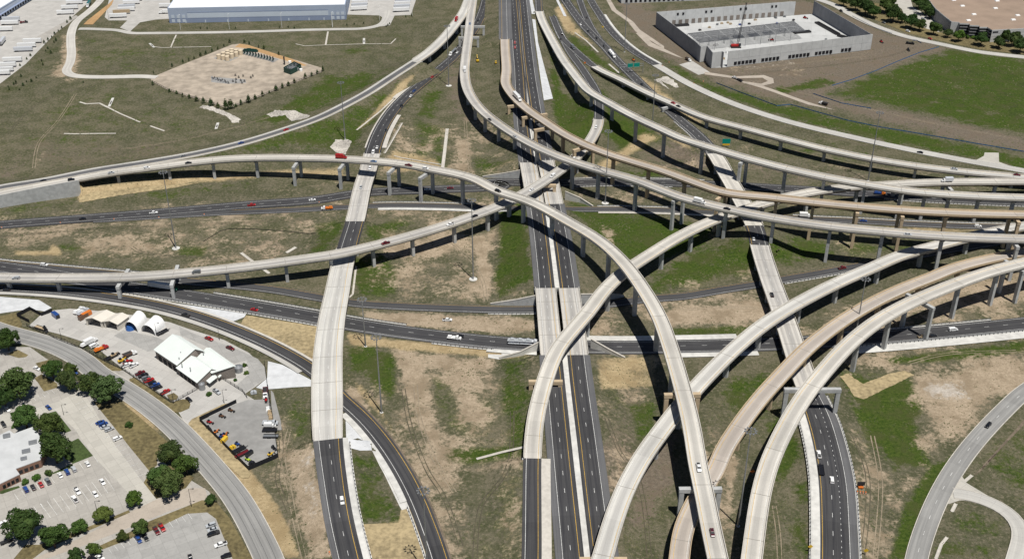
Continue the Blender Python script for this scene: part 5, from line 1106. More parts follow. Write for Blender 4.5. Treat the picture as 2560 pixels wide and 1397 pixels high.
# tilt-wall building under construction, top right
BL, BR, FR, FL = at(1639, 67, .3), at(2031, 36, .3), at(2176, 124, .3), at(1817, 168, .3); NT = at(1736, 143, .3)
cb = thing('unfinished_warehouse', 'unfinished concrete tilt-wall building without a roof at upper right', 'building', (sum(v.x for v in (BL, BR, FR, FL))/4, sum(v.y for v in (BL, BR, FR, FL))/4, .2))
mb = MB(); mb.prism([(v.x, v.y) for v in (NT, at(1752,152,0), at(1764,149,0), at(1782,171,0), at(1800,170,0), FL, FR, BR, BL)], -.3, .5); slabs('slab_pale', (0.47, 0.475, 0.47), 14, 12, .3); mb.build('floor_slab', 'slab_pale', cb)
Hc = 15.6
def panels(a, b, n, mat, mat2=None, z0=.3, h=Hc, gap=.12):
    L = math.hypot(b[0]-a[0], b[1]-a[1]); g = gap/L
    for i in range(n):
        m_ = MB(); quadwall(m_, lerp2(a, b, i/n+g/2), lerp2(a, b, (i+1)/n-g/2), z0, h, -.2, .4); m_.build('wall_panel', mat, cb)
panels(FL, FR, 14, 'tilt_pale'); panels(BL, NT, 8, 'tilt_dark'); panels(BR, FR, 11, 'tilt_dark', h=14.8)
b1 = at(1970, 40, .3); panels((BL.x, BL.y), (b1.x, b1.y), 14, 'tilt_pale')
c0, c1 = at(1985, 40, .3), at(2010, 38, .3); panels((b1.x, b1.y), (c0.x, c0.y), 1, 'tilt_pale')
def openings(a, b, ts, w, z0, z1, mat='opening_dark', off=-.55, th=1.1):
    L = math.hypot(b[0]-a[0], b[1]-a[1])
    for t in ts:
        m_ = MB(); quadwall(m_, lerp2(a, b, t), lerp2(a, b, t+w/L), z0, z1, off, th); m_.build('opening', mat, cb)
openings(FL, FR, [i for j, n_ in enumerate((6, 5, 6, 5, 3)) for i in [.045+.185*j+.0255*m for m in range(n_)]], 3.0, 1.6, 4.6, th=.75, off=-.25)
openings(FL, FR, [.025+.185*j+.0255*n_ for j, n_ in enumerate((6, 5, 6, 5, 3))], 1.1, .6, 3.2, th=.75, off=-.25)
openings((BL.x, BL.y), (b1.x, b1.y), [.12+.048*i for i in range(18)], 3.8, 1.0, 5.6, 'wall_brown', -.3, .8)
openings((BL.x, BL.y), (b1.x, b1.y), [.15,.19,.36,.4,.62,.66,.86,.89], 2.2, 10.5, 13, 'opening_dark', -.3, .8)
mb = MB(); quadwall(mb, FL, FR, 7.6, 7.75, -.23, .46); mb.build('reveal_band', 'tilt_dark', cb)
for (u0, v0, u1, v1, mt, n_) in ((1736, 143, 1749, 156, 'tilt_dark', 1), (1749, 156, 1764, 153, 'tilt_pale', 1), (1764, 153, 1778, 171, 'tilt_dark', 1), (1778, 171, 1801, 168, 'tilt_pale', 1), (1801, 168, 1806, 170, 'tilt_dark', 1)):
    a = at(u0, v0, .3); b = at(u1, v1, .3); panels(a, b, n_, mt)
simple('joist_grey', (.13, .135, .145), .6, .15, 1)
fr = thing('steel_roof_frame', 'dark grid of steel roof joists standing inside the unfinished building', 'steel frame', (0, 0, 0))
c00, c10, c11, c01 = [at(*px('E1', *q), 9.5) for q in ((700,500), (2290,315), (2470,465), (890,645))]
fr.location = tuple((c00+c11)/2)[:2]+(.5,); fr['_o'] = list(fr.location)
NB = 7
for i in range(NB):
    for j in range(2):
        if (i, j) in ((0, 0),): pass
        def q(u, v):
            u = (i+u)/NB; v = (j+v)/2; return (c00*(1-u)+c10*u)*(1-v)+(c01*(1-u)+c11*u)*v
        m_ = MB()
        for s_ in range(24):
            a = q(.03+.94*s_/23, .06); b = q(.03+.94*s_/23, .92); m_.tube(a, b, .17, k=4)
        for v in (.06, .92): m_.tube(q(.02, v), q(.98, v), .3, k=4)
        m_.build('joist_bay', 'joist_grey', fr)
        for (u, v) in ((.02, .06), (.02, .92)):
            m_ = MB(); a = q(u, v); m_.tube((a.x, a.y, .4), (a.x, a.y, 9.4), .22, k=6); m_.build('column', 'galvanised', fr)
for t, a, b, lab in (('E2', (500,500), (745,480), 'dark stack of steel joists lying on the slab of the unfinished building'), ('E2', (840,345), (1160,525), 'long dark stack of steel joists along the right wall of the unfinished building'), ('E2', (1160,540), (1290,575), 'short dark stack of joists near the front right of the unfinished building'), ('E1', (520,395), (720,380), 'thin dark stack of joists by the back wall of the unfinished building'), ('E1', (1980,225), (2200,205), 'dark stack of joists at the far end of the unfinished building')):
    P0 = at(*px(t, *a), .5); P1 = at(*px(t, *b), .5); dd = (P1-P0).to_2d(); m_ = MB(); nn = Vector((-dd.y, dd.x)).normalized()
    for r_ in range(5):
        for h_ in range(2): m_.obox(((P0.x+P1.x)/2+nn.x*(r_-2)*1.1, (P0.y+P1.y)/2+nn.y*(r_-2)*1.1), dd, dd.length, .5, .52+h_*.9, 1.3+h_*.9)
    tag(m_.build('joist_stack', 'dark_metal'), lab, 'steel joists')
# building beyond the top edge
A = at(1553, 9, .2); B = at(1720, 2.5, .2); d = (B-A).to_2d().normalized(); k = Vector((-d.y, d.x))
wb = thing('white_warehouse', 'white building with dark dock openings cut by the top edge right of the freeways', 'warehouse', ((A.x+B.x)/2, (A.y+B.y)/2, .2))
mb = MB(); mb.prism([(A.x, A.y), (B.x+d.x*40, B.y+d.y*40), (B.x+d.x*40+k.x*60, B.y+d.y*40+k.y*60), (A.x+k.x*60, A.y+k.y*60)], -.3, 12); mb.build('wall', 'tilt_pale', wb)
mb = MB(); mb.prism([(A.x+k.x, A.y+k.y), (B.x+d.x*40+k.x, B.y+d.y*40+k.y), (B.x+d.x*40+k.x*60, B.y+d.y*40+k.y*60), (A.x+k.x*60, A.y+k.y*60)], 12, 12.1); mb.build('roof', 'roof_white', wb)
for i in range(13):
    m_ = MB(); t = .06+i*.07; quadwall(m_, lerp2(A, B, t), lerp2(A, B, t+.035), .8, 4.4, .004, .15); m_.build('dock_opening', 'opening_dark', wb)
# brown-roofed office, top right
ob = thing('brown_roof_building', 'large building with a flat tan-brown roof and skylights at the top right corner', 'building', (0, 0, 0)); Hb = 12.5
rp = [at(*px('E3', *q), Hb) for q in ((1050,-120),(1240,130),(1370,240),(1480,325),(1590,335),(1600,350),(1740,356),(1752,378),(1890,386),(1898,408),(2010,408),(2085,452),(2760,418),(2760,-420),(1200,-420))]
ob.location = (rp[11].x, rp[11].y, .2); ob['_o'] = list(ob.location)
mb = MB(); mb.prism([(v.x, v.y) for v in rp], -.3, Hb); mb.build('wall', 'tilt_pale', ob)
cx_, cy_ = np.mean([v.x for v in rp]), np.mean([v.y for v in rp])
mb = MB(); mb.prism([(v.x+(cx_-v.x)*.012, v.y+(cy_-v.y)*.012) for v in rp], Hb, Hb+.1); mb.build('roof', 'roof_tan', ob)
for i in (0, 1, 2, 5, 6, 7, 8, 9, 10):
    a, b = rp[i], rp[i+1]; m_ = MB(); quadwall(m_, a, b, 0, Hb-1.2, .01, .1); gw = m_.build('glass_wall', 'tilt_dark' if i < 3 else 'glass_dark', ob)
    if i > 4:
        for z in (2.5, 5.5, 8.5): m_ = MB(); quadwall(m_, lerp2(a, b, .08), lerp2(a, b, .92), z, z+.9, .12, .1); m_.build('spandrel', 'tilt_dark', gw)
for q in ((1640,95),(1810,220),(2130,130),(2395,300),(2155,20),(2460,235),(1510,10),(1730,310),(2610,110)):
    c = at(*px('E3', *q), Hb+.2); m_ = MB(); m_.obox((c.x, c.y), (1, .2), 4.6, 3.0, Hb+.1, Hb+1.1, 4.0, 2.4); m_.build('skylight', 'canvas', ob)
for z in (3, 6, 9): m_ = MB(); quadwall(m_, lerp2(rp[11], rp[12], .01), lerp2(rp[11], rp[12], .95), z, z+.12, .004, .08); m_.build('panel_joint', 'tilt_dark', ob)
m_ = MB(); quadwall(m_, lerp2(rp[11], rp[12], .02), lerp2(rp[11], rp[12], .14), 9.6, 11, .01, .1); m_.build('window', 'glass_dark', ob)
# depot building with three pale metal roofs
db = thing('depot_building', 'depot building with three stepped pale metal roofs inside the fenced yard', 'building', tuple(g6('D5', 1000, 760)))
def gable(near, ridge, far, zn, zr, zf, wallmat='wall_brown'):
    Nn = [at(*px('D5', *q), zn+.2) for q in near]; Rr = [at(*px('D5', *q), zr+.2) for q in ridge]; Ff = [at(*px('D5', *q), zf+.2) for q in far]
    m_ = MB(); prs = [Nn, Rr, Ff]; V = []
    for i in range(2):
        V += [Nn[i], Rr[i], Ff[i], (Ff[i].x, Ff[i].y, 0), (Nn[i].x, Nn[i].y, 0)]
    m_.add(V, [(0, 1, 2, 3, 4), (9, 8, 7, 6, 5), (0, 4, 9, 5), (2, 7, 8, 3)]); m_.build('wall', wallmat, db)
    m_ = MB()
    for a, b in ((Nn, Rr), (Rr, Ff)):
        e = (a[1]-a[0]).normalized()*.6; o1 = (a[0]-b[0]).normalized()*(.7 if a is Nn else 0); o2 = (b[0]-a[0]).normalized()*(.7 if b is Ff else 0)
        q = [a[0]-e+o1, a[1]+e+o1, b[1]+e+o2, b[0]-e+o2]; m_.add([v+Vector((0, 0, .05)) for v in q]+[v+Vector((0, 0, .3)) for v in q], [(0,3,2,1),(4,5,6,7),(0,1,5,4),(1,2,6,5),(2,3,7,6),(3,0,4,7)])
    m_.build('roof', 'roof_metal', db); return Nn
n1 = gable([(520,440),(850,660)], [(790,217),(1108,430)], [(885,243),(1240,462)], 6.2, 9, 8.2)
n2 = gable([(852,708),(1150,920)], [(1070,538),(1352,724)], [(1140,560),(1402,738)], 4.8, 7, 6.6)
n3 = gable([(1150,568),(1365,775)], [(1290,422),(1676,684)], [(1330,420),(1700,690)], 5.6, 7.6, 7.4)
for nn, ts in ((n1, (.12, .34, .56, .78)), (n2, (.1, .3, .5, .7))):
    for t in ts:
        m_ = MB(); a = lerp2(nn[0], nn[1], t); b = lerp2(nn[0], nn[1], t+.14); quadwall(m_, a, b, .3, 3.8, .01, .12); m_.build('bay_door', 'opening_dark', db)
m_ = MB(); a = at(*px('D5', 1535, 760), 4.2); b = at(*px('D5', 1660, 705), 4.2); quadwall(m_, a, b, .3, 4.2, .1, .15); m_.build('bay_door', 'opening_dark', db)
for q in ((880,580),(905,497),(1045,728),(1240,512),(920,665)):
    c = at(*px('D5', *q), 7.5); m_ = MB(); m_.tube((c.x, c.y, 6), (c.x, c.y, 8.6), .3, k=8); m_.build('roof_vent', 'galvanised', db)
m_ = MB(); c = [at(*px('D5', *q), 3.6) for q in ((1280,905),(1400,805),(1450,850),(1330,945))]; m_.add(c+[v+Vector((0,0,.3)) for v in c], [(0,1,2,3)[::-1],(4,5,6,7),(0,1,5,4),(1,2,6,5),(2,3,7,6),(3,0,4,7)]); m_.build('porch_roof', 'roof_metal', db)
m_ = MB(); c = [at(*px('D5', *q), 3.4) for q in ((1455,840),(1490,805),(1510,825),(1470,862))]; m_.add(c+[v+Vector((0,0,.3)) for v in c], [(0,1,2,3)[::-1],(4,5,6,7),(0,1,5,4),(1,2,6,5),(2,3,7,6),(3,0,4,7)]); m_.build('porch_roof', 'roof_metal', db)
for q in ((1290,930),(1400,900),(1340,880)):
    c = g6('D5', *q); m_ = MB(); m_.box(c.x-.3, c.x+.3, c.y-.3, c.y+.3, 0, 3.6); m_.build('porch_post', 'brick', db)
# round water tanks
def cyl(name, t, q, r, h, mat, label, cat, cone=.5, group=None):
    c = g6(t, *q); m_ = MB(); m_.tube((c.x, c.y, c.z), (c.x, c.y, c.z+h), r, k=20); o = m_.build(name, mat, smooth=False); tag(o, label, cat, group)
    m_ = MB(); m_.tube((c.x, c.y, c.z+h+.01), (c.x, c.y, c.z+h+cone), r*1.02, r*.12, k=20); m_.build('tank_roof', mat, o); return o
cyl('water_tank', 'D5', (1765,765), 2.4, 3.4, 'galvanised', 'round galvanised tank beside the palms in the depot yard', 'tank', .8)
cyl('water_tank', 'D5', (1225,1030), 1.7, 4.0, 'galvanised', 'round galvanised tank by the depot building front corner', 'tank', .6)
# open sheds and canvas arches
def shed(label, q, h, hr):
    fl, fr_, bl, br = [g6('D4', *v) for v in q]; th = thing('storage_shed', label, 'shed', tuple((fl+fr_+bl+br)/4))
    m_ = MB(); up = Vector((0, 0, 1)); fm = (fl+fr_)/2; bm_ = (bl+br)/2
    V = [fl, fl+up*h, fm+up*hr, fr_+up*h, fr_, bl, bl+up*h, bm_+up*hr, br+up*h, br]
    m_.add(V, [(0, 1, 6, 5), (3, 4, 9, 8), (5, 6, 7, 8, 9)]); m_.build('wall', 'shed_roof', th)
    m_ = MB(); e = (fr_-fl).normalized()*.5; f = (fl-bl).normalized()*.5
    for a, b, c, d_ in ((V[1]-e+f, V[2]+f, V[7]-f, V[6]-e-f), (V[2]+f, V[3]+e+f, V[8]+e-f, V[7]-f)): m_.add([a, b, c, d_]+[v+up*.25 for v in (a, b, c, d_)], [(0,1,2,3)[::-1],(4,5,6,7),(0,1,5,4),(1,2,6,5),(2,3,7,6),(3,0,4,7)])
    m_.build('roof', 'shed_roof', th)
    dd = (fr_-fl); m_ = MB(); off = (bl-fl).normalized()*1.0
    a = fl+dd*.02+off; b = fr_-dd*.02+off; quadwall(m_, a, b, fl.z, fl.z+h*.98, 0, .1); m_.build('back_shadow', 'opening_dark', th) if False else None
    for t0 in (0, .9):
        m_ = MB(); quadwall(m_, lerp2(fl, fr_, t0), lerp2(fl, fr_, t0+.1), fl.z-.2, fl.z+h, -.3, .3); m_.build('front_pier', 'shed_roof', th)
shed('left of two cream gabled open sheds in the depot yard', [(1290,440),(1530,480),(1490,330),(1720,365)], 4.6, 6.4)
shed('right of two cream gabled open sheds in the depot yard', [(1560,480),(1770,520),(1740,370),(1930,400)], 4.6, 6.2)
def arch(label, a, b, back, h):
    fl, fr_, bk = g6('D4', *a), g6('D4', *b), g6('D4', *back); dp = bk-fl; dp.z = 0
    th = thing('canvas_shelter', label, 'shelter', tuple((fl+fr_)/2+dp/2)); n = 16; V = []; F = []
    w = (fr_-fl); w.z = 0
    for k_ in range(5):
        for i in range(n+1):
            an = math.pi*i/n; p = fl+w*(.5-.5*math.cos(an))+dp*(k_/4); V.append((p.x, p.y, fl.z+h*math.sin(an)**.8))
    for k_ in range(4):
        for i in range(n): F.append((k_*(n+1)+i, k_*(n+1)+i+1, (k_+1)*(n+1)+i+1, (k_+1)*(n+1)+i))
    mk('canvas', V, F, 'canvas', th, smooth=True)
    V2 = [V[4*(n+1)+i] for i in range(n+1)]; mk('end_panel', V2, [tuple(range(n+1))], 'canvas', th)
    for k_ in range(1, 4):
        m_ = MB(); 
        for i in range(n): m_.tube(Vector(V[k_*(n+1)+i])*1.0+Vector((0, 0, .02)), Vector(V[k_*(n+1)+i+1])+Vector((0, 0, .02)), .1, k=4)
        m_.build('rib', 'canvas', th)
arch('left of two white canvas arch shelters in the depot yard', (1865,500), (2050,545), (2010,330), 6.4)
arch('right of two white canvas arch shelters in the depot yard', (2105,545), (2310,600), (2260,395), 6.4)
m_ = MB(); c = g6('D4', 1945, 490); m_.tube((c.x, c.y, c.z), (c.x, c.y, c.z+2.6), 3.0, 2.0, k=14); tag(m_.build('salt_pile_cover', 'blue_paint'), 'blue covered pile inside the left canvas arch shelter', 'pile')
# office building with pale flat roof at lower left
of = thing('office_building', 'low office building with pale grey flat roof at the left edge among trees', 'building', tuple(g6('C1', 120, 700))); Ho = 4.6
for k_, poly in enumerate(([(105,468),(252,415),(345,572),(300,662),(118,728)], [(-140,540),(70,440),(106,466),(119,729),(146,766),(0,836),(-140,900)])):
    q = [at(*px('C1', *v), Ho) for v in poly]; m_ = MB(); m_.prism([(v.x, v.y) for v in q], -.3, Ho-.01-k_*.3); m_.build('wall', 'brick', of)
    m_ = MB(); m_.prism([(v.x, v.y) for v in q], Ho-k_*.3, Ho+.35-k_*.3); m_.build('roof', 'roof_grey', of)
    for i in range(len(q)-1):
        a, b = q[i], q[i+1]; L = (b-a).length
        if (b-a).x*1 < 0 or L < 5: continue
for a_, b_ in (((300,662),(118,728)), ((146,766),(0,836))):
    a = at(*px('C1', *b_), Ho); b = at(*px('C1', *a_), Ho)
    for t in (.08, .3, .52, .74): m_ = MB(); quadwall(m_, lerp2(a, b, t), lerp2(a, b, t+.15), 1, 3, .01, .08); m_.build('window', 'glass_dark', of)
for q, s_ in (((245,535), 1.6), ((195,600), 1.6), ((178,655), 1.2), ((50,485), 1.4)):
    c = at(*px('C1', *q), Ho+.4); m_ = MB(); m_.obox((c.x, c.y), (1, .4), 3*s_*.8, 2*s_*.8, Ho+.36, Ho+1.4); m_.build('roof_unit', 'galvanised', of)
# ================= vehicles (x forward, standing on z = 0), built once per kind and copied
PROTO = {}
def car_body(prof, w, inset=.12):
    """side outline (x,z) swept across the width; the top is pulled in a little"""
    m_ = MB(); k = len(prof); V = []; zt = max(z for x, z in prof); zb = min(z for x, z in prof)
    for y in (-1, -.86, .86, 1):
        for x, z in prof:
            q = 0 if abs(y) == 1 else 1
            f = 1-(0.06*(z-zb)/(zt-zb)); V.append((x*(1 if q else .985), y*w/2*f, z-(0 if q else .06*(z-zb)/(zt-zb))))
    F = [tuple(range(k)), tuple(range(3*k, 4*k))[::-1]]
    for r in range(3): F += [(r*k+i, (r+1)*k+i, (r+1)*k+(i+1) % k, r*k+(i+1) % k) for i in range(k)]
    m_.add(V, F); return m_
def frustum(x0, x1, y, z0, X0, X1, Y, z1):
    return MB().add([(x0,-y,z0),(x1,-y,z0),(x1,y,z0),(x0,y,z0),(X0,-Y,z1),(X1,-Y,z1),(X1,Y,z1),(X0,Y,z1)], [(3,2,1,0),(4,5,6,7),(0,1,5,4),(1,2,6,5),(2,3,7,6),(3,0,4,7)])
def wheel(x, y, r=.34, w=.24): return MB().tube((x, y-w/2, r), (x, y+w/2, r), r, k=10)
def pm(name, mb, mat, col=None):
    me = bpy.data.meshes.new(name); me.from_pydata(mb.V, [], mb.F); me.update(); me.materials.append(MATS[mat])
    return (name, me, col)
def wheels(xs, y, r=.34, w=.24): return [pm('wheel', wheel(x, s*y, r, w), 'rubber') for x in xs for s in (-1, 1)]
simple('lamp_white', (.75, .75, .7), .3, 0); simple('lamp_red', (.35, .02, .02), .3, 0); simple('bed_dark', (.03, .03, .032), .8, 0); simple('chrome', (.55, .56, .57), .3, 0, metal=.7)
def lamps(xf, xr, y, z): return [pm('headlight', MB().box(xf-.05, xf+.03, s*y-.2, s*y+.2, z-.09, z+.09), 'lamp_white') for s in (-1, 1)]+[pm('tail_light', MB().box(xr-.03, xr+.05, s*y-.16, s*y+.16, z, z+.2), 'lamp_red') for s in (-1, 1)]
PROTO['sedan'] = [pm('body', car_body([(-2.38,.32),(-2.42,.8),(-2.2,.98),(-1.5,1.0),(.95,.98),(2.1,.84),(2.38,.66),(2.4,.32)], 1.84), 'paint', 1), pm('windows', frustum(-1.75, 1.15, .80, .97, -1.1, .25, .62, 1.40), 'glass_dark'), pm('roof', frustum(-1.15, .32, .64, 1.36, -1.0, .18, .58, 1.46), 'paint', 1)]+wheels((-1.4, 1.45), .82)+lamps(2.36, -2.38, .62, .66)
PROTO['suv'] = [pm('body', car_body([(-2.42,.38),(-2.45,.95),(-2.35,1.12),(.95,1.1),(2.15,1.02),(2.4,.8),(2.42,.38)], 1.94), 'paint', 1), pm('windows', frustum(-2.3, 1.2, .86, 1.09, -2.05, .45, .70, 1.66), 'glass_dark'), pm('roof', frustum(-2.15, .55, .74, 1.6, -2.0, .4, .66, 1.76), 'paint', 1)]+wheels((-1.45, 1.5), .88, .38)+lamps(2.38, -2.42, .68, .8)
PROTO['pickup'] = [pm('body', car_body([(-2.85,.45),(-2.88,1.12),(-2.8,1.16),(1.2,1.16),(2.6,1.08),(2.86,.9),(2.88,.45)], 1.98), 'paint', 1), pm('windows', frustum(-1.0, 1.45, .88, 1.14, -.75, .75, .72, 1.74), 'glass_dark'), pm('roof', frustum(-.85, .85, .75, 1.68, -.72, .7, .68, 1.83), 'paint', 1), pm('cargo_bed', MB().box(-2.72, -1.1, -.78, .78, 1.12, 1.19), 'bed_dark')]+wheels((-1.75, 1.8), .9, .4)+lamps(2.84, -2.85, .7, .88)
PROTO['van'] = [pm('body', car_body([(-2.7,.4),(-2.75,1.9),(-2.6,2.08),(1.1,2.05),(1.75,1.35),(2.6,1.1),(2.75,.75),(2.75,.4)], 2.0), 'paint', 1), pm('windows', frustum(1.0, 1.95, .84, 1.36, .9, 1.28, .76, 1.98), 'glass_dark'), pm('side_windows', MB().box(-2.3, .9, -.985, .985, 1.35, 1.8), 'glass_dark')]+wheels((-1.7, 1.75), .88, .37)+lamps(2.7, -2.72, .7, .8)
PROTO['boxtruck'] = [pm('cargo_box', MB().box(-4.0, 1.6, -1.22, 1.22, 1.0, 3.5), 'paint', 1), pm('cab', car_body([(1.75,.6),(1.75,2.3),(2.0,2.45),(2.9,2.4),(3.4,1.6),(4.2,1.45),(4.35,1.0),(4.35,.6)], 2.2), 'paint', 2), pm('windshield', frustum(2.8, 3.6, .9, 1.6, 2.7, 2.98, .84, 2.36), 'glass_dark'), pm('chassis', MB().box(-3.9, 4.0, -.5, .5, .55, .98), 'dark_metal')]+wheels((-2.6, 3.3), .98, .48, .32)+lamps(4.3, -4.0, .8, .9)
TRACTOR = [pm('cab', car_body([(1.2,.9),(1.2,3.5),(1.5,3.7),(2.9,3.3),(3.2,2.2),(4.9,1.85),(5.1,1.1),(5.1,.9)], 2.4), 'paint', 2), pm('windshield', frustum(2.75, 3.3, .98, 2.2, 2.6, 2.95, .9, 3.22), 'glass_dark'), pm('chassis', MB().box(-1.6, 4.8, -.45, .45, .6, 1.05), 'dark_metal'), pm('fuel_tank', MB().tube((1.0, -1.0, .8), (2.6, -1.0, .8), .32, k=10).tube((1.0, 1.0, .8), (2.6, 1.0, .8), .32, k=10), 'chrome')]+wheels((-.9, .3, 4.0), .98, .5, .34)+lamps(5.06, -1.6, .9, 1.2)
PROTO['semi'] = TRACTOR+[pm('trailer_box', MB().box(-14.6, .7, -1.28, 1.28, 1.25, 4.05), 'paint', 1), pm('trailer_frame', MB().box(-14.4, .2, -.5, .5, 1.0, 1.24), 'dark_metal')]+wheels((-13.2, -11.9), .98, .5, .34)
PROTO['trailer'] = [pm('trailer_box', MB().box(-8.0, 8.0, -1.28, 1.28, 1.2, 4.05), 'paint', 1), pm('trailer_frame', MB().box(-7.8, 7.6, -.5, .5, .95, 1.19), 'dark_metal'), pm('landing_gear', MB().box(4.4, 4.7, -.95, -.75, 0, .95).box(4.4, 4.7, .75, .95, 0, .95), 'dark_metal'), pm('rear_door', MB().box(-8.06, -8.005, -1.2, 1.2, 1.3, 3.95), 'galvanised')]+wheels((-6.6, -5.3), .98, .5, .34)
PROTO['tanker'] = TRACTOR+[pm('tank', MB().tube((-13, 0, 2.4), (.6, 0, 2.4), 1.05, k=14), 'chrome'), pm('trailer_frame', MB().box(-12.8, .2, -.5, .5, 1.0, 1.3), 'dark_metal')]+wheels((-11.9, -10.6), .98, .5, .34)
PROTO['carhauler'] = TRACTOR[:3]+TRACTOR[4:]+[pm('deck_lower', MB().box(-14, .6, -1.25, 1.25, .9, 1.1), 'paint', 2), pm('deck_upper', MB().box(-14, .9, -1.25, 1.25, 2.6, 2.75), 'paint', 2), pm('frame_posts', MB().box(-14, -13.8, -1.25, 1.25, 1.1, 2.6).box(-7, -6.8, -1.25, -1.1, 1.1, 2.6).box(-7, -6.8, 1.1, 1.25, 1.1, 2.6).box(.2, .4, -1.25, 1.25, 1.1, 2.6), 'dark_metal')]+[pm('carried_car', car_body([(x-2.1, z), (x-2.1, z+.6), (x-1.2, z+.7), (x-.8, z+1.15), (x+.5, z+1.15), (x+1, z+.7), (x+2.1, z+.55), (x+2.1, z)], 1.7), 'paint', 1) for x in (-11.4, -6.8, -2.2) for z in (1.2, 2.85)]+wheels((-12, -10.7), .98, .5, .34)
PROTO['flatbed'] = [pm('cab', car_body([(1.2,.7),(1.2,2.5),(1.5,2.65),(2.4,2.5),(2.9,1.75),(3.9,1.55),(4.1,1.0),(4.1,.7)], 2.2), 'paint', 2), pm('windshield', frustum(2.3, 3.0, .92, 1.75, 2.2, 2.5, .84, 2.46), 'glass_dark'), pm('bed', MB().box(-4.2, 1.0, -1.2, 1.2, 1.05, 1.25).box(.85, 1.0, -1.2, 1.2, 1.25, 2.3), 'paint', 1), pm('equipment', MB().box(-3.8, -1.6, -.9, .9, 1.26, 2.2).box(-1.2, .5, -1, 1, 1.26, 1.8), 'paint', 1), pm('chassis', MB().box(-4, 3.8, -.5, .5, .55, 1.04), 'dark_metal')]+wheels((-2.6, 3.1), .98, .48, .34)+lamps(4.05, -4.2, .8, .95)
PROTO['dump'] = [pm('cab', PROTO['flatbed'][0][1].copy() and car_body([(1.4,.7),(1.4,2.6),(1.7,2.75),(2.5,2.6),(3.0,1.85),(4.1,1.6),(4.3,1.0),(4.3,.7)], 2.3), 'paint', 2), pm('windshield', frustum(2.4, 3.1, .95, 1.85, 2.3, 2.6, .88, 2.55), 'glass_dark'), pm('dump_body', frustum(-3.6, 1.0, 1.0, 1.1, -4.1, 1.25, 1.25, 2.5), 'paint', 1), pm('load', frustum(-3.7, .9, 1.05, 2.5, -2.6, 0, .5, 2.85), 'bed_dark'), pm('chassis', MB().box(-3.8, 4, -.5, .5, .55, 1.09), 'dark_metal')]+wheels((-2.8, -1.6, 3.2), 1.0, .5, .34)+lamps(4.25, -4.0, .85, 1.0)
PROTO['utility_trailer'] = [pm('flat_bed', MB().box(-4, 3.6, -1.15, 1.15, .75, .95), 'paint', 1), pm('side_rail', MB().box(-4, 3.6, -1.2, -1.1, .95, 1.35).box(-4, 3.6, 1.1, 1.2, .95, 1.35), 'dark_metal'), pm('drawbar', MB().box(3.6, 5.2, -.1, .1, .6, .75), 'dark_metal')]+wheels((-1.4, -.4), 1.05, .4, .26)
PROTO['machine'] = [pm('body', car_body([(-1.8,.7),(-1.8,1.6),(-.3,1.75),(1.6,1.4),(1.7,.7)], 1.7), 'paint', 1), pm('cab', frustum(-1.0, .5, .65, 1.6, -.85, .3, .58, 2.7), 'glass_dark'), pm('boom', MB().box(.4, 3.2, -.18, .18, 1.5, 1.8), 'paint', 1), pm('bucket', frustum(3.0, 3.8, .9, .3, 2.9, 3.5, .9, 1.2), 'dark_metal')]+wheels((-1.1, 1.2), .95, .6, .4)
PROTO['excavator'] = [pm('track', MB().box(-2.0, 2.0, s*1.2-.3, s*1.2+.3, 0, .9), 'rubber') for s in (-1, 1)]+[pm('house', car_body([(-2.4,1.0),(-2.4,2.2),(-.4,2.3),(1.3,2.0),(1.3,1.0)], 2.7), 'paint', 1), pm('cab', frustum(-.2, 1.5, .5, 2.0, -.1, 1.2, .45, 3.1), 'glass_dark'), pm('boom', MB().tube((.8, 0, 1.8), (4.6, 0, 5.4), .38, .3, k=6), 'paint', 1), pm('stick', MB().tube((4.5, 0, 5.5), (7.0, 0, 2.6), .3, .22, k=6), 'paint', 1), pm('bucket', frustum(6.3, 7.3, .6, .8, 6.7, 7.5, .6, 2.4), 'dark_metal')]
PROTO['roller'] = [pm('drum', MB().tube((1.6, -.95, .75), (1.6, .95, .75), .75, k=14), 'dark_metal'), pm('body', car_body([(-2.2,.8),(-2.2,1.7),(-.6,1.8),(.6,1.4),(.6,.8)], 1.7), 'paint', 1), pm('drum_frame', MB().box(.5, 2.4, -1.15, -1.0, .6, .95).box(.5, 2.4, 1.0, 1.15, .6, .95), 'paint', 1), pm('canopy', MB().box(-1.2, .3, -.8, .8, 2.6, 2.7).box(-1.1, -1.0, -.7, -.6, 1.7, 2.6).box(-1.1, -1.0, .6, .7, 1.7, 2.6).box(.1, .2, -.7, -.6, 1.5, 2.6).box(.1, .2, .6, .7, 1.5, 2.6), 'paint', 1)]+wheels((-1.5,), .85, .7, .4)
PROTO['pallet_stack'] = [pm('stack', MB().box(-1.6, 1.6, -1.1, 1.1, 0, .5).box(-1.4, 1.5, -1.0, .9, .52, 1.1).box(-1.2, .8, -.9, .8, 1.12, 1.6), 'paint', 1), pm('strap', MB().box(-.1, .1, -1.12, 1.12, .2, 1.62), 'dark_metal')]
PROTO['container'] = [pm('box', MB().box(-3, 3, -1.2, 1.2, .1, 2.6), 'paint', 1), pm('door', MB().box(3.005, 3.07, -1.1, 1.1, .25, 2.45), 'dark_metal'), pm('base_rail', MB().box(-3.02, 3.02, -1.22, 1.22, 0, .098), 'dark_metal')]
KN = dict(sedan='sedan', suv='sport utility car', pickup='pickup truck', van='van', boxtruck='box truck', semi='articulated truck', trailer='semi-trailer', tanker='tanker truck', carhauler='car carrier truck', flatbed='flatbed truck', dump='dump truck', utility_trailer='flat trailer', machine='loader machine', excavator='excavator', roller='roller', pallet_stack='stack of materials', container='steel box')
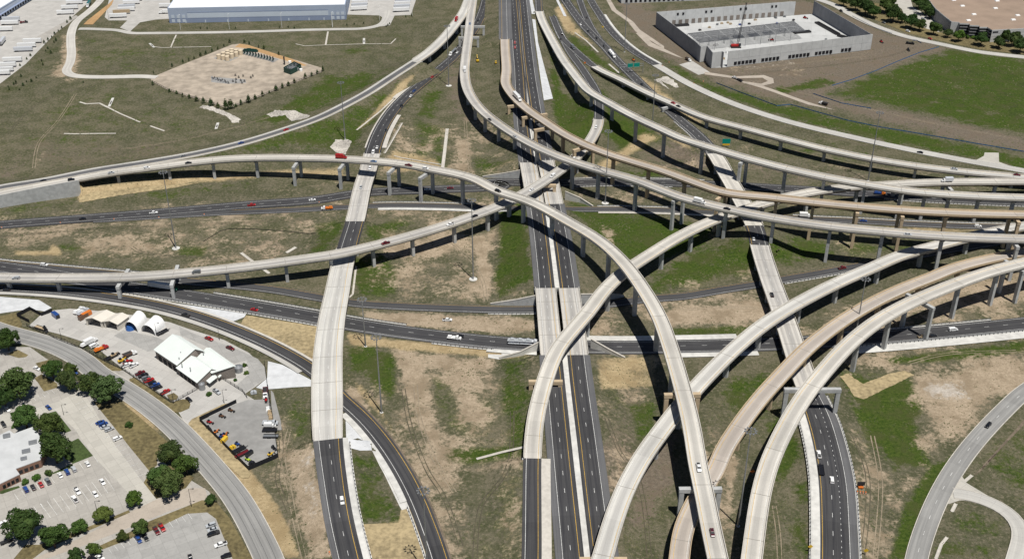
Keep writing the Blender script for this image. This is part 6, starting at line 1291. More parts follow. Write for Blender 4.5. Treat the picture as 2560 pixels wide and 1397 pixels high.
CATN = dict(sedan='car', suv='car', pickup='pickup truck', van='van', boxtruck='truck', semi='truck', trailer='trailer', tanker='truck', carhauler='truck', flatbed='truck', dump='truck', utility_trailer='trailer', machine='machine', excavator='excavator', roller='roller', pallet_stack='stack', container='container')
ONAME = dict(sedan='sedan_car', suv='utility_car', pickup='pickup_truck', van='van', boxtruck='box_truck', semi='semi_truck', trailer='semi_trailer', tanker='tanker_truck', carhauler='car_carrier_truck', flatbed='flatbed_truck', dump='dump_truck', utility_trailer='flat_trailer', machine='loader_machine', excavator='excavator', roller='road_roller', pallet_stack='material_stack', container='steel_container')
CC = dict(white=(.78,.78,.77), silver=(.42,.44,.46), grey=(.16,.17,.18), black=(.012,.012,.014), blue=(.02,.06,.22), lightblue=(.12,.2,.34), red=(.36,.015,.015), darkred=(.13,.012,.016), maroon=(.07,.012,.02), green=(.01,.10,.06), orange=(.62,.17,.02), yellow=(.65,.42,.03), tan=(.42,.32,.2), brown=(.12,.06,.03), teal=(.02,.14,.14), lime=(.45,.6,.05), pale=(.55,.57,.6))
def put(kind, col, loc, ang, label, group=None, col2=None):
    r = thing(ONAME[kind], label, CATN[kind], tuple(loc), group, ang)
    a = CC[col]; b = CC[col2] if col2 else (CC['white'] if kind in ('boxtruck', 'semi', 'tanker') else a)
    if kind == 'trailer': r.scale = (1.1, 1.1, 1.1)
    if group == 'equipment stored in the fenced gravel yard' and kind in ('machine', 'container', 'boxtruck'): r.scale = (.72, .72, .72)
    for nm, me, ci in PROTO[kind]:
        o = bpy.data.objects.new(nm, me); o.parent = r; COL.objects.link(o)
        if ci: c = a if ci == 1 else b; o.color = (*c, 1)
    return r
def on(pn, u, v, kind, col, where, sgn=1, col2=None, lat=None):
    """a vehicle on a traced road, heading along it"""
    p = PT[pn]; a_, b_ = proj(p.P); i = int(np.argmin((a_-u)**2+(b_-v)**2)); z = p.P[i, 2]; q = at(u, v, z+.8)
    d = np.hypot(p.P[:, 0]-q.x, p.P[:, 1]-q.y); i = int(np.argmin(d)); t = p.t[i]*sgn
    off = float((q.x-p.P[i, 0])*p.n[i, 0]+(q.y-p.P[i, 1])*p.n[i, 1]); lim = max(p.w[i]/2-1.8, .5) if pn not in ('ML', 'MR') else 5
    off2 = max(-lim, min(lim, off)); q.x += p.n[i, 0]*(off2-off); q.y += p.n[i, 1]*(off2-off)
    lab = '%s %s %s' % (col if not col2 else col2+' and '+col, KN[kind], where)
    g = (p.P[min(i+1, len(p.P)-1), 2]-p.P[max(i-1, 0), 2])/max(p.s[min(i+1, len(p.P)-1)]-p.s[max(i-1, 0)], .1)*sgn
    o = put(kind, col, (q.x, q.y, p.P[i, 2]+.02), math.atan2(t[1], t[0]), lab, 'vehicles on the roads', col2); o.rotation_euler[1] = -math.atan(g); return o
def lot(t, x, y, dx, dy, kind, col, where, group='parked vehicles', col2=None, z=.33):
    """a parked vehicle; (dx,dy) is its heading in the photograph"""
    a = g6(t, x, y, .7); b = g6(t, x+dx, y+dy, .7); d = b-a
    lab = '%s %s %s' % (col if not col2 else col2+' and '+col, KN[kind], where)
    return put(kind, col, (a.x, a.y, gz(a.x, a.y)+z), math.atan2(d.y, d.x), lab, group, col2)
o2 = on
on('L',107.7,451,'sedan','black','on the at-grade ramp at the left edge',-1); on('F2',178,448.5,'suv','black','at the left start of the long flyover')
on('F2',277.6,431,'sedan','silver','second from the left on the long flyover'); on('F2',367,419,'suv','white','third from the left on the long flyover'); on('F2',471,406.5,'sedan','black','fourth from the left on the long flyover')
on('L',457.6,389.6,'sedan','grey','on the ramp just above the black sedan on the long flyover',-1); on('L',602,356.7,'sedan','blue','on the ramp climbing behind the long flyover',-1); on('L',715,323.7,'sedan','red','on the ramp climbing behind the long flyover',-1)
on('F2',853,394,'boxtruck','red','on the long flyover left of the wide overpass',1,'red'); on('F2',934,402.8,'sedan','lightblue','on the long flyover above the wide overpass'); on('F2',1021.6,413,'pickup','darkred','on the long flyover right of the wide overpass'); on('F2',1064,421,'suv','white','behind the dark red pickup on the long flyover')
on('F2',1245,477,'suv','black','on the long flyover near its middle'); on('F2',1747,1166.6,'pickup','white','on the long flyover near the bottom'); on('F2',1780.8,1329,'sedan','maroon','on the long flyover at the bottom edge')
on('F1',933,381,'van','white','just before the upper left overpass',-1); on('F1',925,420,'suv','white','on the upper left overpass below the long flyover',-1); on('F1',942.5,368,'sedan','white','on the far left freeway just above the white van',-1); on('F1',966,325.7,'sedan','black','alone on the far left freeway curve',-1); on('F1',1008,266,'suv','black','on the far left freeway curve above a black sedan',-1)
on('F1',1035,227,'sedan','blue','on the far left freeway beside a white sedan',-1); on('F1',1031.7,240.6,'sedan','white','on the far left freeway beside a blue sedan',-1); on('F1',1080.5,192.5,'sedan','red','on the far left freeway',-1); on('F1',1087,176,'suv','black','on the far left freeway behind the red sedan',-1); on('F1',1143,131,'sedan','white','on the far left freeway beside the tanker',-1)
on('F1',1128,136,'tanker','silver','on the far left freeway beyond the red sedan',-1); on('F1',1195,52,'sedan','black','on the far left freeway near the top edge',-1); on('F1',902,467,'sedan','silver','on the upper left overpass in front of its shadow',-1); on('F1',855,1250,'suv','white','alone on the freeway at the lower left',-1)
on('L',1141,50.5,'boxtruck','red','on the far left ramp bridge',-1,'red')
on('F4',1174.7,59,'sedan','lightblue','at the far start of the nearer parallel flyover'); on('F4',1162,176,'boxtruck','white','on the straight far part of the nearer parallel flyover',1,'white'); on('F4',1223.5,299,'sedan','black','on the bend of the nearer parallel flyover'); on('F4',1284,343,'sedan','silver','on the bend of the nearer parallel flyover'); on('F4',1748.8,505,'boxtruck','white','on the nearer parallel flyover at right of centre',1,'white'); on('F4',1817.8,521,'sedan','black','behind the white box truck on the nearer parallel flyover'); on('F4',2270,585.5,'sedan','silver','on the nearer parallel flyover toward the right edge')
on('F5',1297,249,'semi','white','on the brown flyover bend')
on('ML',1287,107,'suv','red','on the main freeway near the top, farther of two red cars',-1); on('ML',1287.5,119,'suv','red','on the main freeway near the top, nearer of two red cars',-1)
on('F3',1490,318.4,'suv','white','at the top of the low flyover',-1); on('F3',1434.4,396.7,'suv','white','on the low flyover between the two parallel flyovers',-1); on('F3',1382,439.5,'van','white','on the low flyover just below the nearer parallel flyover',-1); on('F3',1329,474,'sedan','white','on the low flyover above the long flyover',-1)
on('F3',1126,560,'pickup','white','on the low flyover left of the freeway',-1); on('F3',1186.5,539.4,'sedan','black','on the low flyover where it dips under the long flyover',-1); on('F3',964,607,'pickup','darkred','on the low flyover right of the left overpass',-1); on('F3',491,680,'van','grey','on the low flyover at left',-1); on('F3',40,694.5,'suv','silver','on the low flyover at the left edge',-1)
on('N1',116,656,'suv','white','on the road at the left edge above the low flyover'); on('E1',636,773,'sedan','red','alone on the lower cross freeway at left'); on('E1',1136,845,'flatbed','white','on the lower cross freeway left of the central overpass',1,'white'); on('E1',1150.5,839,'suv','black','beside the white truck on the lower cross freeway'); on('E1',1330,859,'carhauler','silver','entering the shade of the central overpass',1,'pale')
on('CR',457.6,791.4,'pickup','black','on the dark entrance ramp above the depot',-1); on('CR',12,728,'sedan','black','on the dark entrance ramp at the left edge',-1); on('E1',425,722,'semi','white','in the shade under the low flyover at left',1,'green')
on('N2',207,546,'sedan','black','on the upper cross freeway at left'); on('N2',383.6,531,'pickup','white','on the upper cross freeway at left'); on('N2',629,512,'pickup','red','on the upper cross freeway at left'); on('N2',780.6,498.7,'sedan','white','on the upper cross freeway left of the wide overpass'); on('N3',817,524,'flatbed','orange','parked on the inner frontage road left of the wide overpass',-1,'white')
on('N2',1068.7,473.5,'sedan','white','on the upper cross freeway behind the tall piers'); on('N2',1126,469,'sedan','darkred','on the upper cross freeway behind the tall piers'); on('F9',2368,452,'boxtruck','pale','on the curved flyover at the far right',-1,'white')
on('F7',1683,257,'sedan','red','on the farthest right flyover beside a black sedan'); on('F7',1696,265,'sedan','black','just behind the red sedan on the farthest right flyover'); on('F7',2386,420.6,'sedan','silver','on the farthest right flyover near the right edge'); on('F7',2543,436,'sedan','darkred','on the farthest right flyover at the right edge'); on('RF',2299,382,'sedan','black','alone on the pale frontage road at right',-1)
on('F8',1451,61,'sedan','white','on the far right freeway near the top',-1); on('F8',1470.6,78,'sedan','black','on the far right freeway behind the white sedan near the top',-1); on('F8',1493,96,'suv','black','on the far right freeway, second dark car below the white sedan',-1); on('F8',1511,116,'suv','black','on the far right freeway just above the car carrier',-1); on('F8',1533,141,'carhauler','white','on the far right freeway',-1,'white'); on('F8',1605,211,'sedan','black','on the far right freeway below the sign gantry',-1); on('RM',1467,43.7,'sedan','black','on the merging far right road near the top',-1); on('F8',1410,3,'sedan','black','at the top edge on the far right freeway',-1)
on('F8',1884,596,'sedan','silver','in shade on the short asphalt part of the right freeway',1); on('F8',1930,736,'suv','black','alone on the straight right overpass',1); on('F8',2044,1134,'pickup','white','pulling a black trailer on the lower right freeway',1); on('F8',2051,1172,'utility_trailer','black','towed behind the white pickup on the lower right freeway',1); on('F8',2080,1198,'suv','white','behind the trailer on the lower right freeway',1)
on('F3',1379,23.5,'sedan','darkred','on the far centre-right road near the top edge',1); on('F3',1371,36,'sedan','black','on the far centre-right road left of the dark red sedan',1); on('F3',1385,40,'sedan','grey','on the far centre-right road below the dark red sedan',1); on('F3',1405,85,'suv','black','on the far centre-right road before the split, right lane',1); on('F3',1400,98,'sedan','black','on the far centre-right road before the split, left lane',1); on('F7',1432,120,'boxtruck','grey','on the fork to the farthest right flyover',1,'grey')
on('RR',2470.5,1061.6,'suv','black','alone on the street at lower right',1)
on('N3',2013,540,'boxtruck','white','on the inner frontage road under the brown flyover',1,'white'); on('N3',2159,551,'sedan','blue','on the inner frontage road behind tan columns',1); on('N3',2445,564.5,'suv','white','on the inner frontage road near the right edge',1); on('N2',2199.7,483.5,'flatbed','blue','in shade on the upper cross freeway at right',1,'orange'); on('N1',2105.5,669,'pickup','darkred','on the thin frontage road right of the straight overpass',1)
on('E1',2383,823,'van','white','on the lower cross freeway at the right',1); on('E1',2306,840,'pickup','tan','in pier shade on the lower cross freeway at the right',1); on('E1',2333,838,'sedan','black','ahead of the tan pickup in shade on the lower cross freeway',1)
G2 = 'vehicles and machines on the building sites'
lot('B2',797,1008,40,0,'pickup','white','parked on bare dirt above the lower cross freeway',G2,z=.05)
lot('A3',405,580,-40,-16,'pickup','white','towing a black trailer on the dirt road below the unfinished building',G2,z=.4); lot('A3',440,598,-40,-16,'utility_trailer','black','towed on the dirt road below the unfinished building',G2,z=.4)
lot('A3',1065,775,-40,-10,'dump','black','on the dirt haul road right of the loop',G2,'white',z=.2); lot('A3',60,448,40,20,'dump','brown','at the pale drive left of the unfinished building',G2,'white',z=.2)
lot('A3',1495,312,30,20,'machine','red','right of the unfinished building',G2,z=.05); lot('A3',1710,325,40,5,'flatbed','black','on dirt near the street right of the unfinished building',G2,'black',z=.05); lot('A3',1695,372,30,30,'machine','black','on dirt below the black flatbed near the street',G2,z=.05)
lot('E1',1130,672,40,-8,'pickup','white','parked on the slab of the unfinished building',G2,z=.45); lot('E1',1960,605,-40,0,'machine','red','on the slab in front of the roof joists',G2,z=.5); lot('E2',665,275,40,10,'machine','red','at the far end of the slab of the unfinished building',G2,z=.5)
lot('A2',1022,455,-10,-30,'excavator','yellow','on bare ground right of the nearer parallel flyover',G2,z=.05); lot('A2',1158,468,0,-30,'roller','yellow','on bare ground left of the main freeway',G2,z=.05)
lot('E3',1160,580,40,14,'sedan','red','parked on the street below the trees at top right',z=.45); lot('E3',830,470,40,12,'suv','white','parked in shade under trees at top right',z=.3); lot('E3',940,165,40,3,'sedan','white','in the lot beside the brown-roofed building'); lot('E3',890,140,40,3,'sedan','black','in the lot beside a white sedan near the brown-roofed building'); lot('E3',1060,285,40,10,'suv','silver','in the lot left of the brown-roofed building'); lot('E3',470,340,40,14,'sedan','grey','in tree shade on the street at top right',z=.45); lot('E2',1205,170,40,20,'suv','black','on the street behind the unfinished building',z=.45)
lot('E4',2100,895,20,20,'machine','orange','beside the far frontage road above the sign gantry',G2,z=.05)
# trailers and trucks in the warehouse yards
G3 = 'trailers parked in the warehouse yards'
TRL = [(1110,60,'white'),(1040,135,'white'),(975,210,'white'),(485,635,'white'),(400,700,'white'),(350,760,'pale'),(190,915,'white'),(100,990,'white'),(60,1060,'white'),(10,1110,'white'),(1190,10,'white'),(60,460,'white'),(170,310,'pale'),(150,365,'white')]
ORD_ = 'first second third fourth fifth sixth seventh eighth ninth tenth eleventh twelfth thirteenth fourteenth fifteenth sixteenth seventeenth eighteenth nineteenth twentieth'.split(); ordw = ORD_+['twenty-'+w_ for w_ in ORD_[:9]]+['thirtieth']
_old = ['first','second','third','fourth','fifth','sixth','seventh','eighth','ninth','tenth','eleventh','twelfth','thirteenth','fourteenth','fifteenth','sixteenth']
srt = sorted(TRL, key=lambda a: a[1])
for i, (x, y, c) in enumerate(srt): lot('D1', x, y, 60, -2, 'trailer', c, 'in the left yard, %s from the top edge' % ordw[i], G3)
lot('D1',355,340,60,-8,'flatbed','darkred','just right of two parked trailers in the left yard',G3,'black'); lot('D1',40,640,30,-40,'trailer','pale','standing askew at the left edge of the yard',G3); lot('D1',1310,100,-30,50,'semi','teal','on the curving gravel road by the left yard',G3,z=.45)
for i, (x, y, c) in enumerate([(1990,12,'white'),(1955,60,'white'),(1890,125,'pale'),(1880,165,'white'),(1810,205,'tan'),(1760,260,'white'),(2060,-30,'white')][::1]):
    lot('D1', x, y, 60, -3, 'trailer', c, 'in the row left of the warehouse, %s from the near end' % ['sixth','fifth','fourth','third','second','first','seventh'][i], G3)
lot('D1',2430,200,-60,2,'semi','white','backed against the left end of the warehouse',G3); lot('D1',2490,110,-60,0,'trailer','white','at the left end wall of the warehouse, farther one',G3)
for i in range(5): lot('D2', 1530+i*8, 150-i*45, 60, -3, 'trailer', 'white' if i % 2 == 0 else 'pale', 'docked right of the warehouse, %s from the near end' % ordw[i], G3)
for i in range(5): lot('D2', 2160+i*8, 170-i*45, 60, -3, 'trailer', 'white' if i % 2 == 0 else 'pale', 'in the far right row of the warehouse yard, %s from the near end' % ordw[i], G3)
# depot and lower left parking
G4 = 'vehicles in the depot yard'
lot('D4',1300,715,60,-30,'flatbed','white','at the left of the depot row behind the fence',G4); lot('D4',1350,690,60,-30,'boxtruck','white','behind the white flatbed in the depot row',G4,'white'); lot('D4',1400,740,60,-30,'van','white','next to the orange flatbed in the depot row',G4); lot('D4',1510,790,60,-24,'flatbed','orange','with a red cab in the depot row',G4,'red'); lot('D4',1690,890,60,-30,'machine','tan','on a low trailer in the depot row',G4); lot('D4',1670,905,60,-30,'utility_trailer','black','under the tan machine in the depot row',G4)
lot('D4',1930,880,60,-24,'dump','brown','large one in the middle of the depot row',G4,'white'); lot('D4',1800,970,60,-26,'machine','yellow','beside a red pickup in the depot row',G4); lot('D4',1900,985,60,-28,'pickup','red','between yellow machine and white pickups in the depot row',G4); lot('D4',1880,1030,60,-28,'pickup','white','left of two adjacent white pickups in the depot row',G4); lot('D4',1990,1030,60,-30,'pickup','white','right of two adjacent white pickups in the depot row',G4)
for i, (c, k_) in enumerate((('darkred','pickup'),('black','pickup'),('grey','suv'),('red','pickup'),('black','sedan'),('blue','pickup'),('black','suv'))): lot('D5', 300+44*i, 790+36*i, 60, -24, k_, c, 'in the slanted row along the depot fence, %s from the left' % ordw[i], G4)
lot('D5',675,1070,60,-34,'pickup','red','alone at the right end of the depot fence row',G4); lot('D5',1325,280,50,22,'pickup','red','parked behind the depot building, farther left one',G4); lot('D5',1640,420,50,22,'pickup','darkred','parked behind the depot building, farther right one',G4); lot('D5',1438,1065,40,30,'pickup','silver','in front of the depot building porch',G4); lot('D5',1025,1180,36,30,'sedan','black','outside the depot gate',G4)
lot('D4',830,300,40,30,'container','blue','at the upper left of the depot yard',G4); lot('D4',1180,225,50,-30,'flatbed','white','left one of two pale trucks by the upper depot wall',G4); lot('D4',1235,240,50,-30,'flatbed','pale','right one of two pale trucks by the upper depot wall',G4); lot('D4',1290,285,60,-30,'container','orange','beside the cream sheds',G4); lot('D4',1240,325,60,-30,'container','brown','below the orange container beside the cream sheds',G4)
lot('D4',600,480,60,20,'utility_trailer','tan','at the depot fence corner at left',G4); lot('D4',670,495,20,30,'machine','black','at the depot fence corner at left',G4); lot('D4',2420,540,60,-30,'utility_trailer','black','with piping right of the canvas arches',G4)
G5 = 'equipment stored in the fenced gravel yard'
for x, y, dx, dy, k_, c, w in ((555,475,30,10,'machine','brown','left of two dark machines'),(690,390,30,10,'machine','brown','right of two dark machines'),(375,565,30,10,'machine','red','in the left corner'),(365,650,20,20,'machine','black','small one below the red machine'),(470,715,30,-20,'machine','orange','along the long left fence'),(555,770,30,-30,'machine','blue','beside an orange loader'),(610,760,30,-30,'machine','orange','beside a blue machine'),(600,835,20,-20,'container','yellow','along the long left fence'),(720,940,40,-20,'pallet_stack','yellow','in the lower left row'),(790,890,40,20,'machine','blue','above a yellow stack'),(820,980,40,-20,'utility_trailer','black','in the lower left row, farther'),(870,1040,40,-20,'utility_trailer','darkred','in the lower left row, nearer'),(970,1040,40,-30,'container','black','in the bottom corner row'),(945,1120,40,20,'machine','lime','at the bottom corner'),(1010,1180,40,-16,'pallet_stack','black','in the very bottom corner'),(1280,1045,40,-16,'machine','yellow','in the lower right corner'),(1330,945,20,20,'machine','black','at the right fence'),(1295,780,40,0,'utility_trailer','grey','in the right row, nearest'),(1280,690,40,0,'utility_trailer','black','in the right row, third'),(1275,625,40,0,'boxtruck','white','in the right row, second'),(1285,590,40,0,'flatbed','silver','in the right row, farthest'),(1250,375,0,20,'pallet_stack','white','by the right fence'),(1275,425,0,20,'pallet_stack','tan','by the right fence, farther'),(1290,490,0,20,'pallet_stack','tan','by the right fence, nearer'),(1220,230,0,40,'machine','red','at the top of the yard'),(1210,150,0,40,'dump','darkred','behind the top red machine')):
    lot('D6', x, y, dx, dy, k_, c, 'in the gravel yard, '+w, G5, 'white' if k_ == 'dump' else None)
lot('D6',1035,125,30,-6,'pallet_stack','silver','on bare soil above the fenced gravel yard',G5)
G6 = 'cars parked at lower left'
for i, (x, y, c, k_) in enumerate(((305,580,'blue','suv'),(390,555,'black','sedan'),(482,523,'red','sedan'),(565,485,'grey','pickup'),(707,412,'white','sedan'),(790,375,'blue','suv'),(870,342,'silver','suv'),(1030,280,'white','sedan'))): lot('D8', x, y, -26, -44, k_, c, 'facing the office building lawn, %s from the left' % ordw[i], G6)
lot('D8',910,600,30,44,'pickup','white','in the main lot middle, upper one of a tight pair',G6); lot('D8',880,695,-30,-44,'pickup','white','in the main lot middle, lower one of a tight pair',G6); lot('D8',1120,635,30,46,'sedan','white','alone in the middle of the main lot',G6); lot('D8',1205,490,30,46,'sedan','white','alone at the upper right of the main lot',G6)
lot('D8',1840,1065,28,44,'pickup','darkred','next to the round tree in the lower lot',G6); lot('D8',1905,1028,28,44,'pickup','red','right of a dark red pickup in the lower lot',G6); lot('D8',1630,1170,28,44,'suv','blue','in shade of the round tree in the lower lot',G6); lot('D8',1712,1145,28,44,'sedan','black','right of a blue car in tree shade in the lower lot',G6)
lot('D8',2480,1000,-50,16,'suv','silver','first of three at the right side of the lower lot',G6); lot('D8',2500,1050,-50,16,'sedan','silver','second of three at the right side of the lower lot',G6); lot('D8',2510,1100,-50,16,'pickup','black','third of three at the right side of the lower lot',G6); lot('C1',1640,1290,-50,16,'pickup','white','alone at the right side of the lower lot',G6); lot('C1',1680,1375,-50,14,'suv','black','in the bottom right corner of the lower lot',G6); lot('C1',1415,1390,10,40,'sedan','black','at the bottom edge of the lower lot',G6); lot('D8',1175,1380,40,20,'sedan','white','by the shrubs at the bottom edge',G6); lot('D8',1090,1390,40,10,'sedan','black','half hidden by shrubs at the bottom edge',G6)
lot('D8',25,985,40,-30,'suv','white','at the left edge beside the big tree',G6); lot('D8',80,1190,60,-24,'pickup','black','under the big tree at the left edge',G6)
for i, (x, y, c, k_) in enumerate(((1490,1045,'blue','sedan'),(1535,1075,'blue','suv'),(1560,1110,'silver','sedan'),(1625,1150,'silver','suv'))): lot('D7', x, y, 60, -24, k_, c, 'in the tight row along the street lawn, %s from the top' % ordw[i], G6)
lot('D7',1745,1285,60,-26,'suv','white','alone in the row along the street lawn',G6); lot('D7',548,245,40,18,'sedan','white','in the upper lot between trees',G6); lot('D7',480,345,40,20,'suv','black','beside the footpath in the upper lot',G6); lot('D7',722,825,26,24,'sedan','blue','alone at the drive corner',G6); lot('D7',115,850,26,34,'sedan','white','beside the big tree at left',G6); lot('D7',55,1080,30,44,'suv','black','at the left edge above the office building',G6); lot('D7',1110,300,30,20,'sedan','blue','half hidden behind street trees',G6)
# ================= trees
def leaf_mat(name, lo, hi):
    m, n, l, b = _mat(name); b.inputs['Roughness'].default_value = .75; b.inputs['Specular IOR Level'].default_value = .2
    g = N(n, 'ShaderNodeNewGeometry'); oi = N(n, 'ShaderNodeObjectInfo')
    f = math_n(n, l, 'ADD', math_n(n, l, 'MULTIPLY', noise_n(n, l, .5, 3, g.outputs['Position']), .8), math_n(n, l, 'MULTIPLY', oi.outputs['Random'], .3))
    c = mix_n(n, l, ramp_n(n, l, f, .3, .8), lo, hi); l.new(mix_n(n, l, .7, c, oi.outputs['Color'], 'MULTIPLY'), b.inputs['Base Color'])
leaf_mat('leaves', (0.030, 0.058, 0.012), (0.085, 0.125, 0.030)); leaf_mat('needles', (0.022, 0.042, 0.013), (0.055, 0.080, 0.026)); simple('bark', (0.09, 0.065, 0.045), .95, .2, 2)
def crown_mesh(seed, kind='oak', n=4200):
    r = random.Random(seed); V = []; F = []
    if kind == 'oak':
        k0 = r.randint(6, 9); lobes = [((r.uniform(-.1, .1), r.uniform(-.1, .1), .1), .56)]+[((math.cos(a)*q_, math.sin(a)*q_, r.uniform(-.25, .25)), r.uniform(.24, .44)) for a, q_ in [(i*2*math.pi/k0+r.uniform(-.45, .45), r.uniform(.4, .74)) for i in range(k0)]]+[((r.uniform(-.4, .4), r.uniform(-.4, .4), r.uniform(.35, .62)), r.uniform(.2, .36)) for i in range(6)]+[((math.cos(a)*.88, math.sin(a)*.88, r.uniform(-.3, .1)), r.uniform(.1, .2)) for a in [r.uniform(0, 6.28) for i in range(6)]]
    else: lobes = [((0, 0, -.7+i*.24), .52*(1-i/9.5)+.06) for i in range(8)]
    w = [l_[1]**2 for l_ in lobes]
    for i in range(n):
        c, R0 = r.choices(lobes, w)[0]
        d = Vector((r.gauss(0, 1), r.gauss(0, 1), r.gauss(0, 1)+.25)).normalized(); p = Vector(c)+d*R0*r.uniform(.72, 1.06)
        s = r.uniform(.045, .085)*(1 if kind == 'oak' else 1.2); nd = (d+Vector((r.gauss(0, .45), r.gauss(0, .45), r.gauss(0, .45)))).normalized(); a = nd.orthogonal().normalized(); b = nd.cross(a)
        t = r.uniform(0, 6.28); a, b = a*math.cos(t)+b*math.sin(t), b*math.cos(t)-a*math.sin(t); k = len(V)
        V += [tuple(p+a*s), tuple(p+b*s*.7), tuple(p-a*s), tuple(p-b*s*.7)]; F.append((k, k+1, k+2, k+3))
    me = bpy.data.meshes.new('crown'); me.from_pydata(V, [], F); me.update(); me.materials.append(MATS['leaves' if kind == 'oak' else 'needles']); return me
def core_mesh(kind):
    bm = bmesh.new(); bmesh.ops.create_icosphere(bm, subdivisions=2, radius=.66 if kind == 'oak' else .3)
    for v in bm.verts: v.co *= random.uniform(.85, 1.12); v.co.z *= (.85 if kind == 'oak' else 2.0)
    me = bpy.data.meshes.new('inner_foliage'); bm.to_mesh(me); bm.free(); me.materials.append(MATS['leaves' if kind == 'oak' else 'needles']); return me
def trunk_mesh(kind):
    m_ = MB(); r = random.Random(5)
    if kind == 'oak':
        m_.tube((0, 0, -1.5), (0, 0, -.5), .075, .055, k=8)
        for i in range(6): a = i*1.05; m_.tube((0, 0, -.55), (math.cos(a)*.4, math.sin(a)*.4, .05), .035, .014, k=5)
    else: m_.tube((0, 0, -1.3), (0, 0, .8), .05, .01, k=6)
    me = bpy.data.meshes.new('trunk'); me.from_pydata(m_.V, [], m_.F); me.update(); me.materials.append(MATS['bark']); return me
CROWN = {'oak': [crown_mesh(s_) for s_ in range(8)], 'cone': [crown_mesh(s_+20, 'cone', 420) for s_ in range(3)]}
CORE = {k: core_mesh(k) for k in CROWN}; TRUNK = {k: trunk_mesh(k) for k in CROWN}
def tree(u, v, rpx, label, group, kind='oak', tint=(1, 1, 1), i=0, tall=1.0, base=False):
    z = 0
    for _ in range(5):
        q = at(u, v, z); dep = math.sqrt(q.x**2+q.y**2+(CAMH-z)**2); rad = rpx/FPX*dep; z = (0 if base else rad*.8*tall)+gz(q.x, q.y)
    g = gz(q.x, q.y); zc = g+rad*(1.0 if kind == 'oak' else 1.25)*tall
    nm = {'oak': 'shade_tree', 'cone': 'young_tree'}[kind]
    if kind == 'oak' and rad < 2.8: nm = 'shrub'
    if nm == 'shrub': zc = g+rad*.55*tall
    o = thing(nm, label, 'shrub' if nm == 'shrub' else 'tree', (q.x, q.y, g), group)
    for pn_, me in (('crown', CROWN[kind][i % len(CROWN[kind])]), ('inner_foliage', CORE[kind]), ('trunk', TRUNK[kind])):
        c = bpy.data.objects.new(pn_, me); COL.objects.link(c); c.parent = o; c.location = (0, 0, zc-g); xy = rad*(.95 if kind == 'oak' else 1.6 if pn_ != 'trunk' else 1); c.scale = (xy*(1+.13*math.sin(i*2.3)), xy*(1-.13*math.sin(i*2.3)), rad*tall*(.86 if kind == 'oak' else 1.05)); c.rotation_euler[2] = i*1.7; c.color = (tint[0]*(1+.22*math.sin(i*5.1)), tint[1]*(1+.12*math.sin(i*3.7)), tint[2]*(1+.2*math.cos(i*4.3)), 1)
    return o
GT = 'shade trees at lower left'
TL = [(42,963,44,'wide dark tree at the left edge above the office building'),(10,998,30,'dark tree at the left edge, lower of the joined pair'),(129,927,28,'dark round tree below the street in the upper lot'),(170,953,31,'tree right of the upper lot footpath, nearer of two'),(178,923,17,'small tree squeezed between two larger ones by the street'),(225,960,30,'greyish tree beside the street, left of a joined pair'),(268,978,40,'large greyish tree beside the street, right of a joined pair'),(62,1046,38,'bright green tree above the office building'),(123,1066,34,'tree behind the right corner of the office building'),(136,1127,45,'big dark tree beside the small lawns right of the office'),(427,1136,34,'top tree of the big clump beside the street'),(464,1162,33,'right tree of the big clump beside the street'),(398,1191,30,'left tree of the big clump beside the street'),(423,1209,40,'bottom tree of the big clump beside the street'),(334,1249,23,'light green oval tree at the corner of the main lot'),(260,1287,26,'light green tree on the verge below the main lot, right one'),(198,1319,21,'light green tree on the verge below the main lot, middle one'),(132,1346,35,'dark green tree on the verge below the main lot'),(62,1316,45,'largest dark tree at the lower left corner'),(351,1319,25,'round tree at the top of the lower lot'),(306,1340,16,'small round tree on the lower verge, right one'),(235,1373,19,'small olive tree on the lower verge, left one'),(189,1390,21,'dark tree cut by the bottom edge at left'),(527,1249,16,'small round dark tree beside the street corner'),(17,854,30,'dark tree at the left edge below the street')]
for i, (u, v, r_, lb) in enumerate(TL):
    tint = (1.15, 1.3, .95) if 'light' in lb else (.9, .92, .95) if 'greyish' in lb else (.8, .85, .8) if 'dark' in lb else (1, 1, .95)
    if 'greyish' in lb: tint = (.95, .95, 1.15)
    tree(u, v, r_, lb, GT, i=i, tint=tuple(c_*.84 for c_ in tint))
for i, (u, v, r_, lb) in enumerate([(322,1059,10.5,'round clipped bush alone on the street lawn'),(62,1202,9.5,'round bush by the office wall, left of three'),(89,1191,11.5,'round bush by the office wall, middle of three'),(121,1179,11,'round bush by the office wall, right of three'),(612,911,7,'small palm-like bush by the round tank, upper'),(616,930,7,'small palm-like bush by the round tank, lower'),(522,983,8,'small palm-like bush in the bed before the depot'),(588,948,6,'low bush beside the depot turnaround')]): tree(u, v, r_, lb, 'bushes at lower left', i=i, tint=(.9, 1.1, .8))
GR = 'shade trees at the top right'
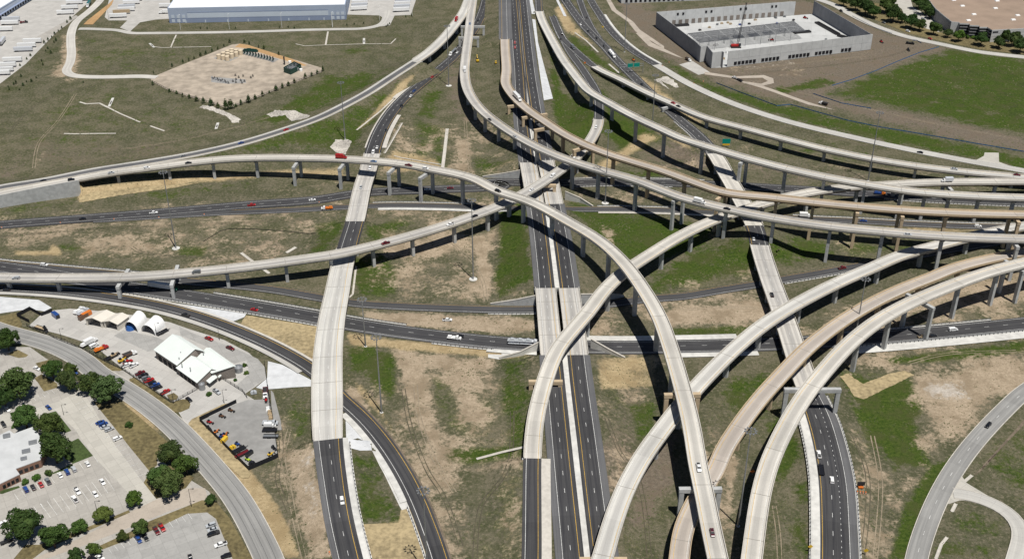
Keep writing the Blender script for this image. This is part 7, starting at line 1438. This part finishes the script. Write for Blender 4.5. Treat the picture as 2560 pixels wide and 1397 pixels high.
for i, (x, y, r_, lb) in enumerate([(60,70,95,'leftmost tree of the dark top right clump'),(210,120,110,'second tree from the left in the dark top right clump'),(330,190,85,'third tree from the left in the dark top right clump'),(-120,20,80,'tree at the far left of the top right street trees'),(540,90,110,'large dark tree at the top edge right of the clump'),(620,220,110,'large dark tree just below another by the street'),(740,280,65,'small tree at the right foot of the large dark trees'),(890,330,105,'broad tree left of the pale lot'),(1010,385,80,'tree touching the broad tree, nearer the lot'),(1220,440,85,'tree in front of the curved glass wall'),(1435,505,60,'small round tree left of the stepped windows'),(1590,540,80,'yellowish green tree before the stepped windows'),(1930,590,90,'tree before the right end of the stepped windows'),(2185,640,80,'tree before the white wall, left one'),(2280,545,80,'tree against the white wall, upper left'),(2420,590,100,'tree against the white wall, large middle one'),(2510,690,95,'tree cut by the right edge at the top'),(1000,50,95,'tree along the left wall of the brown-roofed building, farthest'),(1100,130,95,'tree along the left wall of the brown-roofed building, middle'),(1170,210,75,'tree along the left wall of the brown-roofed building, nearest')]):
    tree(*px('E3', x, y), r_/Z6*1.18, lb, GR, i=i, tint=(1.1, 1.3, .8) if 'yellowish' in lb else (.46, .58, .5))
for i, (x, y) in enumerate([(1640,530),(1720,545),(1800,550),(1860,560)]): tree(*px('E3', x, y), 6, '%s yellow green bush from the left below the stepped windows' % ordw[i], 'bushes at the top right', i=i, tint=(1.3, 1.35, .6))
PADF = [(15,735,24),(262,840,26),(367,865,26),(457,905,22),(557,930,30),(665,975,36),(768,1005,34),(880,1040,50),(985,1080,40),(1105,1100,56),(1175,1080,62),(1250,1060,26),(1325,1025,30),(1440,990,52),(1535,945,34),(1645,900,30),(1745,855,20),(1845,815,38),(1940,780,28),(2030,745,32),(2118,700,30),(2280,635,30),(2375,600,28),(2458,562,26),(2540,525,28)]
for i, (x, y, r_) in enumerate(PADF): tree(*px('D3', x, y), r_/Z6, '%s young evergreen from the left in the near row round the gravel pad' % ordw[i], 'young evergreens round the gravel pad', 'cone', i=i, base=True, tall=1.0+.25*(i % 3 == 0), tint=(.95, 1, .9))
for i, (x, y) in enumerate([(25,560),(300,460),(460,400),(548,375),(628,345),(722,305),(800,275),(893,232),(978,205),(1070,160),(1155,105),(1375,105),(1447,128),(1585,175),(1665,195),(1885,285)]): tree(*px('D3', x, y), (16+(i*7) % 9)/Z6, '%s young evergreen from the left in the far row behind the gravel pad' % ordw[i], 'young evergreens round the gravel pad', 'cone', i=i, base=True, tall=1.1)
for i, (x, y) in enumerate(sorted([(125,1300),(205,1262),(240,1245),(315,1145),(395,1225),(470,1220),(345,1280),(140,1340),(290,1345),(540,1165),(620,915),(640,975),(680,770),(710,730),(760,800),(805,640),(835,615),(1240,1235),(715,605),(770,560),(812,515),(868,470),(918,425),(1000,345),(1050,295),(660,650),(455,840),(400,890),(300,985)])): tree(*px('D1', x, y), 2.2+(i*5 % 4)*.5, '%s tiny sapling from the left on the slope beside the left yard' % ordw[i], 'saplings beside the left yard', 'cone', i=i, base=True, tall=1.0)
for i, (t, x, y) in enumerate([('A1',1490,217),('A1',1540,217),('A1',1750,215),('D2',350,418),('D2',480,415),('D2',570,430),('D2',1350,385),('D2',1460,370),('D2',1600,360),('D2',1935,405),('D2',1960,385),('D2',1985,365),('D2',2225,260),('D2',2315,250)]): tree(*px(t, x, y), 2.4, '%s tiny sapling from the left on the warehouse lawn' % ordw[i], 'saplings on the warehouse lawn', 'cone', i=i, base=True)

# ================= high masts, poles, signs
GM = 'high-mast lights'; simple('lamp_grey', (.42, .43, .44), .5, 0)
def mast(base, top, label):
    b = gp(*base); z = b.z+30
    lo, hi = b.z+5, b.z+80
    for _ in range(40):
        m = (lo+hi)/2
        if proj((b.x, b.y, m))[1] > top[1]: lo = m
        else: hi = m
    h = min(max(m, b.z+22), b.z+56); th = thing('high_mast_light', label, 'light mast', tuple(b), GM)
    m_ = MB(); m_.tube((b.x, b.y, b.z), (b.x, b.y, h), .48, .22, k=10); m_.build('pole', 'galvanised', th)
    m_ = MB(); m_.tube((b.x, b.y, b.z-.2), (b.x, b.y, b.z+.25), 2.6 if 'white base' in label else .9, k=20); m_.build('foundation', 'concrete_white', th)
    m_ = MB(); n = 24
    for i in range(n):
        a0 = 2*math.pi*i/n; a1 = 2*math.pi*(i+1)/n; m_.tube((b.x+2.0*math.cos(a0), b.y+2.0*math.sin(a0), h-.6), (b.x+2.0*math.cos(a1), b.y+2.0*math.sin(a1), h-.6), .1, k=4)
    for i in range(4): a0 = math.pi/2*i; m_.tube((b.x, b.y, h-.6), (b.x+2.2*math.cos(a0), b.y+2.2*math.sin(a0), h-.6), .1, k=4)
    m_.build('lamp_ring', 'galvanised', th)
    for i in range(10):
        a0 = 2*math.pi*i/10; m_ = MB(); c = (b.x+2.45*math.cos(a0), b.y+2.45*math.sin(a0)); m_.obox(c, (math.cos(a0), math.sin(a0)), .9, .55, h-.95, h-.5); m_.build('lamp_head', 'galvanised', th)
for b_, t_, lb in (((440,621),(400,425),'high mast on a round white base in the left middle grass'),((1183,698),(1172,497),'high mast on a round white base in the centre beside a dirt track'),((954,1031),(938,840),'high mast beside the entrance ramp at lower left'),((863,349),(850,205),'high mast beside the rock basin at upper left'),((1069,1440),(1060,1223),'high mast rising from below the bottom edge'),((1122,215),(1112,59),'high mast on a white base beside the far left freeway'),((1513,508),(1516,322),'high mast on a white base under the parallel flyovers'),((2137,846),(2159,695),'high mast between the nested ramps at right'),((1845,1314),(1873,1074),'high mast between two nested ramps at the bottom'),((2170,452),(2200,280),'high mast among the right-hand flyovers'),((1561,131),(1565,8),'high mast beside the far frontage road near the top'),((1631,305),(1636,187),'high mast below the far sign gantry'),((914,866),(902,746),'shorter mast beside the lower cross freeway left of centre')): mast(b_, t_, lb)
def lamp_post(t, base, h, label, arm=1.8, mat='dark_metal'):
    b = g6(t, *base); th = thing('lamp_post', label, 'lamp post', tuple(b), 'lamp posts'); m_ = MB(); m_.tube((b.x, b.y, b.z-.2), (b.x, b.y, b.z+h), .16, .09, k=6); m_.build('pole', mat, th)
    m_ = MB(); m_.tube((b.x, b.y, b.z+h-.1), (b.x+arm, b.y, b.z+h+.1), .06, k=4); m_.build('arm', mat, th); m_ = MB(); m_.box(b.x+arm-.2, b.x+arm+.7, b.y-.22, b.y+.22, b.z+h, b.z+h+.2); m_.build('lamp_head', mat, th)
for t, b_, h, lb in (('D4',(925,680),9,'black lamp post at the depot fence, left one'),('D4',(1555,975),8,'black lamp post at the depot fence, middle one'),('D5',(800,1240),9,'black lamp post at the depot fence corner'),('D5',(1550,1240),9,'lamp post outside the depot gate'),('D5',(550,240),9,'lamp post between canvas arch and depot roof'),('D5',(1480,300),8,'lamp post behind the depot building'),('D8',(1145,850),7,'lamp post in the main lot'),('D8',(2255,785),11,'tall utility pole at the lane corner'),('D7',(475,635),11,'lamp post in front of the dark tree at left'),('C1',(475,330),7,'lamp post beside the office lawn')): lamp_post(t, b_, h, lb)
for i, (t, b_) in enumerate((('A1',(1343,225)),('A1',(1705,218)),('A1',(2095,210)),('A1',(2470,205)),('D2',(1140,408)),('D2',(1838,310)),('D2',(2325,235)))): lamp_post(t, b_, 16, 'thin white light pole on the warehouse lawn, %s from the left' % ordw[i], .8, 'canvas')
lamp_post('D1', (1620,300), 16, 'thin grey light pole by the near end of the trailer row', .8, 'galvanised')
# sign gantry over the far right freeway
def text_rows(th, a, b, z0, z1, off):
    pass
a = gp(*px('E4', 1890, 1112)); b = gp(*px('E4', 2240, 1085)); th = thing('sign_gantry', 'overhead sign gantry with two green panels on the far right freeway', 'sign', tuple((a+b)/2))
for q in (a, b): m_ = MB(); m_.tube((q.x, q.y, q.z), (q.x, q.y, q.z+9.5), .3, k=8); m_.build('post', 'galvanised', th)
m_ = MB()
for z in (7.2, 9.2): m_.tube((a.x, a.y, a.z+z), (b.x, b.y, b.z+z), .18, k=5)
for i in range(10): t0 = i/10; p0 = a.lerp(b, t0); p1 = a.lerp(b, t0+.1); m_.tube((p0.x, p0.y, p0.z+7.2), (p1.x, p1.y, p1.z+9.2), .1, k=4)
m_.build('truss', 'galvanised', th)
for t0, t1 in ((.34, .56), (.6, .84)):
    p0 = a.lerp(b, t0); p1 = a.lerp(b, t1); m_ = MB(); quadwall(m_, p0, p1, a.z+6.2, a.z+10.4, .35, .15); pn_ = m_.build('sign_panel', 'sign_green', th)
    for e0, e1, z0, z1 in ((.06, .94, 10.1, 10.22), (.06, .94, 6.4, 6.52)): m_ = MB(); quadwall(m_, (p0.lerp(p1, e0)), (p0.lerp(p1, e1)), a.z+z0, a.z+z1, .51, .02); m_.build('border', 'line_white', pn_)
    for e0, e1, z in ((.15, .85, 9.1), (.2, .7, 8.2), (.3, .8, 7.3)): pass
c = gp(*px('A3', 340, 1095)); th = thing('road_sign', 'green and yellow road sign on posts right of the far right freeway overpass', 'sign', tuple(c))
for s_ in (-2, 2): m_ = MB(); m_.tube((c.x+s_, c.y, c.z), (c.x+s_, c.y, c.z+6), .14, k=6); m_.build('post', 'galvanised', th)
m_ = MB(); m_.box(c.x-3.2, c.x+3.2, c.y-.3, c.y-.16, c.z+3.2, c.z+7.2); m_.build('sign_panel', 'sign_green', th); m_ = MB(); m_.box(c.x-2.8, c.x+2.8, c.y-.3, c.y-.16, c.z+1.6, c.z+3.1); m_.build('exit_panel', 'yellow_paint', th)
def small_sign(u, v, mat, label, z=None, s=1.2):
    c = gp(u, v) if z is None else at(u, v, z); th = thing('warning_sign', label, 'sign', tuple(c), 'small warning signs'); m_ = MB(); m_.tube((c.x, c.y, c.z), (c.x, c.y, c.z+2.4), .07, k=5); m_.build('post', 'galvanised', th)
    m_ = MB(); h = c.z+3; m_.add([(c.x-s, c.y, h), (c.x, c.y, h-s), (c.x+s, c.y, h), (c.x, c.y, h+s), (c.x-s, c.y+.08, h), (c.x, c.y+.08, h-s), (c.x+s, c.y+.08, h), (c.x, c.y+.08, h+s)], [(0,1,2,3),(7,6,5,4),(0,4,5,1),(1,5,6,2),(2,6,7,3),(3,7,4,0)]); m_.build('sign_face', mat, th)
for u, v, lb in ((2024,1378,'yellow diamond sign left of the lower right freeway at the bottom edge'),(2163,1388,'yellow diamond sign right of the lower right freeway at the bottom edge'),(1880,1190,'orange diamond sign in the nearest nested ramp shade'),(1507,75,'yellow diamond sign between the far right roads'),(1353,76,'yellow sign beside the white flyover near the top'),(1462,165,'orange sign at the far road fork')): small_sign(u, v, 'yellow_paint' if 'yellow' in lb else 'orange_paint', lb)
# message board and barriers at lower right
c = g6('C3', 1340, 870); th = thing('message_board', 'dark portable message board on a trailer beside the lower right freeway', 'sign', tuple(c)); m_ = MB(); m_.box(c.x-1.8, c.x+1.8, c.y-.15, c.y+.15, c.z+1.8, c.z+3.9); m_.build('board', 'dark_metal', th); m_ = MB(); m_.box(c.x-1.2, c.x+1.2, c.y-.8, c.y+.8, c.z+.5, c.z+1.2); m_.build('trailer_base', 'orange_paint', th); m_ = MB(); m_.box(c.x-.12, c.x+.12, c.y-.12, c.y+.12, c.z+1.2, c.z+1.8); m_.build('mast', 'orange_paint', th)
def barrel(t, x, y, label, group='orange traffic barrels'):
    c = g6(t, x, y); th = thing('traffic_barrel', label, 'barrel', tuple(c)+tuple() if False else (c.x, c.y, c.z+.0), group); m_ = MB(); m_.tube((c.x, c.y, c.z), (c.x, c.y, c.z+1.2), .42, .34, k=8); m_.build('body', 'orange_paint', th); m_ = MB(); m_.tube((c.x, c.y, c.z+.5), (c.x, c.y, c.z+.75), .42, .40, k=8); m_.build('band', 'line_white', th)
for i, x in enumerate((1315, 1337, 1358, 1378)): barrel('C3', x, 905+i*2, '%s barrel from the left in the row below the message board' % ordw[i])
for t, x, y, lb in (('B1',450,295,'barrel on the near edge of the upper cross freeway, left of the mast'),('B1',848,268,'barrel on the near edge of the upper cross freeway, nearest the mast'),('B1',1182,254,'barrel on the near edge of the upper cross freeway, right of the mast'),('B1',1518,232,'barrel on the near edge of the upper cross freeway, farther right'),('B1',15,330,'barrel at the left edge beside the upper cross freeway'),('B1',2372,143,'barrel near the orange flatbed'),('E1',430,935,'barrel above the frontage road, farthest'),('E1',330,995,'barrel at the frontage road, left of the pale drive'),('E1',940,1220,'barrel on the green strip below the pale drive'),('E1',800,1255,'barrel on the frontage road edge below the pale drive'),('C1',2448,1355,'barrel beside the freeway at the lower left bottom edge')): barrel(t, x, y, lb)
m_ = None
# ================= gas pad equipment
GK = 'tan storage tanks on the gravel pad'
for i, (x, y) in enumerate([(998,345),(1062,358),(1122,370),(1062,312),(1130,322),(1190,335),(1130,285),(1190,297),(1255,310),(1190,262),(1255,272),(1320,282)]): cyl('storage_tank', 'D3', (x, y), 2.15, 4.6, 'tank_tan', 'tan round storage tank on the gravel pad, %s of the cluster reading row by row' % ordw[i], 'tank', .6, GK)
for i in range(11):
    t0 = i/10; c = g6('D3', 1375+425*t0, 265+105*t0); th = thing('separator_unit', '%s dark upright separator from the left in the pad row' % ordw[i], 'gas unit', tuple(c), 'separators on the gravel pad')
    m_ = MB(); m_.tube((c.x, c.y, c.z), (c.x, c.y, c.z+4.0), .6, k=8); m_.build('vessel', 'dark_metal', th); m_ = MB(); m_.tube((c.x, c.y-3.5, c.z+1.3), (c.x, c.y+3, c.z+1.3), .6, k=8); m_.build('drum', 'tank_green', th); m_ = MB(); m_.box(c.x-1.2, c.x+1.2, c.y-3.6, c.y-2.2, c.z, c.z+1.0); m_.build('skid', 'galvanised', th)
for i, (x, y) in enumerate([(1400,235),(1445,228),(1490,235),(1530,240)]):
    c = g6('D3', x, y); th = thing('pump_unit', '%s green pump unit from the left behind the separators' % ordw[i], 'gas unit', tuple(c), 'pumps behind the separators'); m_ = MB(); m_.box(c.x-3, c.x+3, c.y-1.5, c.y+1.5, c.z, c.z+1.8); m_.build('housing', 'tank_green', th); m_ = MB(); m_.tube((c.x-2, c.y, c.z+2.4), (c.x+2, c.y, c.z+2.4), .7, k=8); m_.build('vessel', 'tank_green', th)
q = [g6('D3', *p) for p in ((1962,545), (2062,580), (2222,500), (2120,455))]; th = thing('compressor_building', 'dark green walled compressor enclosure on the gravel pad', 'building', tuple((q[0]+q[2])/2))
for i in range(4): m_ = MB(); quadwall(m_, q[i], q[(i+1) % 4], q[i].z-.2, q[i].z+5, -.1, .2); m_.build('wall', 'tank_green', th)
cc_ = (q[0]+q[2])/2
m_ = MB(); m_.obox((cc_.x, cc_.y), (q[1]-q[0]).to_2d(), 9, 7, cc_.z, cc_.z+3.6); m_.build('engine', 'galvanised', th)
for e in (-3, 0, 3): m_ = MB(); m_.tube((cc_.x+e, cc_.y+e*.6, cc_.z+3.6), (cc_.x+e, cc_.y+e*.6, cc_.z+6.4), .5, k=8); m_.build('exhaust_stack', 'chrome', th)
for e in (.25, .5, .75):
    a_ = q[0].lerp(q[1], e); b_ = q[3].lerp(q[2], e); m_ = MB(); m_.tube((a_.x, a_.y, a_.z+5), (b_.x, b_.y, b_.z+5), .2, k=5); m_.build('roof_beam', 'galvanised', th)
cyl('propane_tank', 'D3', (2215,525), 1.5, 2.2, 'canvas', 'small white tank right of the green enclosure', 'tank', .5); cyl('flare_stack', 'D3', (1970,430), .7, 8, 'dark_metal', 'thin dark stack left of the green enclosure', 'stack', .3); cyl('propane_tank', 'D3', (2050,410), 1.5, 2.4, 'canvas', 'small white tank behind the green enclosure', 'tank', .5)
r_ = random.Random(3); k_ = 0
WH = [(895+38*i+(j*14), 625+11*i+(j*22)) for i in range(7) for j in range(2)]+[(1240,595),(1290,625),(1355,605),(1250,655),(1205,685),(1248,698),(1320,672),(1375,682),(1338,708),(1470,630),(1500,605)]
for i, (x, y) in enumerate(WH):
    c = g6('D3', x, y); big = i >= 14; th = thing('wellhead', ('%s dark wellhead of the loose group on the gravel pad' % ordw[i-14]) if big else '%s small wellhead of the tight double row on the gravel pad' % ordw[i], 'wellhead', tuple(c), 'wellheads on the gravel pad')
    m_ = MB(); m_.tube((c.x, c.y, c.z), (c.x, c.y, c.z+2.2), .3, k=6); m_.tube((c.x-1.0, c.y, c.z+1.3), (c.x+1.0, c.y, c.z+1.3), .22, k=6); m_.build('valve_tree', 'dark_metal' if big or i % 3 else 'chrome', th); m_ = MB(); m_.box(c.x-.9, c.x+.9, c.y-.9, c.y+.9, c.z-.05, c.z+.35); m_.build('cellar', 'joint_dark' if big else 'galvanised', th)

# crane on the slab
c = at(*px('E1', 1420, 705), .6); th = thing('crawler_crane', 'red crawler crane with tall lattice boom on the slab of the unfinished building', 'crane', (c.x, c.y, .5))
for s_ in (-1, 1): m_ = MB(); m_.box(c.x-5, c.x+5, c.y+s_*2.6-.6, c.y+s_*2.6+.6, .5, 1.8); m_.build('track', 'rubber', th)
m_ = MB(); m_.box(c.x-4.5, c.x+3.5, c.y-1.7, c.y+1.7, 1.9, 3.6); m_.build('house', 'red_paint', th); m_ = MB(); m_.box(c.x+2.6, c.x+4.6, c.y-3.0, c.y-1.4, 2.6, 5.0); m_.build('cab', 'glass_dark', th)
m_ = MB(); tip = Vector((c.x+7, c.y+4, 44)); bs = Vector((c.x+1.5, c.y, 3.2))
for ox, oy in ((-.7, -.7), (.7, -.7), (.7, .7), (-.7, .7)): m_.tube(bs+Vector((ox, oy, 0)), tip+Vector((ox*.5, oy*.5, 0)), .13, k=4)
for i in range(16):
    p0 = bs.lerp(tip, i/16); p1 = bs.lerp(tip, (i+1)/16); sg = .7 if i % 2 else -.7; m_.tube(p0+Vector((sg, -.7, 0)), p1+Vector((-sg, -.7, 0)), .08, k=3); m_.tube(p0+Vector((sg, .7, 0)), p1+Vector((-sg, .7, 0)), .08, k=3); m_.tube(p0+Vector((.7, sg, 0)), p1+Vector((.7, -sg, 0)), .08, k=3)
m_.build('boom', 'dark_metal', th); m_ = MB(); m_.tube((c.x-5, c.y, 4.2), tip, .07, k=4); m_.tube(tip, (tip.x, tip.y, 14), .06, k=4); m_.build('cables', 'dark_metal', th)

r_ = random.Random(12)
for i in range(26):
    a_, b_ = r_.uniform(.05, .95), r_.choice((r_.uniform(.02, .2), r_.uniform(.68, .95))); p0 = BL.lerp(BR, a_); p1 = FL.lerp(FR, a_); c = p0.lerp(p1, b_)
    o_ = put('pallet_stack', r_.choice(('grey', 'brown', 'white', 'blue', 'tan', 'black')), (c.x, c.y, .52), r_.uniform(0, 3), 'small stack of materials lying on the slab of the unfinished building', 'material stacks on the slab')
# ================= fences
def fence(t, pts, label, h=2.2, style='mesh', post=3.0, name='fence'):
    Q = [g6(t, *p) for p in pts]; th = thing(name, label, 'fence', tuple(Q[0])); D = []
    for a_, b_ in zip(Q[:-1], Q[1:]):
        n = max(1, int((b_-a_).length/post))
        for i in range(n): D.append(a_.lerp(b_, i/n))
    D.append(Q[-1]); D = [Vector((d.x, d.y, gz(d.x, d.y))) for d in D]
    m_ = MB()
    for d in D: m_.box(d.x-.1, d.x+.1, d.y-.1, d.y+.1, d.z-.2, d.z+h+.1)
    o = m_.build('posts', 'dark_metal' if style != 'blue' else 'galvanised', th); o['kind'] = 'stuff'
    V = []; F = []
    if style in ('solid', 'blue'):
        for i in range(len(D)-1):
            m_ = MB(); a_, b_ = D[i], D[i+1]
            k = len(V); n = (b_-a_).to_2d().normalized(); n = Vector((n.y, -n.x))*.04
            V += [(a_.x+n.x, a_.y+n.y, a_.z+.03), (b_.x+n.x, b_.y+n.y, b_.z+.03), (b_.x+n.x, b_.y+n.y, b_.z+h), (a_.x+n.x, a_.y+n.y, a_.z+h), (a_.x-n.x, a_.y-n.y, a_.z+.03), (b_.x-n.x, b_.y-n.y, b_.z+.03), (b_.x-n.x, b_.y-n.y, b_.z+h), (a_.x-n.x, a_.y-n.y, a_.z+h)]
            F += [(k, k+1, k+2, k+3), (k+7, k+6, k+5, k+4), (k+3, k+2, k+6, k+7)]
        mk('fence_screen', V, F, 'black_mesh' if style == 'solid' else 'blue_silt', th)
    else:
        for z in (.15, .55, .95, 1.35, 1.75, h):
            m_ = MB()
            for a_, b_ in zip(D[:-1], D[1:]): m_.tube((a_.x, a_.y, a_.z+z), (b_.x, b_.y, b_.z+z), .05, k=4)
            m_.build('rail', 'dark_metal', th)
fence('D6', [(780,285),(240,545)], 'black screened fence along the upper left side of the gravel yard', 2.6, 'solid'); fence('D6', [(240,560),(960,1275)], 'black screened fence along the street side of the gravel yard', 2.6, 'solid'); fence('D6', [(965,1278),(1402,1085)], 'black screened fence along the bottom side of the gravel yard', 2.8, 'solid'); fence('D6', [(1400,1075),(1340,620),(1290,330),(1250,60)], 'thin dark fence along the right side of the gravel yard', 2.4)
fence('D4', [(400,450),(850,650),(1230,800),(1560,970),(1820,1090)], 'dark rail fence between the depot yard and the street verge'); fence('D5', [(30,740),(210,860),(500,1060),(790,1240)], 'dark rail fence behind the slanted row of depot cars'); fence('D5', [(800,1235),(1150,1040)], 'dark rail gate fence at the depot entrance'); fence('D5', [(1500,870),(1650,960),(1820,1070),(1890,1165)], 'dark rail fence from the depot porch to the gravel yard'); fence('D5', [(2150,660),(2180,880),(2240,1397)], 'thin dark fence beside the white liner right of the depot')
fence('D4', [(780,240),(620,300),(450,210),(260,310),(440,400)], 'black screened enclosure at the upper left corner of the depot', 2.6, 'solid')
fence('E3', [(1290,705),(1000,790),(700,910),(350,1060),(0,1190),(-300,1280)], 'blue silt fence along the left edge of the green field', .9, 'blue', 4); fence('A3', [(990,700),(1200,770),(1420,810)], 'short blue silt fence below the green field corner', .9, 'blue', 4)
fence('A3', [(270,620),(450,690),(720,790),(820,780),(1000,830),(1250,900),(1500,950),(1800,1000),(2200,1070),(2556,1130)], 'long blue silt fence above the green frontage strip', .9, 'blue', 4); fence('E3', [(900,605),(960,610),(1030,650)], 'short blue silt fence near the street corner at upper right', .9, 'blue', 4); fence('E2', [(1370,250),(1700,420),(1960,510)], 'dark blue silt fence between the unfinished building and the street', .9, 'blue', 4)
fence('D3', [(10,690),(200,790),(420,870),(740,960),(1040,1060)], 'wire fence along the near left side of the gravel pad', 1.6); fence('D3', [(1150,1085),(1480,960),(2000,740),(2520,545)], 'wire fence along the near right side of the gravel pad', 1.6)
fence('B1', [(1510,430),(1640,350),(1710,335),(1870,335),(2150,355),(2345,368)], 'thin black silt fence curving over the left middle grass', .45, 'solid', 5)

# ================= weeds: low clumps all over the open ground
def weeds():
    r = np.random.default_rng(5); n = 150000
    # more of them near the camera, as even in the picture as on the ground
    u = r.uniform(-60, 2620, n); v = 1400*r.uniform(0, 1, n)**1.0; a = (u-PCX)/FPX; b = (v-PCY)/FPX
    dy = math.cos(TH)-b*math.sin(TH); dz = -math.sin(TH)-b*math.cos(TH); k = -CAMH/dz; X = a*k; Y = dy*k
    X += r.uniform(-1.2, 1.2, n); Y += r.uniform(-1.2, 1.2, n)
    i = np.clip(np.searchsorted(GX, X)-1, 0, len(GX)-2); j = np.clip(np.searchsorted(GY, Y)-1, 0, len(GY)-2)
    ok = FREE[j, i] & FREE[j+1, i+1] & (Y > 270) & (Y < 1290) & (np.abs(X) < 640)
    g1 = r.uniform(0, 1, (60, 60)); gx = (X+700)/1400*58; gy = (Y-200)/1200*58; ii = np.clip(gx.astype(int), 0, 58); jj = np.clip(gy.astype(int), 0, 58); fu = gx-ii; fv = gy-jj
    cl = (g1[jj, ii]*(1-fu)*(1-fv)+g1[jj, ii+1]*fu*(1-fv)+g1[jj+1, ii]*(1-fu)*fv+g1[jj+1, ii+1]*fu*fv)
    g2 = r.uniform(0, 1, (260, 260)); gx = (X+700)/1400*258; gy = (Y-200)/1200*258; ii = np.clip(gx.astype(int), 0, 258); jj = np.clip(gy.astype(int), 0, 258)
    cl = cl*.6+g2[jj, ii]*.4
    bare = np.maximum.reduce([MASK['dirt'], MASK['straw'], MASK['pale'], MASK['soil']])[j, i]
    ok &= r.uniform(0, 1, n) < np.clip((cl-.42)*3.4, 0.03, 1)*(1-.75*bare)
    X, Y, i, j, cl = X[ok], Y[ok], i[ok], j[ok], cl[ok]; m = len(X)
    fx = (X-GX[i])/(GX[i+1]-GX[i]); fy = (Y-GY[j])/(GY[j+1]-GY[j]); Z = HZ[j, i]*(1-fx)*(1-fy)+HZ[j, i+1]*fx*(1-fy)+HZ[j+1, i]*(1-fx)*fy+HZ[j+1, i+1]*fx*fy
    R = r.uniform(.25, .62, m)*(0.7+.6*cl)*np.clip(Y/700, .75, 1.3); Hh = R*r.uniform(.5, 1.0, m); ph = r.uniform(0, 6.28, m)
    V = np.empty((m, 6, 3))
    for q in range(5):
        rr = R*r.uniform(.7, 1.3, m); V[:, q, 0] = X+rr*np.cos(ph+q*1.2566); V[:, q, 1] = Y+rr*np.sin(ph+q*1.2566); V[:, q, 2] = Z-.05
    V[:, 5, 0] = X+R*r.uniform(-.3, .3, m); V[:, 5, 1] = Y+R*r.uniform(-.3, .3, m); V[:, 5, 2] = Z+Hh
    base = (np.arange(m)*6)[:, None]; F = np.stack([base+np.array([[q, (q+1) % 5, 5]]) for q in range(5)], 1).reshape(-1, 3)
    me = bpy.data.meshes.new('weeds'); me.vertices.add(m*6); me.vertices.foreach_set('co', V.ravel()); me.loops.add(F.size); me.loops.foreach_set('vertex_index', F.ravel().astype(np.int32))
    me.polygons.add(len(F)); me.polygons.foreach_set('loop_start', np.arange(0, F.size, 3, dtype=np.int32)); me.polygons.foreach_set('loop_total', np.full(len(F), 3, np.int32)); me.update(); me.validate()
    ma, n_, l, b = _mat('weeds'); b.inputs['Roughness'].default_value = 1; g = N(n_, 'ShaderNodeNewGeometry'); f = noise_n(n_, l, .35, 3, g.outputs['Position']); f2 = noise_n(n_, l, .03, 3, g.outputs['Position'])
    c = mix_n(n_, l, ramp_n(n_, l, f, .35, .65), (0.045, 0.062, 0.018), (0.120, 0.108, 0.056)); c = mix_n(n_, l, ramp_n(n_, l, f2, .45, .65), c, (0.058, 0.066, 0.026)); l.new(c, b.inputs['Base Color']); me.materials.append(ma)
    o = bpy.data.objects.new('weeds', me); COL.objects.link(o); o['kind'] = 'stuff'; o['label'] = 'low weeds and dry grass tufts over the open ground'; o['category'] = 'weeds'
    print('weeds', m)
weeds()
for o in bpy.data.objects:
    if '_o' in o: del o['_o']
